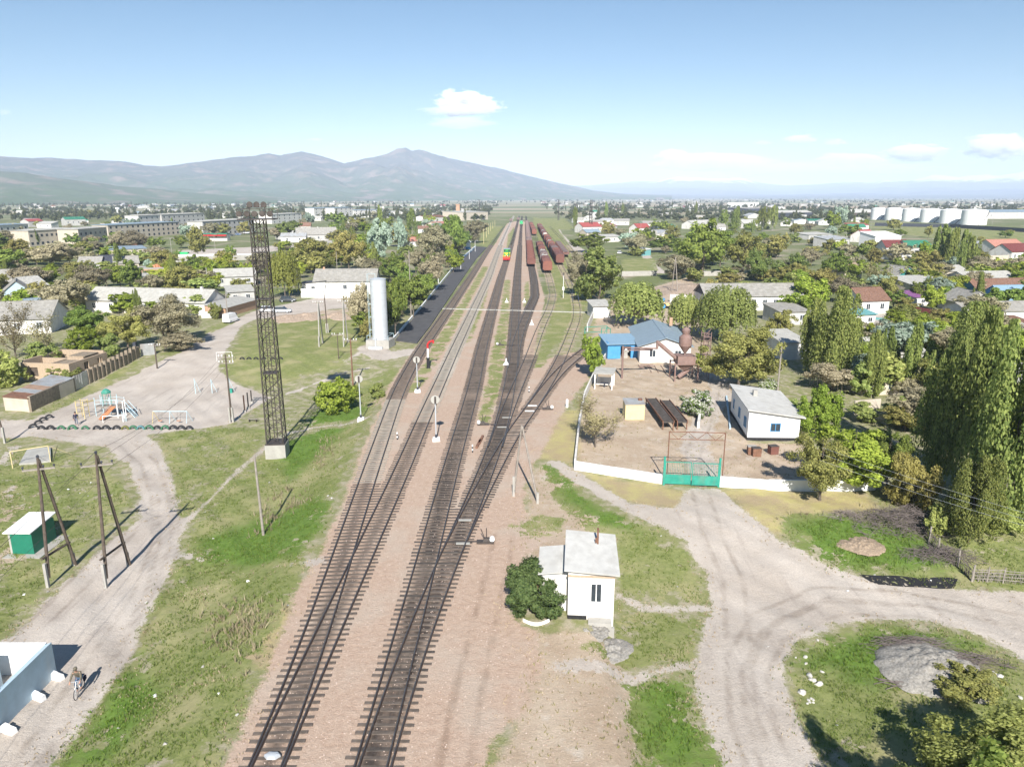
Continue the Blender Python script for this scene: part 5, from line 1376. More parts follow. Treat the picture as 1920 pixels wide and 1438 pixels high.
b.tube((0, 0, 3.2), (4.3, 1.2, 3.2), .06).tube((3, -1, 3.2), (4.6, -1.4, 3.2), .06).tube((0, 0, 2.2), (4.3, 1.2, 2.2), .05).tube((4.3, 1.2, 3.1), (3, -1, .4), .05).tube((4.3, 1.2, 3.1), (4.6, -1.4, 3.1), .05)
b.build('portal_frame', GREENP, sg)

# yard things
a, w, rz = frame(1172, 787, 1208, 787)
k = thing('store_box', 'pale yellow plank store with grey roof in the yard', 'store', a, rz)
hb_ = 1.95; MB().box((w / 2, .9, hb_ / 2), (w, 1.8, hb_)).build('wall', PALEY, k)
MB().slab([(-.06, -.08, hb_ + .02), (w + .06, -.08, hb_ + .02), (w + .06, 1.95, hb_ + .3), (-.06, 1.95, hb_ + .3)], .06).build('roof', TIN, k)
MB().box((w * .85, 1.2, hb_ + .38), (.5, .4, .22)).build('roof_crate', RUST, k)
a, w, rz = frame(1115, 729, 1147, 731)
k = thing('pavilion', 'small white post shelter with flat roof and dark table inside', 'shelter', a, rz); d = 2.6
for x, y in ((0, 0), (w, 0), (w, d), (0, d)): MB().box((x, y, 1.15), (.16, .16, 2.3)).build('post', WHITE2, k)
MB().slab([(-.25, -.3, 2.3), (w + .25, -.3, 2.3), (w + .25, d + .3, 2.5), (-.25, d + .3, 2.5)], .12).build('roof', SLATEL, k)
MB().box((w / 2, d - .05, .6), (w - .2, .1, 1.2)).build('back_wall', WHITE, k)
MB().box((w / 2, d / 2, .62), (1.2, .7, .08)).tube((w / 2, d / 2, 0), (w / 2, d / 2, .6), .1).build('table', NAVY, k)
for (ul, vl), (ur, vr), (bu, bv), lb in (((1243,806),(1261,806),(1238,760),'left one of the two dark planked inspection ramps'), ((1270,806),(1288,806),(1263,762),'right one of the two dark planked inspection ramps')):
    a = P(ul, vl); rr = thing('inspection_ramp', lb, 'ramp', a, .02, 'inspection ramps in the yard'); z = .95
    w = P(ur, vr).x - a.x; q = P(bu, bv); L = (q.y - a.y) * .96
    MB().box((w / 2, L / 2, z), (w, L, .14)).build('deck', DARKWOOD, rr)
    b = MB()
    for x in (-.05, w + .05): b.box((x, L / 2, z + .05), (.09, L + .1, .3))
    b.build('side_rail', RUST, rr)
    for x in (0, w):
        for y in (.1, L - .1): MB().box((x, y, z / 2 - .1), (.12, .12, z)).build('leg', RUST, rr)
for u, v, s_, lb in ((1409, 852, 0, 'rusty iron bin left of the red one'), (1417, 855, 1, 'rust brown iron bin standing slightly in front'), (1449, 851, 2, 'reddish iron bin by the white office')):
    k = thing('iron_bin', lb, 'bin', P(u, v), .15 * s_ - .1, 'bins before the white office')
    m_ = RUST if s_ < 2 else WAGRED
    b = MB(); b.box((0, 0, .5), (.9, .7, .9), taper=1.05); b.build('bin_body', m_, k)
    MB().box((0, 0, .955), (.96, .76, .05)).build('lid', MASTM if s_ else CONC, k)
    for x in (-.38, .38): MB().box((x, 0, .03), (.08, .6, .08)).build('runner', MASTM, k)
b = MB(); p = P(1196, 688)
for i in range(4): b.tube((p.x + i * .2, p.y - 1 + i * .7, .18), (p.x + 2.4 + i * .1, p.y - 1 + i * .7, .18), .05)
b.tube((p.x + .3, p.y - 1.2, .08), (p.x + .3, p.y + 1.4, .08), .06).tube((p.x + 2, p.y - 1.2, .08), (p.x + 2, p.y + 1.4, .08), .06)
tag(b.build('pipe_rack', RUSTP), 'low rusty pipe rack on the ground before the workshop', 'rack')
b = MB(); p = P(1222, 698)
for i in range(4): b.box((p.x + i * 1.1, p.y + 2, .06), (.08, 5, .12), -.05)
tag(b.build('ground_rails', RUSTP), 'short rails set in the yard before the workshop doors', 'rails')
# cyclone hopper tower
a = P(1281, 712); k = thing('cyclone_tower', 'rusty sawdust cyclone with hopper on steel legs', 'cyclone tower', a, .06); t = Ht(a, 614)
b = MB()
prof = [(.08, t * .5), (.95, t * .66), (.95, t * .81), (.95, t * .82), (.5, t * .87), (.62, t * .93), (.62, t * .96), (.3, t)]
b.lathe([(r_, z) for r_, z in prof], 22).tube((0, 0, t * .36), (0, 0, t * .55), .14); b.build('cyclone', RUSTP, k, smooth=False)
b = MB().box((0, 0, t * .405), (2.7, 2.4, t * .15)); b.add([(-1.35, -1.2, t * .33), (1.35, -1.2, t * .33), (1.35, 1.2, t * .33), (-1.35, 1.2, t * .33), (-.3, -.3, t * .19), (.3, -.3, t * .19), (.3, .3, t * .19), (-.3, .3, t * .19)], [(0, 4, 5, 1), (1, 5, 6, 2), (2, 6, 7, 3), (3, 7, 4, 0), (4, 7, 6, 5)]); b.build('hopper', RUSTP, k)
for x in (-1.75, 1.75):
    for y in (-1.4, 1.4): MB().box((x, y, t * .17), (.2, .2, t * .36)).build('leg', RUSTP, k)
b = MB()
for x in (-1.75, 1.75): b.tube((x, -1.4, .3), (x, 1.4, t * .32), .05).tube((x, 1.4, .3), (x, -1.4, t * .32), .05)
b.box((0, -1.4, t * .335), (3.7, .14, .14)).box((0, 1.4, t * .335), (3.7, .14, .14)).tube((-.8, 0, .4), (.9, .3, 1.6), .35); b.build('bracing', RUSTP, k)
MB().tube((-4.2, .3, t * .72), (-1.3, 0, t * .42), .3).build('duct', RUSTP, k)
b = MB(); b.tube((-9, 1.2, t * .60), (-4.1, .3, t * .6), .12).tube((-9.2, 1.2, 0), (-9.2, 1.2, t * .63), .16).tube((-4.2, .3, t * .6), (-4.2, .3, t * .75), .2).box((-6.6, 1.0, t * .56), (3.8, .4, .16)); b.build('feed_pipe', RUSTP, k)
b = MB(); lx = 2.6
for x in (lx, lx + 1.1):
    for y in (-.6, .6): b.tube((x, y, 0 if x > lx else t * .3), (x, y, t * .92), .06, n=6)
for i in range(11):
    z = t * (.3 + .058 * i)
    b.box((lx + .55, -.6, z), (1.1, .05, .07)).box((lx + .55, .6, z), (1.1, .05, .07))
    if i % 3 == 0: b.box((lx + .55, 0, z), (1.2, 1.3, .06)); b.tube((lx, -.6, z), (lx + 1.1, -.6, z + t * .17), .035, n=5)
b.build('ladder_tower', RUSTP, k)
# tractor
p = P(1247, 579); k = thing('tractor', 'old yellow tractor with big blue rear wheel in the yard', 'tractor', p, .3)
MB().box((0, 0, 1.05), (2.2, .8, .7), taper=.9).box((-.9, 0, 1.6), (.9, 1.1, .5), taper=.85).build('body', YELLOWP, k)
MB().box((-.9, 0, 2.15), (.85, 1.1, .8), taper=.9).box((-.9, 0, 2.6), (1.1, 1.3, .08)).build('cab', BLUEP, k)
for x, y, r_ in ((-.9, -.8, .75), (-.9, .8, .75), (1.0, -.65, .42), (1.0, .65, .42)):
    wh = MB().lathe([(r_ * .5, -.16), (r_, -.13), (r_, .13), (r_ * .5, .16)], 16, (x, y, r_), axis='y').build('wheel', RUBBER, k)
    MB().lathe([(.02, -.18), (r_ * .6, -.17), (r_ * .6, .17), (.02, .18)], 12, (x, y, r_), axis='y').build('rim', M('wheel_blue', (.08, .3, .55), .1, 2, .5), wh)
MB().path([(1.5, 0, .9), (2.6, 0, 2.2), (3.2, 0, 3.6)], .08).path([(1.2, .3, .9), (2.6, .3, 2.2)], .06).build('loader_arm', CONC, k)

# ------------------------------------------------------------------ poles
def pole(u, v, vt, label, leg=None, arm=0, stub=None, r=.13, mat=None, name='utility_pole', cat='utility pole', lean=0.0, brace=None, armang=0.0, lamp=False, group=None):
    p = P(u, v); h = Ht(p, vt); k = thing(name, label, cat, p, 0, group)
    mt = mat or WOOD; top = Vector((lean, 0, h)); q = None
    if leg:
        q = P(*leg) - p; top = Vector((q.x * .32, q.y * .32, h)); 
    foot = 1.5 if stub else 0
    MB().tube(Vector((0, 0, -.3)) if not foot else top * (foot * .45 / h), top, r, r * .72, 9).build('shaft', mt, k)
    if foot:
        MB().box((-.17 if stub == 2 else .0, -.16, .8), (.2, .22, 2.3)).build('footing', CONC, k)
        if stub == 2: MB().box((.2, -.1, .8), (.2, .22, 2.3)).build('footing', CONC, k)
    if q is not None:
        MB().tube(q + Vector((0, 0, -.3)), top + Vector((.05, .02, -.15)), r * 1.05, r * .75, 9).build('leaning_leg', mt, k)
        if brace: MB().tube(Vector((0, 0, 2.4)) - q * .1, q * .9 + Vector((0, 0, 2.1)), .09, .09, 7).build('brace', mt, k)
        if stub: MB().box((q.x - .1, q.y - .1, .3), (.22, .24, 1.5)).build('footing', CONC, k)
    for i in range(arm):
        z = h - .35 - i * .75 - (.5 if leg and brace else 0); ca, sa = math.cos(armang), math.sin(armang); L = .95 if not brace else 1.05
        c = top * (z / h)
        am = MB().box((c.x, c.y, z), (2 * L, .12, .12), armang).build('crossarm', WOODG, k)
        b = MB()
        for s_ in (-.92, -.5, .5, .92) if arm > 1 or not brace else (-.95, .95, .3): b.lathe([(.03, .05), (.03, .16), (.075, .17), (.085, .24), (.05, .3), (.01, .31)], 8, (c.x + s_ * L * ca, c.y + s_ * L * sa, z))
        b.build('insulator', NAVY if brace else WHITE2, am)
    if brace: MB().lathe([(.05, 0), (.1, .06), (.1, .18), (.02, .24)], 8, (top.x, top.y, h)).build('top_insulator', NAVY, k)
    if lamp:
        l_ = MB().path([(0, 0, h), (.4, 0, h + .25), (1.0, 0, h + .2)], .045).build('lamp_arm', GALV, k)
        MB().box((1.15, 0, h + .16), (.5, .2, .14), taper=.7).build('lamp_head', GALV, l_)
    return k, p + top
k1, t1 = pole(93, 1099, 868, 'left A shaped wooden pole with concrete footings beside the green kiosk', (143, 1058), 1, 1, brace=True, armang=.35)
k2, t2 = pole(201, 1100, 861, 'right A shaped wooden pole with concrete footings by the dirt road', (244, 1058), 1, 1, brace=True, armang=.35)
pole(494, 1003, 853, 'single concrete pole on the grass bank below the mast', mat=WOODG, lean=-.15, r=.12)
k4, t4 = pole(435, 791, 665, 'wooden pole on twin concrete stubs beside the exercise bars', arm=2, stub=2)
pole(295, 691, 644, 'wooden pole with crossarm at the bend of the village road', arm=1)
pole(11, 830, 760, 'wooden pole leaning at the left edge of the lot', lean=-.5, stub=1)
pole(599, 650, 566, 'left A shaped concrete pole on the field beside the water tower', (606, 643), 1, 1, mat=CONC)
pole(645, 650, 564, 'right A shaped concrete pole on the field beside the water tower', (653, 642), 1, 1, mat=CONC)
pole(614, 624, 545, 'rust brown pole behind the two A shaped field poles', stub=2, lean=-.2)
pole(635, 673, 624, 'short thin pole with crossarm on the field path', arm=1, r=.09)
pole(662, 726, 634, 'reddish wooden pole with crossarm at the shrub clump', arm=1, mat=RUST)
pole(963, 929, 793, 'A shaped concrete pole between the tracks and the yard path', (1010, 943), 0, 1, mat=WOODG, r=.11)
pole(1259, 550, 482, 'tall A shaped pole beside the wide pinkish tree', (1271, 552), 0, 0, mat=WOODG)
pole(1457, 742, 650, 'weathered pole behind the white office', mat=WOODG)
pole(1708, 566, 524, 'pale leaning pole beside the purple roofed shed', mat=CONC, lean=.4)
pole(428, 604, 552, 'pole beside the parked white van', mat=WOODG)
pole(391, 548, 502, 'thin grey pole in front of the pale roofs left of the mast', mat=CONC)
pole(324, 492, 446, 'white lamp pole by the dark street, left one', mat=CONC, r=.1)
pole(405, 482, 442, 'white lamp pole by the dark street, right one', mat=CONC, r=.1)
pole(235, 468, 424, 'white lamp pole before the long cream block', mat=CONC, r=.1)
pole(561, 548, 487, 'leaning pole right of the willow', mat=WOODG, lean=-.3)
pole(633, 520, 472, 'thin pole behind the station house roof', mat=WOODG)
pole(771, 596, 470, 'grey pole between the platform trees', mat=WOODG)
for i, (u, v, vt) in enumerate(((798,543,508),(822,532,491),(864,506,486),(891,473,452),(880,487,470))):
    pole(u, v, vt, 'pale platform lamp post, %s from the water tower' % ('first', 'second', 'third', 'fifth', 'fourth')[i], mat=WHITE2, r=.1, name='lamp_post', cat='lamp post', lamp=True, group='lamp posts along the platform')
for u, v, vt in ((907,457,430),(912,446,425),(916,440,420),(920,434,418),(924,429,416),(928,425,413)):
    pole(u, v, vt, 'thin whitewashed post in the row past the platform end', mat=PALEY, r=.12, name='post', cat='post', group='posts past the platform end')
for u, v, vt, lb in ((1147, 543, 529, 'short dark post left of the tall A pole'), (1306, 552, 530, 'short dark post right of the tall A pole'), (1567, 462, 425, 'white pole among the roofs behind the broad poplar'), (1584, 468, 436, 'second white pole among the roofs behind the broad poplar'), (1690, 436, 420, 'white pole in the green field before the tanks'), (1632, 436, 418, 'thin post left of the green field'), (1860, 424, 393, 'grey pole before the blue grey warehouse'), (1201, 440, 407, 'pale pole beside the small red roof'), (1218, 440, 405, 'second pale pole beside the small red roof')):
    pole(u, v, vt, lb, mat=CONC if 'dark' not in lb else MASTM, r=.09)
def wire(a, b, sag, label=None):
    m = (a + b) / 2; pts = [a.lerp(b, i / 10) - Vector((0, 0, sag * 4 * (i / 10) * (1 - i / 10))) for i in range(11)]
    return MB().path(pts, .007, 3)
for i, s_ in enumerate((-1, 0, 1)):
    off = Vector((s_ * .9, s_ * .3, -1.0 if s_ else .2))
    w_ = MB()
    for a_, b_ in ((t2 + off, Vector((t4.x + s_ * .7, t4.y, t4.z - .4))), (t2 + off, t1 + off), (t2 + off, Vector((t2.x + 4 + s_, 12, t2.z - 1)))):
        pts = [a_.lerp(b_, j / 10) - Vector((0, 0, 1.0 * 4 * (j / 10) * (1 - j / 10))) for j in range(11)]; w_.path(pts, .012, 4)
    tag(w_.build('overhead_wire', MASTM), ('left strand', 'top strand', 'right strand')[i] + ' of the overhead wires over the dirt road', 'wire', 'wires over the dirt road')
for i in range(3):
    a_ = Vector((26 + i * .5, 58 + i, 5.4 + i * .2)); b_ = Vector((44 + i * .5, 36, 5.4 + i * .2))
    tag(wire(a_, b_, .5).build('overhead_wire', GALV), 'thin pale wire crossing before the great poplars, %s strand' % ('upper', 'middle', 'lower')[i], 'wire', 'wires before the great poplars')
# ------------------------------------------------------------------ lattice floodlight mast
def lattice_mast(p, h, wb, wt, nb, label, near=True, lamps=8, rad=.075):
    k = thing('floodlight_mast', label, 'floodlight mast', p, .1)
    c = lambda t: (wb + (wt - wb) * t) / 2
    cor = ((-1, -1), (1, -1), (1, 1), (-1, 1)); b0 = .0
    if near:
        MB().box((0, 0, .55), (wb + .4, wb + .4, 1.9)).build('plinth', CONC, k); b0 = 1.5
        MB().box((0, 0, 1.56), (wb + .3, wb + .3, .12)).build('base_frame', MASTM, k)
    for sx, sy in cor:
        MB().box((0, 0, 0), (.01, .01, .01)) if False else None
        MB().tube((sx * c(0), sy * c(0), b0), (sx * c(1), sy * c(1), h), rad, rad * .8, 6).build('leg', MASTM, k)
    b = MB(); br = rad * .4
    for i in range(nb):
        ta, tb = i / nb, (i + 1) / nb; za, zb = b0 + (h - b0) * ta, b0 + (h - b0) * tb
        for j in range(4):
            (x0, y0), (x1, y1) = cor[j], cor[(j + 1) % 4]
            b.tube((x0 * c(ta), y0 * c(ta), za), (x1 * c(tb), y1 * c(tb), zb), br, n=4, cap=False).tube((x1 * c(ta), y1 * c(ta), za), (x0 * c(tb), y0 * c(tb), zb), br, n=4, cap=False)
            b.tube((x0 * c(tb), y0 * c(tb), zb), (x1 * c(tb), y1 * c(tb), zb), br, n=4, cap=False)
    b.build('lattice', MASTM, k)
    if near:
        b = MB(); b.tube((.15, 0, b0), (.15, 0, h), .05, n=5).tube((-.2, 0, b0), (-.2, 0, h), .05, n=5)
        for i in range(int((h - b0) / .5)): b.tube((-.2, 0, b0 + i * .5), (.15, 0, b0 + i * .5), .02, n=4, cap=False)
        for i in (.33, .66, .86): b.box((0, 0, b0 + (h - b0) * i), (2 * c(i) * .9, 2 * c(i) * .9, .06))
        b.build('inner_ladder', MASTM, k)
    pw = wt + 2.2 if near else wt + 3
    b = MB().box((0, 0, h), (pw, wt + 1.3, .1))
    for x in (-pw / 2, pw / 2):
        for y in (-wt / 2 - .6, wt / 2 + .6): b.tube((x, y, h), (x, y, h + 1.0), .03, n=5)
    for y in (-wt / 2 - .6, wt / 2 + .6): b.tube((-pw / 2, y, h + 1), (pw / 2, y, h + 1), .03, n=5)
    b.tube((-.8, 0, h), (-.8, 0, h + 1.3), .05).tube((.8, 0, h), (.8, 0, h + 1.3), .05).tube((-1.0, 0, h + 1.2), (1.0, 0, h + 1.2), .05)
    b.build('platform', MASTM, k)
    for i in range(lamps):
        up = i >= 5; x = (-pw / 2 + .25 + i * (pw - .5) / 4) if not up else (-.7 + (i - 5) * .7)
        z = h + (.55 if not up else 1.45); y = -wt / 2 - .55 if not up else 0
        la = MB().lathe([(.07, .32), (.18, .28), (.29, .05), (.31, -.08), (.29, -.12)], 14, (x, y, z), axis='y').build('floodlight', MASTM, k)
        MB().lathe([(.01, -.06), (.27, -.06), (.27, -.04), (.01, -.04)], 14, (x, y, z), axis='y').build('lamp_glass', GALV if i in (0, 1, 2) else GLASS, la)
    return k
mp0 = P(521, 853); lattice_mast(mp0, Ht(mp0, 411), 1.8, 1.35, 17, 'tall dark steel lattice mast with round floodlights on concrete plinth')
for u, v, vt, lb in ((1107, 436, 380, 'far lattice floodlight mast right of the wagons'), (1047, 413, 376, 'far thin lattice mast behind the wagons'), (899, 409, 376, 'far thin lattice mast left of the tracks'), (1080, 425, 384, 'far thin lattice mast by the tall poplar')):
    p = P(u, v); lattice_mast(p, Ht(p, vt), 2.4 if u == 1107 else 1.5, 1.5 if u == 1107 else 1.2, 9, lb, False, 8 if u == 1107 else 3, .16)
# ------------------------------------------------------------------ water tower (steel column on concrete block)
a = P(714, 651); k = thing('water_tower', 'pale grey steel column tank on a concrete block by the platform', 'water tower', a, -.16)
bl = MB().box((0, 0, .55), (4.4, 3.6, 2.1), taper=.985).build('plinth', CONC, k)
top = Ht(a, 523); r_ = 1.45
b = MB(); prof = [(r_ + .08, 1.6), (r_ + .08, 1.75)]
for i in range(9):
    z = 1.75 + (top - 1.75) * i / 9; z2 = 1.75 + (top - 1.75) * (i + 1) / 9; prof += [(r_, z), (r_ - .012, z2 - .03), (r_ + .012, z2 - .03), (r_ + .012, z2)]
prof += [(r_ + .03, top), (r_ * .5, top + .16), (.01, top + .2)]
b.lathe(prof, 40); b.build('tank', GALV, k, smooth=False)
b = MB()
for y in (-.28, .28): b.tube((-r_ - .5, y, 1.6), (-r_ - .5, y, top + .9), .03, n=6)
for i in range(int(top / .4)): b.tube((-r_ - .5, -.28, 1.8 + i * .4), (-r_ - .5, .28, 1.8 + i * .4), .018, n=4)
for z in (3.2, 5.6, 8, 10.4): b.tube((-r_, -.28, z), (-r_ - .5, -.28, z), .03).tube((-r_, .28, z), (-r_ - .5, .28, z), .03)
b.tube((-r_ - .5, .28, top + .9), (-r_ * .4, .28, top + .9), .03).tube((-r_ * .4, .28, top + .9), (-r_ * .4, .28, top + .1), .03)
b.build('ladder', LBLUE, k)
b = MB()
for x, y in ((-2, -1.6), (2, -1.6), (2, 1.6), (-2, 1.6)): b.tube((x, y, 1.5), (x, y, 2.4), .035)
b.path([(2, -1.6, 2.4), (2, 1.6, 2.4), (-2, 1.6, 2.4), (-2, -1.6, 2.4), (-1.2, -1.6, 2.4)], .03); b.build('railing', LBLUE, k)
MB().tube((-.3, -1.9, 0), (-.3, -1.9, 1.9), .12).tube((-.3, -1.9, 1.8), (-.3, -1.2, 2.2), .12).box((-.2, -2.2, .25), (2.6, .5, .5)).build('pipe', GALV, k)

# ------------------------------------------------------------------ railway furniture
def signal(u, v, vt, label):
    p = P(u, v); h = Ht(p, vt); k = thing('dwarf_signal', label, 'signal', p, .1, 'round signals between the tracks')
    MB().box((0, 0, .12), (.9, .8, .5), taper=.85).build('base', WHITE2, k)
    MB().tube((0, 0, .3), (0, 0, h - .5), .075, .06, 10).build('shaft', GALV, k); MB().tube((0, 0, .3), (0, 0, .75), .13).build('collar', NAVY, k)
    d = MB().lathe([(.01, -.03), (.48, -.03), (.5, 0), (.48, .03), (.01, .03)], 24, (0, -.1, h - .5), axis='y').build('disc', SLATEL, k)
    MB().box((0, -.2, h - .5), (.22, .16, .75), taper=.9).box((0, .1, h - .5), (.26, .3, .8)).build('lamp_case', MASTM, k)
signal(818, 826, 741, 'nearest round white signal on a grey post beside the second track')
signal(677, 788, 703, 'round white signal standing on the grass bank')
signal(783, 735, 668, 'round white signal right beside the leftmost track')
p = P(803, 690); h = Ht(p, 645); k = thing('water_crane', 'black and white standpipe with red swing arm between tracks', 'water crane', p)
MB().lathe([(.34, 0), (.34, .1), (.26, .15), (.24, 1.5), (.3, 1.55), (.3, 1.7), (.2, 1.75)], 14).build('base', BLACKP, k)
MB().tube((0, 0, 1.7), (0, 0, h - .5), .17, .15, 12).build('standpipe', WHITE2, k)
MB().path([(0, 0, h - .7), (-.02, 0, h - .1), (.3, -.05, h + .35), (.9, -.1, h + .55)], .17, 10).box((.95, -.1, h + .4), (.24, .24, .5)).build('swing_arm', REDP, k)
for u, v, lb in ((745, 824, 'small black and white marker post between the first two tracks'), (886, 848, 'small black and white marker post between the oily tracks'), (992, 736, 'small black and white marker post right of the central track')):
    k = thing('marker_post', lb, 'marker post', P(u, v), 0, 'low marker posts'); 
    for i in range(4): MB().tube((0, 0, i * .22), (0, 0, (i + 1) * .22), .075, n=8).build('band', WHITE2 if i % 2 else BLACKP, k)
for u, v, lb in ((950, 567, 'white pyramid marker between the oily tracks, left'), (983, 567, 'white pyramid marker between the oily tracks, right'), (997, 609, 'white pyramid marker by the bending dark track'), (949, 684, 'small white stone marker by the central track')):
    b = MB().add([(-.5, -.4, 0), (.5, -.4, 0), (.5, .4, 0), (-.5, .4, 0), (-.1, -.08, .6), (.1, -.08, .6), (.1, .08, .6), (-.1, .08, .6)], [(0, 1, 5, 4), (1, 2, 6, 5), (2, 3, 7, 6), (3, 0, 4, 7), (4, 5, 6, 7)])
    b.tube((0, 0, .55), (0, 0, 1.1), .12, .09); o = b.build('pyramid_marker', WHITE2); o.location = P(u, v); tag(o, lb, 'marker', 'white pyramid markers')
for u, v, s_, lb in ((906, 797, 1, 'switch stand left of the central track'), (1027, 768, -1, 'switch stand right of the brown siding'), (910, 1018, -1, 'nearest switch stand with white weight beside the lower turnout'), (938, 648, 1, 'switch stand farther up the central track')):
    k = thing('switch_stand', lb, 'switch stand', P(u, v), 0 if s_ > 0 else math.pi, 'switch stands beside the tracks')
    MB().box((0, 0, .12), (1.4, .5, .16)).box((-.1, 0, .32), (.6, .4, .3), taper=.7).build('base', MASTM, k)
    MB().tube((0, 0, .3), (.35, 0, 1.25), .035).tube((-.1, 0, .4), (-.1, .1, 1.35), .035).build('lever', MASTM, k)
    MB().lathe([(.01, -.16), (.2, -.14), (.2, .14), (.01, .16)], 12, (-.55, 0, .38), axis='y').build('weight', WHITE2, k)
    MB().box((2.0, -.05, .14), (3.0, .08, .06)).build('rod', MASTM, k)
for u, v in ((950, 785), (941, 803), (872, 978), (868, 1022)):
    o = MB().box((0, 0, .16), (1.1, .3, .06)).build('guard_plate', SLATEL); o.location = P(u, v); tag(o, 'whitewashed guard plate between rails of the central turnouts', 'plate', 'white plates between rails')
for u, v in ((998, 763), (993, 773)):
    o = MB().box((0, 0, .18), (1.2, .35, .06)).build('guard_plate', WHITE2); o.location = P(u, v); tag(o, 'whitewashed guard plate between rails of the brown siding', 'plate', 'white plates on the siding')
o = MB().lathe([(.42, 0), (.4, .12), (.2, .16), (.01, .17)], 6).build('rail_lubricator', GALV); o.location = P(511, 1421) + Vector((0, 0, .1)); o.scale = (1, .6, 1); tag(o, 'shiny metal plate box between the rails at the bottom edge', 'box')
for i, (u, v) in enumerate(((902, 826), (897, 834))):
    o = MB().box((0, 0, .13), (.26, 2.6, .22)).build('loose_sleeper', RUST); o.location = P(u, v); o.rotation_euler = (0, 0, -.12); tag(o, ('upper', 'lower')[i] + ' loose brown sleeper lying between tracks', 'sleeper', 'loose sleepers')
k = thing('concrete_post', 'short white concrete post right of the siding switch', 'post', P(1063, 764)); MB().box((0, 0, .5), (.3, .25, 1.1)).build('shaft', WHITE2, k); MB().box((0, 0, 1.08), (.32, .27, .1), taper=.5).build('cap', WHITE2, k)
p = P(1056, 559); h = Ht(p, 512); k = thing('signal_post', 'thin white banded signal post between the curved rusty tracks', 'signal post', p); MB().tube((0, 0, 0), (0, 0, h), .09, .06).build('shaft', WHITE2, k); MB().box((0, 0, 2.6), (.5, .3, .9)).build('cabinet', WHITE2, k); MB().box((.05, -.1, h - .2), (.3, .3, .7)).build('lamp_case', MASTM, k)
# ------------------------------------------------------------------ rolling stock
WL = 13.6
def bogies(k, par, mat=None):
    for y in (-4.3, 4.3):
        b = MB()
        for x in (-.79, .79):
            b.box((x * 1.12, y, .55), (.12, 2.3, .3))
            for yy in (-.92, .92): b.lathe([(.02, -.07), (.47, -.06), (.47, .06), (.02, .07)], 12, (x, y + yy, .47), axis='x')
        b.box((0, y, .6), (1.7, .5, .3)); b.build('bogie', MASTM, k)
def wagon_box(mat, name='boxcar'):
    k = thing(name, 'x', 'railway wagon')
    b = MB(); w, L = 1.62, WL / 2 - .5
    b.box((0, 0, 2.35), (2 * w, 2 * L, 2.6)).box((0, 0, .95), (2.7, 2 * L, .25))
    for s_ in (-1, 1):
        for i in range(9): b.box((s_ * (w + .03), -L + .35 + i * (2 * L - .7) / 8, 2.35), (.09, .12, 2.5))
        b.box((s_ * (w + .05), 0, 2.25), (.08, 2.4, 2.3))
    for x in (-1.2, -.4, .4, 1.2):
        for s_ in (-1, 1): b.box((x, s_ * (L + .03), 2.35), (.1, .09, 2.5))
    b.build('body', mat, k)
    n = 7; V = []; 
    for y in (-L - .08, L + .08):
        for i in range(n + 1):
            t = math.pi * i / n; V.append((-math.cos(t) * (w + .06), y, 3.62 + .62 * math.sin(t) ** .8))
    r = MB().add(V, [(i, i + 1, i + n + 2, i + n + 1) for i in range(n)] + [tuple(range(n, -1, -1)), tuple(range(n + 1, 2 * n + 2))])
    for y in (-2.4, 2.4): r.box((0, y, 4.26), (.7, .7, .08))
    r.build('roof', mat, k); bogies(k, None); return k
def wagon_gondola(mat, name='gondola_wagon'):
    k = thing(name, 'x', 'railway wagon'); b = MB(); w, L = 1.55, WL / 2 - .5; h = 1.95
    for s_ in (-1, 1):
        b.box((s_ * w, 0, 1.1 + h / 2), (.1, 2 * L, h)); b.box((0, s_ * L, 1.1 + h / 2), (2 * w - .1, .1, h))
        for i in range(9): b.box((s_ * (w + .08), -L + .4 + i * (2 * L - .8) / 8, 1.1 + h / 2), (.1, .14, h))
        b.box((s_ * (w + .03), 0, 1.1 + h), (.2, 2 * L + .1, .12)); b.box((0, s_ * (L + .03), 1.1 + h), (2 * w - .2, .16, .1))
    b.box((0, 0, .98), (2.7, 2 * L, .24)); b.build('body', mat, k)
    MB().box((0, 0, 1.2), (2 * w - .12, 2 * L - .12, .14)).build('floor', WAGIN, k); bogies(k, None); return k
def wagon_tank(mat, name='tank_wagon'):
    k = thing(name, 'x', 'railway wagon'); L = WL / 2 - .8
    b = MB().lathe([(.01, -L), (.8, -L + .05), (1.25, -L + .25), (1.45, -L + .6), (1.45, L - .6), (1.25, L - .25), (.8, L - .05), (.01, L)], 20, (0, 0, 2.6), axis='y')
    b.build('tank', mat, k, smooth=True)
    b = MB().lathe([(.55, 0), (.55, .35), (.3, .45), (.01, .46)], 12, (0, 0, 3.95)); b.box((0, 0, 4.1), (.5, 3.4, .06)); b.build('dome', WAGGREY, k)
    b = MB().box((0, 0, 1.0), (.7, 2 * L + 1, .3)).box((0, -L, 1.05), (2.8, .3, .35)).box((0, L, 1.05), (2.8, .3, .35))
    for y in (-4.1, 4.1): b.box((0, y, 1.3), (2.3, .5, .5))
    b.build('frame', WAGGREY, k); bogies(k, None); return k
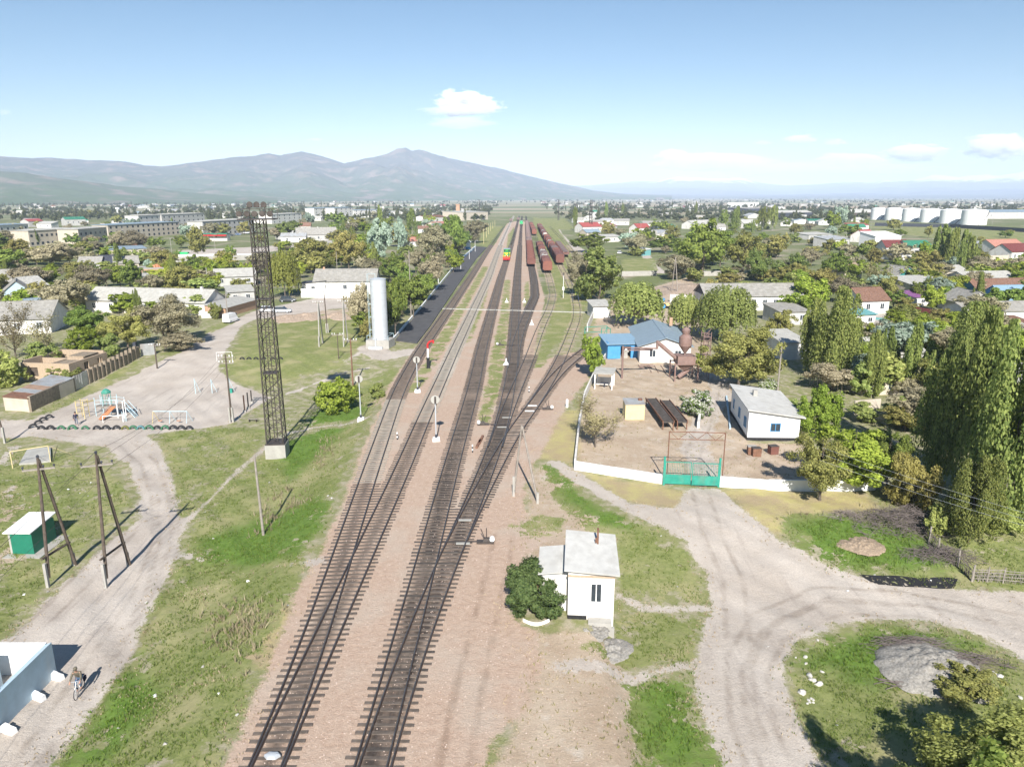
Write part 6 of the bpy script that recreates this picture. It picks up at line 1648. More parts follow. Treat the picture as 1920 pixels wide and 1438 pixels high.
def wagon_flat(mat, name='flat_wagon'):
    k = thing(name, 'x', 'railway wagon'); L = WL / 2 - .4
    MB().box((0, 0, 1.15), (2.9, 2 * L, .3)).build('deck', mat, k)
    b = MB()
    for s_ in (-1, 1):
        for i in range(5): b.box((s_ * 1.4, -L + .8 + i * (2 * L - 1.6) / 4, 1.75), (.14, .16, 1.0))
        b.box((s_ * 1.42, 0, 1.5), (.08, 2 * L - .6, .5)); b.box((0, s_ * (L - .05), 1.6), (2.6, .1, .7))
    b.build('stakes', WAGRED, k)
    b = MB()
    for i in range(3): b.lathe([(.6, -L + 1), (.6, L - 1)], 12, (-.75 + .75 * i, 0, 1.95), axis='y')
    b.build('pipe_load', WAGGREY, k); bogies(k, None); return k
PW = {'box': wagon_box(WAGRED), 'box2': wagon_box(WAGRED2), 'boxg': wagon_box(WAGGREY), 'gon': wagon_gondola(WAGRED), 'gong': wagon_gondola(WAGGREY), 'tank': wagon_tank(WAGWHITE), 'tankr': wagon_tank(WAGRED2), 'flat': wagon_flat(WAGGREY)}
for k in PW.values(): kids(k, [o for o in COL.objects if o.parent == k])
usedw = set()
def train(line, y0, n, seq, labels, grp):
    y = y0 + WL / 2
    for i in range(n):
        if y > LINE[line][0][-1]: x = tx(line, LINE[line][0][-1])
        kd = seq(i); x = tx(line, y); rz = -math.atan(tdir(line, y))
        lb = labels(i, kd)
        if kd not in usedw:
            usedw.add(kd); o = PW[kd]; o.location = (x, y, .24); o.rotation_euler = (0, 0, rz); o['label'] = lb; o['group'] = grp
        else: dup(PW[kd], (x, y, .24), rz, None, lb, grp)
        y += WL * math.cos(rz)
sn = random.Random(3)
yA, yB, yB2, yC, yD = P(996, 501).y, P(1024, 513).y, P(1003, 442).y, P(1048, 498).y, P(1061, 483).y
colr = {'box': 'dark red boxcar', 'box2': 'bright rust red boxcar', 'boxg': 'brown grey boxcar', 'gon': 'rust red open wagon', 'gong': 'dark brown open wagon', 'tank': 'cream tank wagon', 'tankr': 'rust red tank wagon', 'flat': 'flat wagon loaded with pipes'}
seqA = lambda i: 'gon' if i < 9 else ('gong' if i != 9 else 'boxg')
train('T7', yA, 34, seqA, lambda i, k: 'front open wagon with rusty red end of the long left train' if i == 0 else colr[k] + ' in the long left train', 'wagons of the long left train')
seqB = ['box2', 'box', 'tank', 'boxg', 'tank', 'gon', 'box', 'gon', 'box', 'gong']
train('T6', yB, 10, lambda i: seqB[i], lambda i, k: 'nearest rust red boxcar at the head of the short middle train' if i == 0 else ('front cream tank wagon of the short middle train' if i == 2 else 'second cream tank wagon of the short middle train' if i == 4 else colr[k] + ' in the short middle train'), 'wagons of the short middle train')
train('T6', yB2, 11, lambda i: ('box2', 'gon', 'box', 'gong')[i % 4] if i else 'box2', lambda i, k: 'front red boxcar of the far middle train' if i == 0 else colr[k] + ' in the far middle train', 'wagons of the far middle train')
seqC = ['box', 'box', 'box2', 'boxg', 'box', 'tankr', 'box2', 'tank', 'gon', 'box', 'tankr', 'box2', 'gon', 'tank', 'box', 'boxg', 'tank', 'box']
train('T5a', yC, 27, lambda i: seqC[i % 18], lambda i, k: 'front dark red boxcar of the long right train' if i == 0 else colr[k] + ' in the long right train', 'wagons of the long right train')
train('T8', yD, 6, lambda i: 'flat', lambda i, k: 'front flat wagon of the rightmost short train' if i == 0 else 'flat wagon with pipes in the rightmost short train', 'wagons of the rightmost short train')
# locomotive
def loco(u, v, line, label, mats, far=False):
    p = P(u, v); y = p.y + 8; x = tx(line, y); k = thing('locomotive', label, 'locomotive', (x, y, .24), -math.atan(tdir(line, y)))
    g, ye, rd = mats; L = 8.0
    MB().box((0, 0, 1.05), (3.0, 2 * L, .5)).box((0, -L - .05, .75), (2.9, .3, .8)).box((0, L + .05, .75), (2.9, .3, .8)).build('frame', rd, k)
    h = MB().box((0, -3.2, 2.3), (1.9, 8.8, 2.0)).box((0, -3.2, 3.4), (1.7, 8.6, .25), taper=.9).build('hood', g, k)
    b = MB().add([(-.95, -7.63, 3.3), (.95, -7.63, 3.3), (0, -7.63, 2.2), (-.95, -7.61, 3.3), (.95, -7.61, 3.3), (0, -7.61, 2.2)], [(0, 2, 1), (3, 4, 5), (0, 1, 4, 3)]); b.build('chevron', ye, h)
    MB().box((0, -7.64, 1.75), (1.7, .06, .5)).build('front_panel', rd, h)
    for x_ in (-.55, .55): MB().lathe([(.01, -.1), (.16, -.1), (.18, .05), (.01, .06)], 10, (x_, -7.7, 2.05), axis='y').build('headlight', WHITE2, h)
    c = MB().box((0, 3.4, 2.75), (2.9, 3.2, 2.9)).build('cab', g, k)
    MB().box((0, 3.4, 4.3), (3.1, 3.5, .2), taper=.9).build('cab_roof', BLUEROOF, c)
    for x_ in (-.95, .95): MB().box((x_, 1.78, 3.5), (.7, .06, .8)).build('cab_window', GLASS, c)
    MB().box((0, 3.4, 2.5), (2.95, 3.25, .35)).build('stripe', ye, c)
    MB().box((0, 6.4, 2.0), (1.9, 2.7, 1.5)).build('rear_hood', g, k)
    b = MB()
    for x_ in (-1.4, 1.4):
        for i in range(6): b.tube((x_, -7.6 + i * 1.8, 1.3), (x_, -7.6 + i * 1.8, 2.3), .04, n=5)
        b.tube((x_, -7.6, 2.3), (x_, 1.5, 2.3), .04, n=5)
    for x_ in (-1.4, -.7, .7, 1.4): b.tube((x_, -7.95, .9), (x_, -7.95, 2.3), .05, n=5)
    b.build('handrail', ye, k)
    bogies(k, None); return k
loco(950, 490, 'T3', 'green shunting locomotive with yellow chevron and red front', (LOCOG, LOCOY, REDP))
loco(977, 424, 'T4', 'far bright green locomotive on the central track', (GREENB, GREENB, MASTM))
for u, v, ln, lb in ((963, 416, 'T2', 'dark wagon far up the second track'), (968, 414, 'T3', 'dark wagon far up the oily track')):
    p = P(u, v); dup(PW['gong'], (tx(ln, p.y), p.y, .24), 0, None, lb, 'single dark wagons far up the tracks')
# ------------------------------------------------------------------ tanks, towers far away
for i, (u0, u1, vb, vt) in enumerate(((1639,1666,412.5,392),(1667,1699,414,392),(1700,1734,416,393),(1735,1772.5,418,394),(1773.5,1814,420,395),(1815.5,1860,422.5,395.5))):
    p = P((u0 + u1) / 2, vb); r_ = (u1 - u0) / 2 / pxm(vb) * .985; h = Ht(p, vt); p.y += r_
    k = thing('storage_tank', ('leftmost', 'second', 'third', 'fourth', 'fifth', 'largest rightmost')[i] + ' white cylindrical storage tank in the row at right', 'storage tank', p, 0, 'white storage tanks')
    b = MB(); prof = []
    for j in range(7): prof += [(r_, h * j / 7), (r_ + .04, h * j / 7 + .1), (r_, h * j / 7 + .2)]
    b.lathe(prof + [(r_, h)], 40); b.build('shell', WHITE2, k)
    MB().lathe([(r_ + .1, h), (r_ + .1, h + .2), (r_ * .6, h + 1.2), (.01, h + 1.8)], 40).build('roof', WHITE2, k)
    b = MB()
    for j in range(14): t_ = math.radians(-100 + j * 5); t2_ = math.radians(-100 + (j + 1) * 5); b.tube((r_ * 1.03 * math.cos(t_), r_ * 1.03 * math.sin(t_), h * j / 14), (r_ * 1.03 * math.cos(t2_), r_ * 1.03 * math.sin(t2_), h * (j + 1) / 14), .3, n=5)
    b.build('stair', MASTM, k)
p = P(222, 406); k = thing('standpipe_tower', 'slender white water tower on the far left plain', 'tower', p); h = Ht(p, 389); MB().tube((0, 0, 0), (0, 0, h * .75), 1.6, 1.4, 14).build('shaft', WHITE2, k); MB().lathe([(1.5, h * .72), (2.6, h * .8), (2.6, h * .98), (.1, h)], 16).build('tank', WHITE2, k)
p = P(859, 411); k = thing('brick_tower', 'far brick chimney tower of the grain mill', 'tower', p); h = Ht(p, 384); MB().box((0, 0, h / 2), (5, 5, h), taper=.85).build('shaft', BRICK, k); MB().box((0, 0, h), (5.2, 5.2, 1.2)).build('cap', BRICK, k); MB().box((8, 3, h * .28), (15, 10, h * .56)).build('mill_wall', BRICK, k); MB().box((-3, -6, h * .22), (16, 8, h * .44)).build('pale_wall', CREAM, k)
p = P(876, 468); k = thing('platform_kiosk', 'small white gabled kiosk with blue base on the platform', 'kiosk', p + Vector((0, 0, .26))); MB().box((0, 1.5, 1.7), (3.2, 3, 3.4)).build('wall', WHITE2, k); MB().box((0, 1.5, .5), (3.3, 3.1, 1.0)).build('base', BLUEP, k); MB().slab([(-2, -.4, 3.3), (0, -.4, 4.9), (0, 3.4, 4.9), (-2, 3.4, 3.3)], .1).slab([(0, -.4, 4.9), (2, -.4, 3.3), (2, 3.4, 3.3), (0, 3.4, 4.9)], .1).build('roof', WHITE2, k)
b = MB(); q = px((866, 489), (880, 477), (893, 466))
for s_, e_ in zip(q[:-1], q[1:]):
    for i in range(5): c = s_.lerp(e_, i / 5); b.tube((c.x, c.y, .26), (c.x, c.y, 1.3), .06)
    b.tube((s_.x, s_.y, 1.3), (e_.x, e_.y, 1.3), .06).tube((s_.x, s_.y, .8), (e_.x, e_.y, .8), .05)
tag(b.build('platform_railing', BLUEP), 'blue and white railing at the far end of the platform', 'railing')
# ------------------------------------------------------------------ cars
def car(u, v, rz, mat, label, van=False, name='parked_car'):
    p = P(u, v); k = thing(name, label, 'car' if not van else 'van', p, rz); L, W_ = (4.2, 1.7); H1, H2 = (.85, 1.42) if not van else (1.0, 2.0)
    def loft(secs):
        b = MB(); vs = []; n = len(secs[0][1])
        for x, ring in secs: vs += [(x, y, z) for y, z in ring]
        fs = []
        for i in range(len(secs) - 1):
            for j in range(n): fs.append((i * n + j, i * n + (j + 1) % n, (i + 1) * n + (j + 1) % n, (i + 1) * n + j))
        return b.add(vs, fs + [tuple(range(n)), tuple(range(len(vs) - 1, len(vs) - n - 1, -1))])
    ring = lambda w, z0, z1: [(-w, z0), (w, z0), (w * 1.02, (z0 + z1) / 2), (w * .93, z1), (-w * .93, z1), (-w * 1.02, (z0 + z1) / 2)]
    hw = W_ / 2
    loft([(-2.1, ring(hw * .9, .35, .75)), (-1.9, ring(hw, .25, H1)), (0, ring(hw, .22, H1 + .03)), (1.5, ring(hw, .25, H1 - .06)), (2.0, ring(hw * .93, .3, .7)), (2.1, ring(hw * .85, .38, .6))]).build('body', mat, k)
    x0, x1, x2, x3 = (-1.9, -1.5, .3, 1.0) if not van else (-2.0, -1.95, .9, 1.6)
    cb = loft([(x0, ring(hw * .9, H1 - .05, H1)), (x1, ring(hw * .86, H1 - .05, H2)), (x2, ring(hw * .86, H1 - .05, H2)), (x3, ring(hw * .9, H1 - .05, H1))]).build('cabin', GLASS if not van else mat, k)
    MB().box(((x1 + x2) / 2, 0, H2 + .01), (x2 - x1 + .1, W_ * .82, .05)).build('roof', mat, cb)
    if van: MB().box((x3 - .28, 0, 1.55), (.5, W_ * .8, .5)).build('windscreen', GLASS, cb)
    for x in (-1.3, 1.3):
        for y in (-hw + .08, hw - .08):
            w_ = MB().lathe([(.02, -.1), (.31, -.09), (.31, .09), (.02, .1)], 14, (x, y, .31), axis='y').build('wheel', RUBBER, k)
            MB().lathe([(.02, -.11), (.18, -.105), (.18, .105), (.02, .11)], 10, (x, y, .31), axis='y').build('rim', GALV, w_)
    for y in (-.55, .55): MB().box((2.06, y, .62), (.08, .3, .14)).build('headlight', WHITE2, k)
CARD = M('car_dark_grey', (.06, .065, .07), .05, 1, .3, .3); CARS = M('car_silver', (.5, .52, .54), .05, 1, .3, .4); CARW = M('car_white', (.75, .75, .75), .03, 1, .35); CARB = M('car_blue', (.04, .1, .25), .05, 1, .3); CARR = M('car_red', (.4, .03, .03), .05, 1, .35)
car(433, 604, 1.4, CARW, 'white van parked on the village road', True, 'parked_van')
car(540, 566, .05, CARD, 'dark grey car parked under the willow'); car(530, 586, .02, CARS, 'silver car parked on the field edge behind the mast'); car(504, 585, .1, CARW, 'white car parked left of the silver one behind the mast')
for u, v, m_, rz, lb in ((462,438,CARW,.3,'white car by the far apartment row'),(447,441,CARB,.2,'dark blue car by the far apartment row'),(417,446,CARW,.1,'white truck like van by the shop fronts'),(410,450,CARB,0,'blue car by the shop fronts'),(435,443,CARD,.4,'dark car by the far apartment row'),(1162,476,CARW,1.2,'white car on the lane by the turquoise gatehouse')):
    car(u, v, rz, m_, lb)
p = P(346, 484); k = thing('green_van', 'bright green boxy van by the white street wall', 'van', p); MB().box((0, 0, 1.5), (4, 2, 2.2)).build('body', GREENB, k); MB().box((2.3, 0, 1.1), (.9, 1.9, 1.4), taper=.85).build('cab', WHITE2, k); MB().lathe([(.02, -1.05), (.4, -1.05), (.4, 1.05), (.02, 1.05)], 12, (-1.2, 0, .4), axis='y').lathe([(.02, -1.05), (.4, -1.05), (.4, 1.05), (.02, 1.05)], 12, (1.6, 0, .4), axis='y').build('wheels', RUBBER, k)
k = thing('shop_front', 'shop row with red and green awnings before the far block', 'shop', P(385, 452)); MB().box((6, 3, 2), (15, 5, 4)).build('wall', WHITE, k); MB().slab([(-2, -1.5, 3.0), (13.5, -1.5, 3.0), (13.5, .6, 3.7), (-2, .6, 3.7)], .1).build('awning', REDP, k); MB().box((6, 2.9, 4.3), (15.6, 5.6, .5)).build('roof', GREENROOF, k)
k = thing('orange_stack', 'orange painted containers inside the long dark shed', 'container', P(1466, 409)); MB().box((3, -1, 2), (12, 3, 2.6)).build('box', ORANGE, k); MB().box((3, -1, .4), (12.2, 2.6, .5)).build('base', NAVY, k)

# ------------------------------------------------------------------ left lot: kiosk, playground, tyres
a = P(65, 1040); k = thing('kiosk', 'small dark green corrugated kiosk with white sloping roof', 'kiosk', a); w, d, h = 1.75, 3.0, 1.95
MB().box((-w / 2, d / 2, h / 2 - .1), (w, d, h + .2)).build('wall', KIOSKG, k)
MB().box((-w - .14, d / 2, h / 2 - .1), (.26, d - .3, h)).build('rear_panel', CONC, k)
MB().slab([(-w - .42, -.2, h), (.12, -.25, h + .02), (.14, d + .3, h + .3), (-w - .42, d + .25, h + .28)], .08).build('roof', WHITE2, k)
MB().box((-w / 2 + .2, d / 2 - .15, -.08), (w + 1.3, d + 1.1, .3)).build('slab', CONC, k)
a, b2 = P(24, 878), P(95, 866); k = thing('goal_frame', 'pale yellow goal frame beside the concrete pad', 'goal', a); q = b2 - a; h = Ht(a, 847)
MB().path([(0, 0, 0), (0, 0, h), (q.x, q.y, h), (q.x, q.y, 0)], .045, 8).build('frame', PALEY, k); MB().path([(q.x, q.y, h), (q.x + 1.0, q.y + 2.2, .1)], .035).path([(0, 0, h), (-.4, 1.6, .1)], .035).build('stay', PALEY, k)
pole(97, 866, 836, 'thin dark post at the right side of the goal frame', r=.04, mat=MASTM, lean=.9, name='post', cat='post')
# climbing frame
o = P(146, 786); k = thing('climbing_frame', 'playground climbing frame with blue and yellow posts and orange slide', 'climbing frame', o)
def post(x, y, h, m): MB().tube((x, y, 0), (x, y, h), .05, n=7).build('post', m, k)
for x, y in ((0, 0), (1.0, -.1), (0, 1.1), (1.0, 1.0)): post(x, y, 2.5, YELLOWP)
for x, y in ((1.8, 1.2), (2.6, 1.6), (1.8, 2.6), (2.8, 2.9), (3.6, 1.6), (3.8, 3.0)): post(x, y, 2.6, LBLUE)
for x, y in ((4.6, 1.4), (5.1, .4), (5.6, 1.5), (5.9, .4), (5.0, 2.6)): post(x, y, 2.3, WHITE2)
MB().box((3.6, 2.1, 1.25), (3.8, 1.6, .1)).build('deck', WOODG, k)
b = MB()
for z in (.8, 1.6, 2.3): b.path([(0, 0, z), (1, -.1, z), (1, 1, z), (0, 1.1, z), (0, 0, z)], .03)
for i in range(7): b.tube((1.0, -.1 + .0, 2.2), (1.8, 1.2, 2.2), .03); b.tube((1 + .1 * i, .0 + .15 * i, 2.2), (1 + .1 * i, .9 + .2 * i, 2.2), .02)
b.build('climbing_bars', YELLOWP, k)
b = MB()
for z in (1.7, 2.2): b.path([(1.8, 1.2, z), (3.6, 1.6, z), (4.6, 1.4, z)], .03).path([(1.8, 2.6, z), (3.8, 3.0, z), (5.0, 2.6, z), (5.6, 1.5, z)], .03)
b.build('rail', LBLUE, k)
MB().slab([(3.3, -.9, .2), (3.85, -.9, .2), (4.45, 1.4, 1.3), (3.9, 1.4, 1.3)], .07).slab([(3.25, -.95, .25), (3.32, -.95, .25), (3.92, 1.4, 1.55), (3.85, 1.4, 1.55)], .05).build('slide', ORANGE, k)
b = MB()
for i in range(8): b.box((5.9 + i * .19, 1.6 - i * .1, 1.25 - i * .16), (.1, .8, .05))
b.tube((5.8, 1.2, 2.0), (7.4, .4, .7), .035).tube((5.8, 2.0, 2.0), (7.4, 1.2, .7), .035).tube((5.8, 1.2, 1.25), (7.4, .4, 0), .04).tube((5.8, 2, 1.25), (7.4, 1.2, 0), .04); b.build('stair', LBLUE, k)
b = MB(); b.lathe([(.6, 2.9), (.6, 3.1), (.3, 3.4), (.05, 3.5)], 8, (2.8, 2.4, 0))
for i in range(6): b.tube((2.8 + .55 * math.cos(i), 2.4 + .55 * math.sin(i), 1.3), (2.8 + .55 * math.cos(i), 2.4 + .55 * math.sin(i), 2.95), .03)
b.build('turret', GREENP, k)
MB().path([(4.2, -1.6, 0), (4.2, -1.6, .9), (6.6, -1.2, .9), (6.6, -1.2, 0)], .04).build('low_bar', WHITE2, k)
b = MB(); 
for i in range(8): b.tube((6.5, -1.1 + .0, .15 * i + .1), (6.9, -1.0, .15 * i + .1), .02)
b.tube((6.5, -1.1, 0), (6.5, -1.1, 1.4), .035).tube((6.9, -1, 0), (6.9, -1, 1.4), .035); b.build('ladder', LBLUE, k)
# swings
o = P(286, 795); k = thing('swing_frame', 'light blue swing frame with two orange seats', 'swing', o); w = P(357, 793).x - o.x
MB().tube((0, .5, 1.55), (w * .92, .5, 1.55), .05).build('top_bar', LBLUE, k)
for x in (0, w * .46, w * .92):
    MB().path([(x, 0, 0), (x, .5, 1.55), (x + .25, 1.3, 0)], .035).build('leg', LBLUE if x else YELLOWP, k)
for x in (w * .16, w * .66):
    s_ = MB().box((x + .2, .2, .4), (.5, .25, .05)).build('seat', ORANGE, k); MB().path([(x, .2, .4), (x, .5, 1.5)], .012, 4).path([(x + .4, .2, .4), (x + .4, .5, 1.5)], .012, 4).build('chain', MASTM, s_)
TY = [RUBBER, RUBBER, M('tyre_green', (.05, .14, .08), .2, 3, .8), M('tyre_olive', (.13, .13, .04), .2, 3, .8), M('tyre_blue', (.09, .2, .22), .2, 3, .8)]
def tyre(u, v, m_, label, grp, s_=1.0, rz=0.0):
    b = MB(); n = 11; prof = ((-.15, .34), (-.17, .46), (-.1, .55), (.1, .55), (.17, .46), (.15, .34)); V = []
    for i in range(n):
        t = math.pi * (i / (n - 1)) * 1.1 - math.pi * .05
        for y, r_ in prof: V.append((math.cos(t) * r_, y, math.sin(t) * r_))
    m = len(prof); b.add(V, [(i * m + j, i * m + (j + 1) % m, (i + 1) * m + (j + 1) % m, (i + 1) * m + j) for i in range(n - 1) for j in range(m)] + [tuple(range(m)), tuple(range(n * m - 1, n * m - m - 1, -1))])
    o = b.build('half_tyre', m_, None, True); o.location = P(u, v); o.scale = (s_,) * 3; o.rotation_euler = (0, 0, rz); tag(o, label, 'tyre', grp)
cn = {0: 'black', 1: 'black', 2: 'dull green', 3: 'olive yellow', 4: 'faded blue'}
for i, u in enumerate((78, 95, 115, 136, 160, 182, 199, 219, 235, 250, 264, 280, 295, 310, 325, 340, 355)):
    c = (0, 0, 2, 2, 2, 0, 0, 0, 3, 2, 4, 2, 0, 2, 0, 0, 0)[i]; tyre(u, 805, TY[c], cn[c] + ' half buried tyre in the long row before the playground', cn[c] + ' half tyres before the playground', rng.uniform(.9, 1.12))
for u, v in ((62, 802), (72, 795), (81, 789), (92, 784)): tyre(u, v, TY[0], 'black half buried tyre in the slanting row left of the playground', 'half tyres left of the playground', .95, .8)
for u in (454, 467, 480, 495, 511, 526): tyre(u, 674, TY[0], 'dark half buried tyre in the short row behind the mast', 'half tyres behind the mast', .8)
for i, (u, v, vt) in enumerate(((367, 738, 710), (398, 737, 711), (431, 736, 709))):
    k = thing('net_post', ('left', 'middle', 'right')[i] + ' light blue net post with stay on the open lot', 'net post', P(u, v), 0, 'light blue net posts'); h = Ht(P(u, v), vt)
    MB().tube((0, 0, 0), (0, 0, h), .06).build('shaft', LBLUE, k); MB().tube((0, 0, h * .95), (.5, .5, .05), .035).build('stay', LBLUE, k)
    if i == 2: MB().box((.2, -.1, .3), (.5, .4, .6)).build('base_box', GREENP, k)
for i, (u, v, vt) in enumerate(((459, 772, 741), (466, 766, 736), (472, 755, 732))):
    k = thing('exercise_bar', ('nearest', 'middle', 'farthest')[i] + ' dark upright of the exercise bars left of the mast', 'exercise post', P(u, v), 0, 'exercise bar uprights'); h = Ht(P(u, v), vt); MB().box((0, 0, h / 2), (.14, .14, h)).build('upright', RUST if i == 0 else MASTM, k); MB().box((0, 0, .1), (.4, .4, .25)).build('footing', CONC, k)
o = P(468, 791); k = thing('bench', 'low plank bench near the exercise bars', 'bench', o); MB().box((.45, 0, .42), (1.3, .3, .06)).build('seat', WOODG, k); 
for x in (0, .9): MB().box((x, 0, .2), (.1, .28, .4)).build('leg', MASTM, k)
a, b2 = P(407, 678), P(436, 678); q = b2 - a; h = Ht(a, 661); k = thing('goal_frame', 'small white goal frame at the back of the open lot', 'goal', a); MB().path([(0, 0, 0), (0, 0, h), (q.x, q.y, h), (q.x, q.y, 0)], .035).build('frame', WHITE2, k); MB().path([(0, 0, h), (0, 1.4, 0)], .04)  .path([(q.x, q.y, h), (q.x, q.y + 1.4, 0)], .025).build('stay', WHITE2, k)
# ------------------------------------------------------------------ people
def skin_body(name, joints, edges, mat, parent, lv=2):
    me = bpy.data.meshes.new(name); names = list(joints); ix = {n: i for i, n in enumerate(names)}
    me.from_pydata([joints[n][0] for n in names], [(ix[a], ix[b]) for a, b in edges], [])
    o = bpy.data.objects.new(name, me); COL.objects.link(o); o.parent = parent
    md = o.modifiers.new('skin', 'SKIN'); md.use_smooth_shade = True
    sv = me.skin_vertices[0].data
    for n in names: sv[ix[n]].radius = (joints[n][1],) * 2; sv[ix[n]].use_root = False
    sv[0].use_root = True
    s2 = o.modifiers.new('sub', 'SUBSURF'); s2.levels = lv; s2.render_levels = lv
    me.materials.append(mat); return o
def hand(parent_root, wrist, d, side, mat):
    d = Vector(d).normalized(); a = Vector((0, 0, 1)) if abs(d.z) < .8 else Vector((0, -1, 0)); lat = d.cross(a).normalized(); dn = lat.cross(d).normalized()
    J = {'w': (wrist, .024), 'p': (wrist + d * .06, .032)}; E = [('w', 'p')]
    for i, (l, L) in enumerate(((-.03, .065), (-.01, .075), (.01, .07), (.03, .055))):
        k0 = wrist + d * .085 + lat * l; J['k%d' % i] = (k0, .010); J['m%d' % i] = (k0 + d * L * .5 + dn * -.012, .009); J['t%d' % i] = (k0 + d * L * .75 - dn * .04, .008); E += [('p', 'k%d' % i), ('k%d' % i, 'm%d' % i), ('m%d' % i, 't%d' % i)]
    J['th0'] = (wrist + d * .04 + lat * (.045 * side), .011); J['th1'] = (wrist + d * .085 + lat * (.06 * side) - dn * .015, .009); E += [('p', 'th0'), ('th0', 'th1')]
    return J, E
def person(p, rz, label, pose, top, legs, cap=None):
    k = thing('person', label, 'person', p, rz); V = Vector
    J = {}
    for n, (c, r) in pose.items(): J[n] = (V(c), r)
    E = [('pelvis', 'belly'), ('belly', 'chest'), ('chest', 'neck'), ('neck', 'head0'), ('head0', 'head1'), ('head1', 'head2')]
    for s in 'LR': E += [('pelvis', 'hip' + s), ('hip' + s, 'knee' + s), ('knee' + s, 'ank' + s), ('ank' + s, 'toe' + s), ('chest', 'sh' + s), ('sh' + s, 'el' + s), ('el' + s, 'wr' + s)]
    for s, sd in (('L', 1), ('R', -1)):
        HJ, HE = hand(k, J['wr' + s][0], J['wr' + s][0] - J['el' + s][0], sd, SKIN)
        for n, q in HJ.items():
            if n != 'w': J[s + n] = q
        E += [(('wr' + s) if a == 'w' else s + a, s + b) for a, b in HE]
    body = skin_body('body', J, E, SKIN, k, 2)
    # clothes as slightly larger skins over the same limbs
    g = lambda n, q=1.0, add=.016: (J[n][0], J[n][1] * q + add)
    sh = {n: g(n) for n in ('belly', 'pelvis', 'chest', 'shL', 'shR', 'elL', 'elR')}
    for s in 'LR': sh['cu' + s] = (J['el' + s][0].lerp(J['wr' + s][0], .86), .045)
    sh['nk'] = (J['chest'][0].lerp(J['neck'][0], .7), .075)
    skin_body('jacket', sh, [('belly', 'pelvis'), ('belly', 'chest'), ('chest', 'nk')] + [q for s in 'LR' for q in (('chest', 'sh' + s), ('sh' + s, 'el' + s), ('el' + s, 'cu' + s))], top, k)
    tr = {'pelvis': g('pelvis', 1, .008)}; te = []
    for s in 'LR':
        tr['hip' + s] = g('hip' + s); tr['knee' + s] = g('knee' + s); tr['an' + s] = (J['knee' + s][0].lerp(J['ank' + s][0], .92), .06); te += [('pelvis', 'hip' + s), ('hip' + s, 'knee' + s), ('knee' + s, 'an' + s)]
    skin_body('trousers', tr, te, legs, k)
    for s in 'LR': skin_body('shoe', {'a': (J['ank' + s][0] + V((0, 0, -.03)), .052), 'b': (J['toe' + s][0] + V((0, 0, -.005)), .042)}, [('a', 'b')], NAVYCL, k)
    h = J['head1'][0]; fy = (J['head2'][0] - J['head1'][0]); fwd = V((0, -1, 0))
    b = MB()
    for s in (-1, 1): b.lathe([(.001, -.012), (.011, 0), (.001, .012)], 8, h + fwd * .092 + V((s * .032, 0, .01)))
    b.box(h + fwd * .098 + V((0, 0, -.06)), (.05, .01, .01)); b.build('eyes_and_mouth', HAIR, k)
    MB().lathe([(.004, .03), (.014, 0), (.018, -.03), (.004, -.036)], 8, h + fwd * .1 + V((0, 0, -.018))).lathe([(.005, -.03), (.02, 0), (.005, .03)], 8, h + V((.088, 0, -.01))).lathe([(.005, -.03), (.02, 0), (.005, .03)], 8, h + V((-.088, 0, -.01))).build('nose_and_ears', SKIN, k)
    b = MB().lathe([(.108, .0), (.115, .04), (.105, .1), (.07, .135), (.005, .15)], 16, h + V((0, .015, .02)))
    if cap: b.box(h + fwd * .14 + V((0, 0, .045)), (.15, .1, .015))
    b.build('cap' if cap else 'hair', cap or HAIR, k, True)
    return k
# cyclist, riding towards the camera (local -y is forward)
cp = P(150, 1299); fw = P(143, 1311) - P(158, 1286); rz = math.atan2(fw.y, fw.x) + math.pi / 2
pose = {'pelvis': ((0, .28, .98), .13), 'belly': ((0, .18, 1.14), .135), 'chest': ((0, .02, 1.36), .145), 'neck': ((0, -.06, 1.50), .058), 'head0': ((0, -.09, 1.57), .075), 'head1': ((0, -.10, 1.66), .098), 'head2': ((0, -.09, 1.74), .085)}
for s, x, kn, an in (('L', 1, (.13, -.12, .82), (.12, .03, .40)), ('R', -1, (-.13, -.08, .66), (-.12, .10, .22))):
    pose['hip' + s] = ((.10 * x, .26, .92), .098); pose['knee' + s] = (kn, .062); pose['ank' + s] = (an, .045); pose['toe' + s] = ((an[0], an[1] - .16, an[2] - .05), .036)
    pose['sh' + s] = ((.19 * x, .0, 1.40), .068); pose['el' + s] = ((.27 * x, -.16, 1.18), .045); pose['wr' + s] = ((.27 * x, -.40, 1.05), .032)
person(cp, rz, 'cyclist in khaki jacket, flat cap and jeans riding down the dirt road', pose, JACKET, JEANS, JACKET)
bk = thing('bicycle', 'pale grey bicycle ridden along the dirt road', 'bicycle', cp, rz); r_ = .33
for y in (-.53, .53):
    b = MB(); n = 24
    for i in range(n): a0, a1 = 2 * math.pi * i / n, 2 * math.pi * (i + 1) / n; b.tube((0, y + r_ * math.cos(a0), r_ + r_ * math.sin(a0)), (0, y + r_ * math.cos(a1), r_ + r_ * math.sin(a1)), .022, n=6, cap=False)
    wh = b.build('wheel', RUBBER, bk); b = MB()
    for i in range(12): a0 = 2 * math.pi * i / 12; b.tube((0, y, r_), (0, y + r_ * math.cos(a0), r_ + r_ * math.sin(a0)), .005, n=3, cap=False)
    b.build('spokes', GALV, wh)
MB().path([(0, .53, .33), (0, .08, .28), (0, .22, .82), (0, .53, .33)], .017).path([(0, .08, .28), (0, -.36, .78), (0, .22, .76)], .02).path([(0, -.53, .33), (0, -.36, .82), (0, -.33, 1.0)], .018).path([(0, -.5, .7), (0, -.75, .55), (0, -.83, .4)], .03).build('frame', WHITE2, bk)
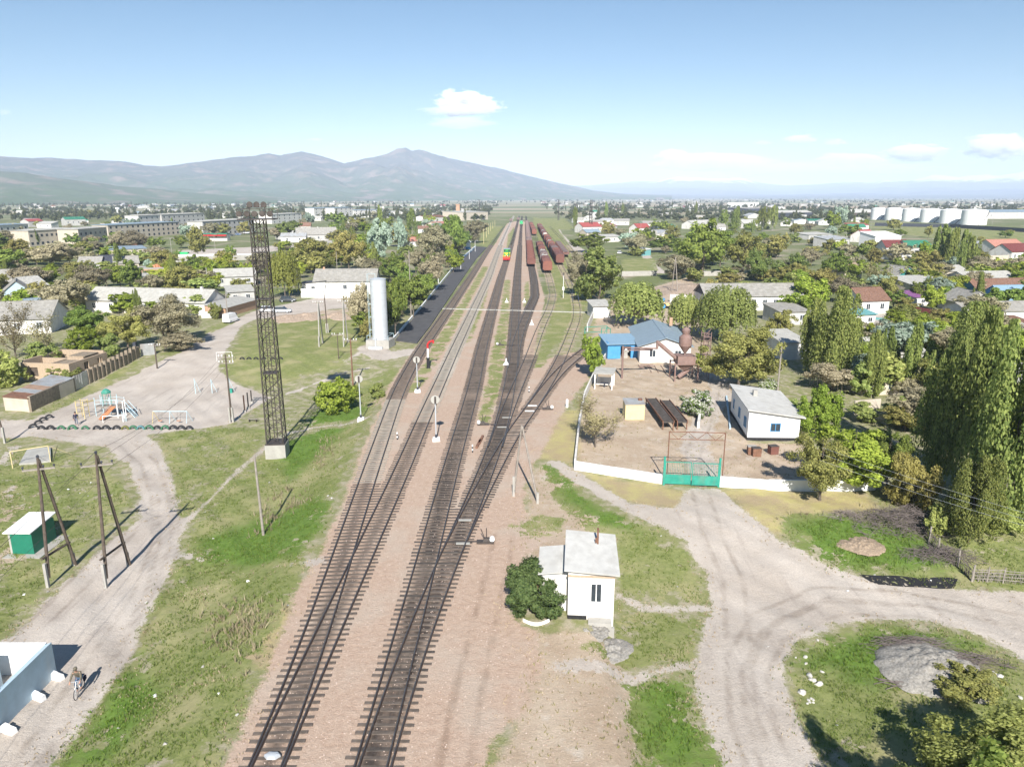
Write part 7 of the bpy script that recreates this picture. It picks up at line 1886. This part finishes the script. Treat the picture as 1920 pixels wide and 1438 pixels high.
MB().path([(-.3, -.42, 1.03), (-.12, -.34, 1.02), (.12, -.34, 1.02), (.3, -.42, 1.03)], .014).build('handlebar', GALV, bk)
MB().box((0, .27, .87), (.16, .26, .07), taper=.7).build('saddle', NAVYCL, bk)
MB().tube((-.14, .02, .2), (-.1, .02, .2), .012).tube((-.1, .02, .2), (-.1, .08, .28), .012).tube((.1, .14, .36), (.1, .08, .28), .012).tube((.1, .03, .36), (.15, .03, .36), .012).build('pedals', GALV, bk)
MB().box((0, .62, .72), (.16, .45, .03)).box((.14, .6, .58), (.1, .3, .25)).build('rack_bag', NAVYCL, bk)
# walker by the playground
pose = {'pelvis': ((0, 0, .93), .13), 'belly': ((0, 0, 1.08), .13), 'chest': ((0, 0, 1.32), .145), 'neck': ((0, -.01, 1.48), .058), 'head0': ((0, -.03, 1.54), .072), 'head1': ((0, -.04, 1.63), .096), 'head2': ((0, -.03, 1.71), .085)}
for s, x, fy in (('L', 1, -.22), ('R', -1, .2)):
    pose['hip' + s] = ((.10 * x, 0, .88), .098); pose['knee' + s] = ((.1 * x, fy * .55 - .06, .48), .06); pose['ank' + s] = ((.1 * x, fy, .085), .045); pose['toe' + s] = ((.1 * x, fy - .16, .05), .036)
    pose['sh' + s] = ((.20 * x, 0, 1.37), .066); pose['el' + s] = ((.27 * x, -fy * .35, 1.09), .044); pose['wr' + s] = ((.25 * x, -fy * .8 - .05, .86), .032)
person(P(144, 797), .6, 'person in dark navy jacket walking beside the playground', pose, NAVYCL, GREYCL)

# ------------------------------------------------------------------ heaps, stones, brushwood, litter, fence
def heap(pts, h, mat, label, cat, seed=1, name='heap', amp=.25):
    q = px(*pts); c = sum(q, Vector()) / len(q); n = 72; g = np.random.default_rng(seed)
    ang = np.linspace(0, 2 * math.pi, n, endpoint=False); aa = np.array([math.atan2(p.y - c.y, p.x - c.x) for p in q]); rr = np.array([math.hypot(p.x - c.x, p.y - c.y) for p in q]); o = np.argsort(aa)
    R_ = np.interp(ang, np.concatenate([aa[o] - 2 * math.pi, aa[o], aa[o] + 2 * math.pi, aa[o] + 4 * math.pi]), np.tile(rr[o], 4)); R_ = R_ * (1 + .12 * np.array([mnoise.fractal(Vector((math.cos(a_) * 3, math.sin(a_) * 3, seed * 1.7)), .8, 2, 5) for a_ in ang])); b = MB(); V = [(0, 0, h)]; F_ = []; m = 20
    for j in range(1, m + 1):
        t = j / m
        for i in range(n):
            x, y = math.cos(ang[i]) * R_[i] * t, math.sin(ang[i]) * R_[i] * t
            z = h * (1 - t) ** .8 * (1 + .2 * t) + mnoise.fractal(Vector((x * 2.2 + seed, y * 2.2, seed)), .7, 2, 6) * amp * (1 - t ** 3) - (.05 if j == m else 0) + .04
            V.append((x, y, z))
    for i in range(n): F_.append((0, 1 + i, 1 + (i + 1) % n))
    for j in range(m - 1):
        for i in range(n): a_ = 1 + j * n + i; b_ = 1 + j * n + (i + 1) % n; F_.append((a_, a_ + n, b_ + n, b_))
    ob = b.add(V, F_).build(name, mat, None, True); ob.location = c; return tag(ob, label, cat)
heap([(1648,1215),(1700,1200),(1760,1212),(1815,1235),(1850,1275),(1862,1312),(1800,1312),(1720,1302),(1655,1265)], .95, GRAVELG, 'big grey gravel heap on the round grass island', 'gravel heap', 3, 'gravel_heap', .18)
heap([(1562,1022),(1580,1006),(1625,1003),(1650,1018),(1660,1035),(1640,1046),(1610,1042),(1590,1032)], .35, MULCH, 'brown wood chip pile on the upper lawn', 'chip pile', 5, 'chip_pile', .14)
heap([(1085,1205),(1110,1198),(1150,1205),(1185,1225),(1180,1245),(1150,1245),(1120,1225)], .22, GRAVELG, 'grey ash heap at the foot of the cabin step', 'ash heap', 6, 'ash_heap', .18)
heap([(1060,1178),(1090,1170),(1130,1172),(1140,1195),(1110,1200),(1080,1195)], .16, GRAVELG, 'small rubble heap under the cabin wall', 'rubble heap', 7, 'rubble_heap', .2)
heap([(1240,548),(1262,535),(1330,533),(1372,545),(1360,558),(1290,560)], 1.6, EARTH, 'broad brown earth mound beside the tall A pole', 'earth mound', 8, 'earth_mound', .4)
heap([(518,600),(540,590),(560,592),(556,604),(535,606)], .7, EARTH, 'earth heap behind the mast', 'earth heap', 9, 'earth_heap', .3)
heap([(560,598),(575,588),(588,592),(584,602)], .8, EARTH, 'small earth heap left of the field poles', 'earth heap', 10, 'earth_heap', .3)
heap([(620,596),(632,587),(645,591),(640,602)], .8, EARTH, 'small earth heap between the field poles', 'earth heap', 11, 'earth_heap', .3)
def stone(u, v, s_, label, grp=None, mat=None):
    bmv = MB(); V = []; n1, n2 = 9, 6
    bmv.lathe([(max(1e-4, math.sin(math.pi * j / n2)), -math.cos(math.pi * j / n2)) for j in range(n2 + 1)], n1); sd_ = rng.uniform(0, 50)
    bmv.v = [tuple(Vector(p) * (1 + .45 * mnoise.noise(Vector(p) * 1.4 + Vector((sd_, 0, 0))))) for p in bmv.v]
    o = bmv.build('stone', mat or STONE); o.location = P(u, v) + Vector((0, 0, s_ * .2)); o.scale = (s_, s_ * rng.uniform(.6, .9), s_ * .55); o.rotation_euler = (0, 0, rng.uniform(0, 6)); tag(o, label, 'stone', grp)
for u, v, s_, lb in ((1518,1268,.36,'large white stone, upper of the touching pair on the island edge'),(1524,1276,.3,'white stone in the middle of the touching pair'),(1536,1283,.34,'large white stone, lower right of the touching pair'),(1504,1299,.36,'large white stone lowest on the island edge'),(1510,1232,.22,'white stone highest on the island edge'),(1511,1244,.17,'small white stone below the highest one'),(1492,1233,.14,'tiny white stone left on the island edge'),(1541,1260,.18,'flat white stone right of the pair'),(1533,1200,.14,'small pale stone near the top of the island'),(1862,1262,.3,'pale rubble stone at the right end of the gravel heap'),(1875,1268,.28,'second pale rubble stone at the right end of the gravel heap'),(1913,1308,.2,'pale block stone at the right edge')):
    stone(u, v, s_ * .72, lb, 'white stones on the island')
for i in range(9): stone(1508 + rng.uniform(0, 24), 1308 + rng.uniform(0, 14), .09, 'tiny white rubble bit in the cluster below the large stones', 'white rubble bits')
def brush(c, L, W_, H_, n, label, seed, mat, name='brushwood_pile', r=.018, ang=None):
    g = random.Random(seed); b = MB(); c = P(*c)
    for i in range(n):
        x, y = max(-.6 * L, min(.6 * L, g.gauss(0, L * .3))), max(-.6 * W_, min(.6 * W_, g.gauss(0, W_ * .3))); z = max(.05, H_ * math.exp(-(x / L) ** 2 * 4 - (y / W_) ** 2 * 4) * g.random()); a = g.uniform(0, math.pi) if ang is None else g.gauss(ang, .5)
        l = g.uniform(.5, 1.6); d = Vector((math.cos(a), math.sin(a), g.uniform(-.25, .35))) * l; p0 = Vector((x, y, z)) - d / 2; m = Vector((x, y, z + g.uniform(0, .15)))
        p0.z = max(.02, p0.z); b.tube(p0, m, r, r * .8, 4, cap=False).tube(m, m + d / 2 + Vector((0, 0, g.uniform(-.1, .15))), r * .8, r * .4, 4, cap=False)
    o = b.build(name, mat); o.location = c; return tag(o, label, 'brushwood')
brush((1690, 985), 7, 4, 1.7, 900, 'large grey purple brushwood pile below the yellow shrub', 1, TWIG)
brush((1760, 1042), 4.5, 2.2, .7, 350, 'smaller brushwood pile along the brush fence', 2, TWIG)
brush((1590, 968), 3.2, 1.6, .4, 70, 'pale dead branches left of the large brushwood pile', 3, TWIGP)
brush((1710, 1216), 4.5, 1.6, .9, 260, 'cut branches lying on top of the gravel heap', 4, TWIG, 'cut_branches', .016, -.4)
brush((1815, 1245), 4, 1.4, .6, 220, 'leafy cut branches at the right side of the gravel heap', 5, TWIG, 'cut_branches', .016, -.6)
brush((1700, 1285), 3, .5, .15, 24, 'single dead branch lying before the gravel heap', 6, TWIG, 'fallen_branch', .03, -.25)
fp = px((1729, 990), (1741, 1016), (1760, 1038), (1795, 1062), (1822, 1090))
fk = thing('brush_fence', 'crooked stick fence running down to the road at right', 'fence', fp[0])
for i, p in enumerate(fp): MB().tube(p - fp[0] - Vector((0, 0, .2)), p - fp[0] + Vector((rng.uniform(-.1, .1), .05, 1.35)), .09, .07, 7).build('fence_post', WOODG, fk)
b = MB()
for p, q in zip(fp[:-1], fp[1:]):
    for i in range(22):
        t = rng.random(); c = p.lerp(q, t) - fp[0]; b.tube(c, c + Vector((rng.uniform(-.3, .3), rng.uniform(-.3, .3), rng.uniform(.6, 1.2))), .02, .012, 4, cap=False)
    b.tube(p - fp[0] + Vector((0, 0, .9)), q - fp[0] + Vector((0, 0, .8)), .03, n=5)
b.build('sticks', TWIG, fk)
fp = px((1822, 1090), (1850, 1091), (1880, 1093), (1925, 1096), (1990, 1100))
fk = thing('wattle_fence', 'pale wattle fence along the road at right edge', 'fence', fp[0])
for p in fp: MB().tube(p - fp[0] - Vector((0, 0, .2)), p - fp[0] + Vector((.03, 0, 1.25)), .06, .05, 6).build('fence_post', WOODG, fk)
b = MB()
for p, q in zip(fp[:-1], fp[1:]):
    for z in (.25, .5, .75, 1.0): b.tube(p - fp[0] + Vector((0, 0, z)), q - fp[0] + Vector((0, 0, z + rng.uniform(-.1, .1))), .025, n=5)
    for i in range(16): c = p.lerp(q, i / 16) - fp[0]; b.tube(c + Vector((rng.uniform(-.2, .2), 0, 0)), c + Vector((rng.uniform(-.25, .25), .03, rng.uniform(.8, 1.15))), .015, n=4, cap=False)
b.build('wattle', WOODG, fk)
for i, (u, v, vt) in enumerate(((1518,722,698),(1525,722,697),(1532,725,690),(1541,732,700),(1555,728,712),(1563,732,715),(1570,733,711),(1578,732,697))):
    o = MB().tube((0, 0, -.2), (.05, 0, Ht(P(u, v), vt)), .09, .06, 7).build('stake', CREAM); o.location = P(u, v); tag(o, 'pale bare stake in the row behind the bright tree', 'stake', 'pale stakes behind the bright tree')
# litter: small scraps lying about
lm_ = [WHITE2, SLATEL, CONC, SLATEL]
spots = [(170,905),(150,925),(165,930),(160,922),(128,918),(585,797),(588,880),(615,930),(622,934),(1700,992),(1716,1042),(1735,1048),(1590,1108),(1640,1078),(1665,1083),(1570,968),(1240,1005),(1270,1100),(1300,1112),(1880,990),(1745,1088),(400,1010),(385,960),(222,1365),(290,1305),(445,1340),(380,1250),(540,1135),(410,1300),(1570,1360),(1440,1212),(60,1400),(45,1115),(90,1110),(310,1395),(275,1130),(465,1090),(520,880),(505,905),(1210,860)]
for i, (u, v) in enumerate(spots):
    b = MB(); b.add([(-.14, -.1, .02), (.15, -.08, .05), (.12, .12, .02), (-.1, .1, .1), (.0, .0, .14)], [(0, 1, 4), (1, 2, 4), (2, 3, 4), (3, 0, 4), (3, 2, 1, 0)])
    o = b.build('litter_scrap', lm_[i % 4]); o.location = P(u, v); o.scale = (rng.uniform(.45, 1.0),) * 3; o.rotation_euler = (0, 0, rng.uniform(0, 6))
    tag(o, 'scrap of pale litter lying in the grass', 'litter', 'scraps of litter')

# ------------------------------------------------------------------ turf: blades over the grass regions near the camera
def blades(name, field, n, ymax, h, w, mat, label, seed, xr=(-60, 62), dens=None):
    g = np.random.default_rng(seed); V, k = [], 0
    y = 24 + (ymax - 24) * g.random(n) ** 1.15; half = (y * .72 + 6); x = g.uniform(-1, 1, n) * half
    ix = np.clip(np.searchsorted(xa, x), 1, nx - 1); iy = np.clip(np.searchsorted(ya, y), 1, ny - 1)
    f = field.reshape(ny, nx)[iy, ix]
    clump = np.sin(x * .9 + 2 * np.sin(y * .5)) * np.cos(y * .8 + x * .3) + np.sin(x * 2.7 - y * 1.9) * .6
    keep = (f > .25 + g.normal(0, .5, n)) & (clump + g.normal(0, .7, n) > -.15)
    x, y = x[keep], y[keep]; m = len(x); z = hgt(x, y)
    C = np.stack([x, y, z], 1); out = []
    for q in range(3):
        a = g.uniform(0, 6.28, m); s = h * g.uniform(.5, 1.5, m); ww = w * g.uniform(.7, 1.4, m)
        dx, dy = np.cos(a), np.sin(a); off = g.normal(0, .07, (m, 2))
        b0 = C + np.stack([dx * ww + off[:, 0], dy * ww + off[:, 1], -np.full(m, .02)], 1); b1 = C + np.stack([-dx * ww + off[:, 0], -dy * ww + off[:, 1], -np.full(m, .02)], 1)
        le = g.normal(0, .35, (m, 2)) * s[:, None]; tp = C + np.stack([le[:, 0] + off[:, 0], le[:, 1] + off[:, 1], s], 1)
        out.append(np.stack([b0, b1, tp], 1))
    V = np.concatenate(out).reshape(-1, 3); F = np.arange(len(V)).reshape(-1, 3)
    return tag(link(name, npmesh(name, V, F, mat)), label, 'grass', None, 'stuff')
GM = leafmat('grass_blade', (.10, .145, .03), (.20, .24, .065), .3)
DM = leafmat('dry_blade', (.26, .21, .13), (.42, .36, .24), .2)
blades('grass', GRASS, 150000, 105, .13, .03, GM, 'short green grass on the banks and islands', 1)
blades('dry_weeds', np.minimum(DRY, GRASS), 60000, 100, .42, .04, DM, 'patches of dry tan weeds on the grass bank', 2)
blades('lush_grass', LUSH, 42000, 100, .20, .035, leafmat('lush_blade', (.075, .14, .02), (.14, .22, .04), .3), 'longer deep green grass patches', 3)
blades('roadside_weeds', 1.1 - np.abs(np.maximum(ROAD, BALL) - .1), 36000, 100, .10, .04, DM, 'sparse dry weeds along road and ballast edges', 7)
blades('yard_weeds', np.where(YARD > 0, .45, -2.0), 26000, 115, .14, .035, leafmat('weed_blade', (.16, .17, .06), (.30, .28, .13), .25), 'thin weeds scattered over bare yard ground', 8)
# loose gravel between the tracks
g = np.random.default_rng(9); n = 26000; y = 25 + 55 * g.random(n) ** 1.3; x = g.uniform(-24, 30, n)
ix = np.clip(np.searchsorted(xa, x), 1, nx - 1); iy = np.clip(np.searchsorted(ya, y), 1, ny - 1)
fb = np.maximum(BALL, np.minimum(YARD, 1)).reshape(ny, nx)[iy, ix]; keep = fb > .1; x, y = x[keep], y[keep]; m = len(x); C = np.stack([x, y, hgt(x, y)], 1); s = .03 + .035 * g.random(m) ** 2
tet = np.array([(1, 0, 0), (-.5, .87, 0), (-.5, -.87, 0), (0, 0, .9)]); rot = g.uniform(0, 6.28, m)
V = np.stack([np.stack([(tet[i][0] * np.cos(rot) - tet[i][1] * np.sin(rot)) * s + C[:, 0], (tet[i][0] * np.sin(rot) + tet[i][1] * np.cos(rot)) * s + C[:, 1], tet[i][2] * s + C[:, 2]], 1) for i in range(4)], 1).reshape(-1, 3)
F = np.concatenate([np.arange(m)[:, None] * 4 + np.array(f)[None] for f in ((0, 1, 3), (1, 2, 3), (2, 0, 3))])
tag(link('loose_gravel', npmesh('loose_gravel', V, F, leafmat('gravel_bit', (.36, .245, .19), (.66, .54, .47), 0.0))), 'loose pinkish stones between the tracks', 'gravel', None, 'stuff')
def look(u, v):
    dy = (719 - v) / FPX; k = CP + dy * SP
    return (u - 960) / FPX / k, (-SP + dy * CP) / k
# ------------------------------------------------------------------ mountains
def range_mesh(name, ridge, d_foot, d_ridge, vfoot, mat, amp, nu, ns, u0, u1, nscale, power=1.3, snow=None):
    us = np.linspace(u0, u1, nu); rv = np.interp(us, [a for a, _ in ridge], [b for _, b in ridge])
    V = np.zeros((ns * nu, 3)); k = 0
    for j in range(ns):
        s = j / (ns - 1) if j < ns - 3 else 1.0
        back = max(0, j - (ns - 4))
        for i, u in enumerate(us):
            df = float(np.interp(u, *zip(*d_foot))); dr = float(np.interp(u, *zip(*d_ridge)))
            D = df + (dr - df) * (s ** .8) + back * 400
            dx, _s = look(u, rv[i]); zr = HC + dr * _s
            vf = float(np.interp(u, *zip(*vfoot))); zf = HC + df * look(u, vf)[1]; zf = min(-1.0, zf) if j == 0 else zf
            x, y = dx * D, D
            n = mnoise.ridged_multi_fractal(Vector((x * nscale, y * nscale, 3.7)), .9, 2.1, 7, 1.0, 2.0) * .5 - .5
            n2 = mnoise.fractal(Vector((x * nscale * 4, y * nscale * 4, 1.3)), .9, 2.0, 5)
            rise = s ** power
            env = (s * (1 - s) * 4) ** .7 * .6 + .09 * S(s * 3)
            z = zf + (zr - zf) * rise + (zr - zf) * amp * (n * env + n2 * .12 * env)
            if back: z = zr - back * 120
            V[k] = (x, y, z); k += 1
    ii = (np.arange(ns - 1)[:, None] * nu + np.arange(nu - 1)[None, :]).ravel()
    F = np.stack([ii, ii + 1, ii + nu + 1, ii + nu], 1)
    return tag(link(name, npmesh(name, V, F, mat, smooth=True)), kind='structure')
def hillmat(name, low, high, rock, h0, h1, snow=None):
    m = bpy.data.materials.new(name); n, l = nodes_of(m); b = n['Principled BSDF']; b.inputs['Roughness'].default_value = 1; b.inputs['Specular IOR Level'].default_value = 0
    g = n.new('ShaderNodeNewGeometry'); sp_ = n.new('ShaderNodeSeparateXYZ'); l.new(g.outputs['Position'], sp_.inputs[0])
    t = n.new('ShaderNodeTexNoise'); t.inputs['Scale'].default_value = .0048; t.inputs['Detail'].default_value = 9; t.inputs['Roughness'].default_value = .65
    l.new(g.outputs['Position'], t.inputs['Vector'])
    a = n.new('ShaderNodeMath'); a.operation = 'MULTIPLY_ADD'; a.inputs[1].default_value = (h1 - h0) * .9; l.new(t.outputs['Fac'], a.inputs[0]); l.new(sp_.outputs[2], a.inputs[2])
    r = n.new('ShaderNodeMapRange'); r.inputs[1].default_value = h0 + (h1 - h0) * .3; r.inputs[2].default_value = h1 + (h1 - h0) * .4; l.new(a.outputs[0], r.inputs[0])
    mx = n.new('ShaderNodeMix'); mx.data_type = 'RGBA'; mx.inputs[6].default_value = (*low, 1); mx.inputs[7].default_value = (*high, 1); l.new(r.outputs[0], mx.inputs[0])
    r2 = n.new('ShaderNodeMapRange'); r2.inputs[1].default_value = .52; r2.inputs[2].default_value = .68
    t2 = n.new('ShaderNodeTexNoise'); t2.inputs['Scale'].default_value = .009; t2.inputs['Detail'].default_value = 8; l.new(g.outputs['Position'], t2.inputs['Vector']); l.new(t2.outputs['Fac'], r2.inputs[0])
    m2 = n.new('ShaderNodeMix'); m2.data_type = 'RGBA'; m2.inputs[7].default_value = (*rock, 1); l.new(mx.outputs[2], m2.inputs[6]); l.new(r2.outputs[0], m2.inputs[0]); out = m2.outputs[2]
    if snow:
        t3 = n.new('ShaderNodeTexNoise'); t3.inputs['Scale'].default_value = .002; t3.inputs['Detail'].default_value = 9; t3.inputs['Roughness'].default_value = .7; l.new(g.outputs['Position'], t3.inputs['Vector'])
        a3 = n.new('ShaderNodeMath'); a3.operation = 'MULTIPLY_ADD'; a3.inputs[1].default_value = 400; l.new(t3.outputs['Fac'], a3.inputs[0]); l.new(sp_.outputs[2], a3.inputs[2])
        r3 = n.new('ShaderNodeMapRange'); r3.inputs[1].default_value = snow; r3.inputs[2].default_value = snow + 60; l.new(a3.outputs[0], r3.inputs[0])
        m3 = n.new('ShaderNodeMix'); m3.data_type = 'RGBA'; m3.inputs[7].default_value = (.85, .86, .88, 1); l.new(out, m3.inputs[6]); l.new(r3.outputs[0], m3.inputs[0]); out = m3.outputs[2]
    l.new(out, b.inputs['Base Color']); return m
HM1 = hillmat('mountain_slopes', (.085, .12, .05), (.10, .105, .085), (.20, .165, .13), 30, 260)
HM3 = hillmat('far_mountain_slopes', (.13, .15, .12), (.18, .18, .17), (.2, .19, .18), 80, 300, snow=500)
ridge = [(-900,305),(-500,296),(-200,292),(0,291),(60,295),(140,297),(220,301),(270,310),(300,310),(350,302),(410,294),(450,291),(480,292),(505,289),(525,292),(565,282),(590,287),(620,294),(645,301),(685,290),(725,282),(737,277),(745,273),(760,272),(772,280),(787,279),(805,284),(840,297),(880,305),(925,313),(960,321),(1000,331),(1060,346),(1110,357),(1170,364),(1260,367)]
range_mesh('mountain_range', ridge, [(-900,2500),(0,3000),(300,3300),(600,3700),(960,5000),(1260,6000)], [(-900,4700),(0,5000),(500,5600),(760,6200),(1260,7600)], [(-900,380),(0,380),(300,378.5),(600,376.5),(800,374.5),(960,372.4),(1260,371)], HM1, .55, 760, 110, -900, 1260, .0011, 1.45)
fr = [(-900,338),(-300,330),(0,318),(50,322),(110,333),(160,338),(215,347),(280,352),(350,360),(430,367),(520,371)]
range_mesh('foothills', fr, [(-900,2000),(0,2250),(520,2900)], [(-900,2900),(0,3100),(520,3600)], [(-900,385),(0,385),(300,381),(520,378)], HM1, .45, 300, 60, -900, 520, .0021, 1.45)
r3 = [(900,352),(1050,349),(1120,345),(1180,340),(1230,337),(1270,329),(1310,331),(1345,333),(1390,332),(1430,344),(1480,348),(1540,344),(1600,340),(1640,342),(1660,337),(1700,339),(1750,327),(1800,330),(1850,324),(1870,327),(1920,322),(2200,318),(2800,325)]
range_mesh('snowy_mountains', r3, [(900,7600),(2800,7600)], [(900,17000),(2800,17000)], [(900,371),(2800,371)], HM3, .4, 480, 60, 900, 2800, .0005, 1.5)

# ------------------------------------------------------------------ clouds
def cloudmat(name, dens, nscale, lo, hi, seed):
    m = bpy.data.materials.new(name); n, l = nodes_of(m); n.remove(n['Principled BSDF']); o = n['Material Output']
    pv = n.new('ShaderNodeVolumePrincipled'); pv.inputs['Color'].default_value = (.98, .98, .98, 1); pv.inputs['Anisotropy'].default_value = -.2
    tc_ = n.new('ShaderNodeTexCoord'); t = n.new('ShaderNodeTexNoise'); t.inputs['Scale'].default_value = nscale; t.inputs['Detail'].default_value = 5; t.inputs['Roughness'].default_value = .62
    mp = n.new('ShaderNodeMapping'); mp.inputs['Location'].default_value = (seed, seed * 2, 0); l.new(tc_.outputs['Object'], mp.inputs[0]); l.new(mp.outputs[0], t.inputs['Vector'])
    ln = n.new('ShaderNodeVectorMath'); ln.operation = 'LENGTH'; l.new(tc_.outputs['Object'], ln.inputs[0])
    f = n.new('ShaderNodeMapRange'); f.inputs[1].default_value = .15; f.inputs[2].default_value = 1.0; f.inputs[3].default_value = .2; f.inputs[4].default_value = -.85; l.new(ln.outputs['Value'], f.inputs[0])
    a = n.new('ShaderNodeMath'); a.operation = 'MULTIPLY_ADD'; a.inputs[1].default_value = 1.9; l.new(t.outputs['Fac'], a.inputs[0]); l.new(f.outputs[0], a.inputs[2])
    r = n.new('ShaderNodeMapRange'); r.inputs[1].default_value = lo; r.inputs[2].default_value = hi; r.inputs[4].default_value = dens; l.new(a.outputs[0], r.inputs[0])
    l.new(r.outputs[0], pv.inputs['Density']); l.new(pv.outputs[0], o.inputs['Volume']); m.cycles.volume_sampling = 'MULTIPLE_IMPORTANCE' if hasattr(m, 'cycles') else None
    return m
def ico(name, mat, c, sc, label):
    b = MB(); n1, n2 = 16, 10
    b.lathe([(max(1e-5, math.sin(math.pi * j / n2)), -math.cos(math.pi * j / n2)) for j in range(n2 + 1)], n1)
    o = b.build(name, mat); o.location = c; o.scale = sc
    return tag(o, label, 'cloud')
def dirpos(u, v, D):
    a_, b_ = look(u, v); return Vector((a_ * D, D, HC + b_ * D))
CL = [ # u, v, half width, half height (px), distance, density, label
 (866, 192, 66, 30, 26000, .012, 'main bright white cloud above the mountain peak'),
 (905, 200, 52, 16, 25700, .006, 'lower right shoulder of the main white cloud'),
 (862, 208, 92, 12, 25000, .0016, 'grey flat base strip of the main cloud'),
 (868, 230, 82, 18, 23800, .0008, 'thin ragged cloud just below the main cloud'),
 (1872, 275, 84, 28, 30000, .006, 'brightest cloud bank at the right edge'),
 (1715, 287, 76, 22, 29000, .005, 'cloud bank left of the brightest right hand cloud'),
 (1600, 300, 95, 16, 28000, .003, 'faint cloud left of the right hand banks'),
 (1500, 261, 44, 11, 31500, .0022, 'small flat cloud high on the right'),
 (1566, 267, 32, 9, 31000, .0015, 'small thin cloud right of the flat one'),
 (1340, 305, 160, 24, 27500, .0016, 'long hazy cloud over the snowy mountains'),
 (1262, 294, 48, 18, 29500, .005, 'soft cloud puff over the snowy mountains'),
 (1520, 318, 300, 18, 26500, .0006, 'low veil of cloud over the right hand horizon'),
 (1145, 318, 44, 14, 27000, .0009, 'faint leftmost cloud over the snowy mountains'),
 (1430, 268, 24, 6, 29800, .0012, 'wisp of cloud left of the small flat cloud'),
 (8, 211, 16, 8, 30000, .0012, 'tiny cloud scrap at the left edge'), (590, 262, 22, 5, 30000, .0009, 'tiny wisp of cloud over the left ridge'),
]
for i, (u, v, a, b_, D, dn, lb) in enumerate(CL):
    cm = cloudmat('cloud_volume', dn, 2.3, .5, .72, i * 3.3)
    c = dirpos(u, v, D); k = D / FPX
    o = ico('cloud', cm, c, (a * k, a * k * .6, b_ * k), lb)

# ------------------------------------------------------------------ haze, world, sun, camera
hz = bpy.data.materials.new('haze_air'); n, l = nodes_of(hz); n.remove(n['Principled BSDF'])
pv = n.new('ShaderNodeVolumePrincipled'); pv.inputs['Density'].default_value = 1.0e-4; pv.inputs['Color'].default_value = (.60, .72, .97, 1); pv.inputs['Anisotropy'].default_value = -.28
l.new(pv.outputs[0], n['Material Output'].inputs['Volume'])
hb = MB().box((0, 9900, 298), (44000, 21200, 602)).build('haze', hz); hb['kind'] = 'stuff'

SUN_EL, SUN_AZ = R(36), R(2)
W = bpy.data.worlds.new('World'); SC.world = W; W.use_nodes = True
wn, wl = W.node_tree.nodes, W.node_tree.links
sk = wn.new('ShaderNodeTexSky'); sk.sky_type = 'NISHITA'; sk.sun_disc = False; sk.sun_elevation = SUN_EL; sk.sun_rotation = math.pi - SUN_AZ
sk.air_density = 1.0; sk.dust_density = .05; sk.ozone_density = 1.1; sk.altitude = 700
hs_ = wn.new('ShaderNodeHueSaturation'); hs_.inputs['Hue'].default_value = .497; hs_.inputs['Saturation'].default_value = 1.22
wl.new(sk.outputs[0], hs_.inputs['Color']); wl.new(hs_.outputs[0], wn['Background'].inputs[0]); wn['Background'].inputs[1].default_value = .057
sl = bpy.data.lights.new('sun', 'SUN'); sl.energy = 5.0; sl.angle = R(.55); sl.color = (1, .955, .89)
so = bpy.data.objects.new('sun', sl); COL.objects.link(so)
so.rotation_euler = Vector((-math.sin(SUN_AZ) * math.cos(SUN_EL), math.cos(SUN_AZ) * math.cos(SUN_EL), -math.sin(SUN_EL))).to_track_quat('-Z', 'Y').to_euler()
cam = bpy.data.cameras.new('camera'); cam.sensor_fit = 'HORIZONTAL'; cam.sensor_width = 36; cam.lens = 36 * FPX / 1920
cam.clip_start = 1; cam.clip_end = 150000
co = bpy.data.objects.new('camera', cam); COL.objects.link(co); co.location = (0, 0, HC); co.rotation_euler = (math.pi / 2 - PITCH, 0, 0)
SC.camera = co
SC.view_settings.view_transform = 'Standard'; SC.view_settings.look = 'None'; SC.view_settings.exposure = .88; SC.view_settings.gamma = 1
SC.render.engine = 'CYCLES'
cy = SC.cycles; cy.use_denoising = True; cy.max_bounces = 8; cy.diffuse_bounces = 2; cy.glossy_bounces = 2; cy.transmission_bounces = 2; cy.transparent_max_bounces = 8; cy.volume_bounces = 6
cy.sample_clamp_indirect = 6; cy.volume_max_steps = 400; cy.volume_step_rate = .25; cy.volume_preview_step_rate = .25; cy.use_adaptive_sampling = True; cy.adaptive_threshold = .015
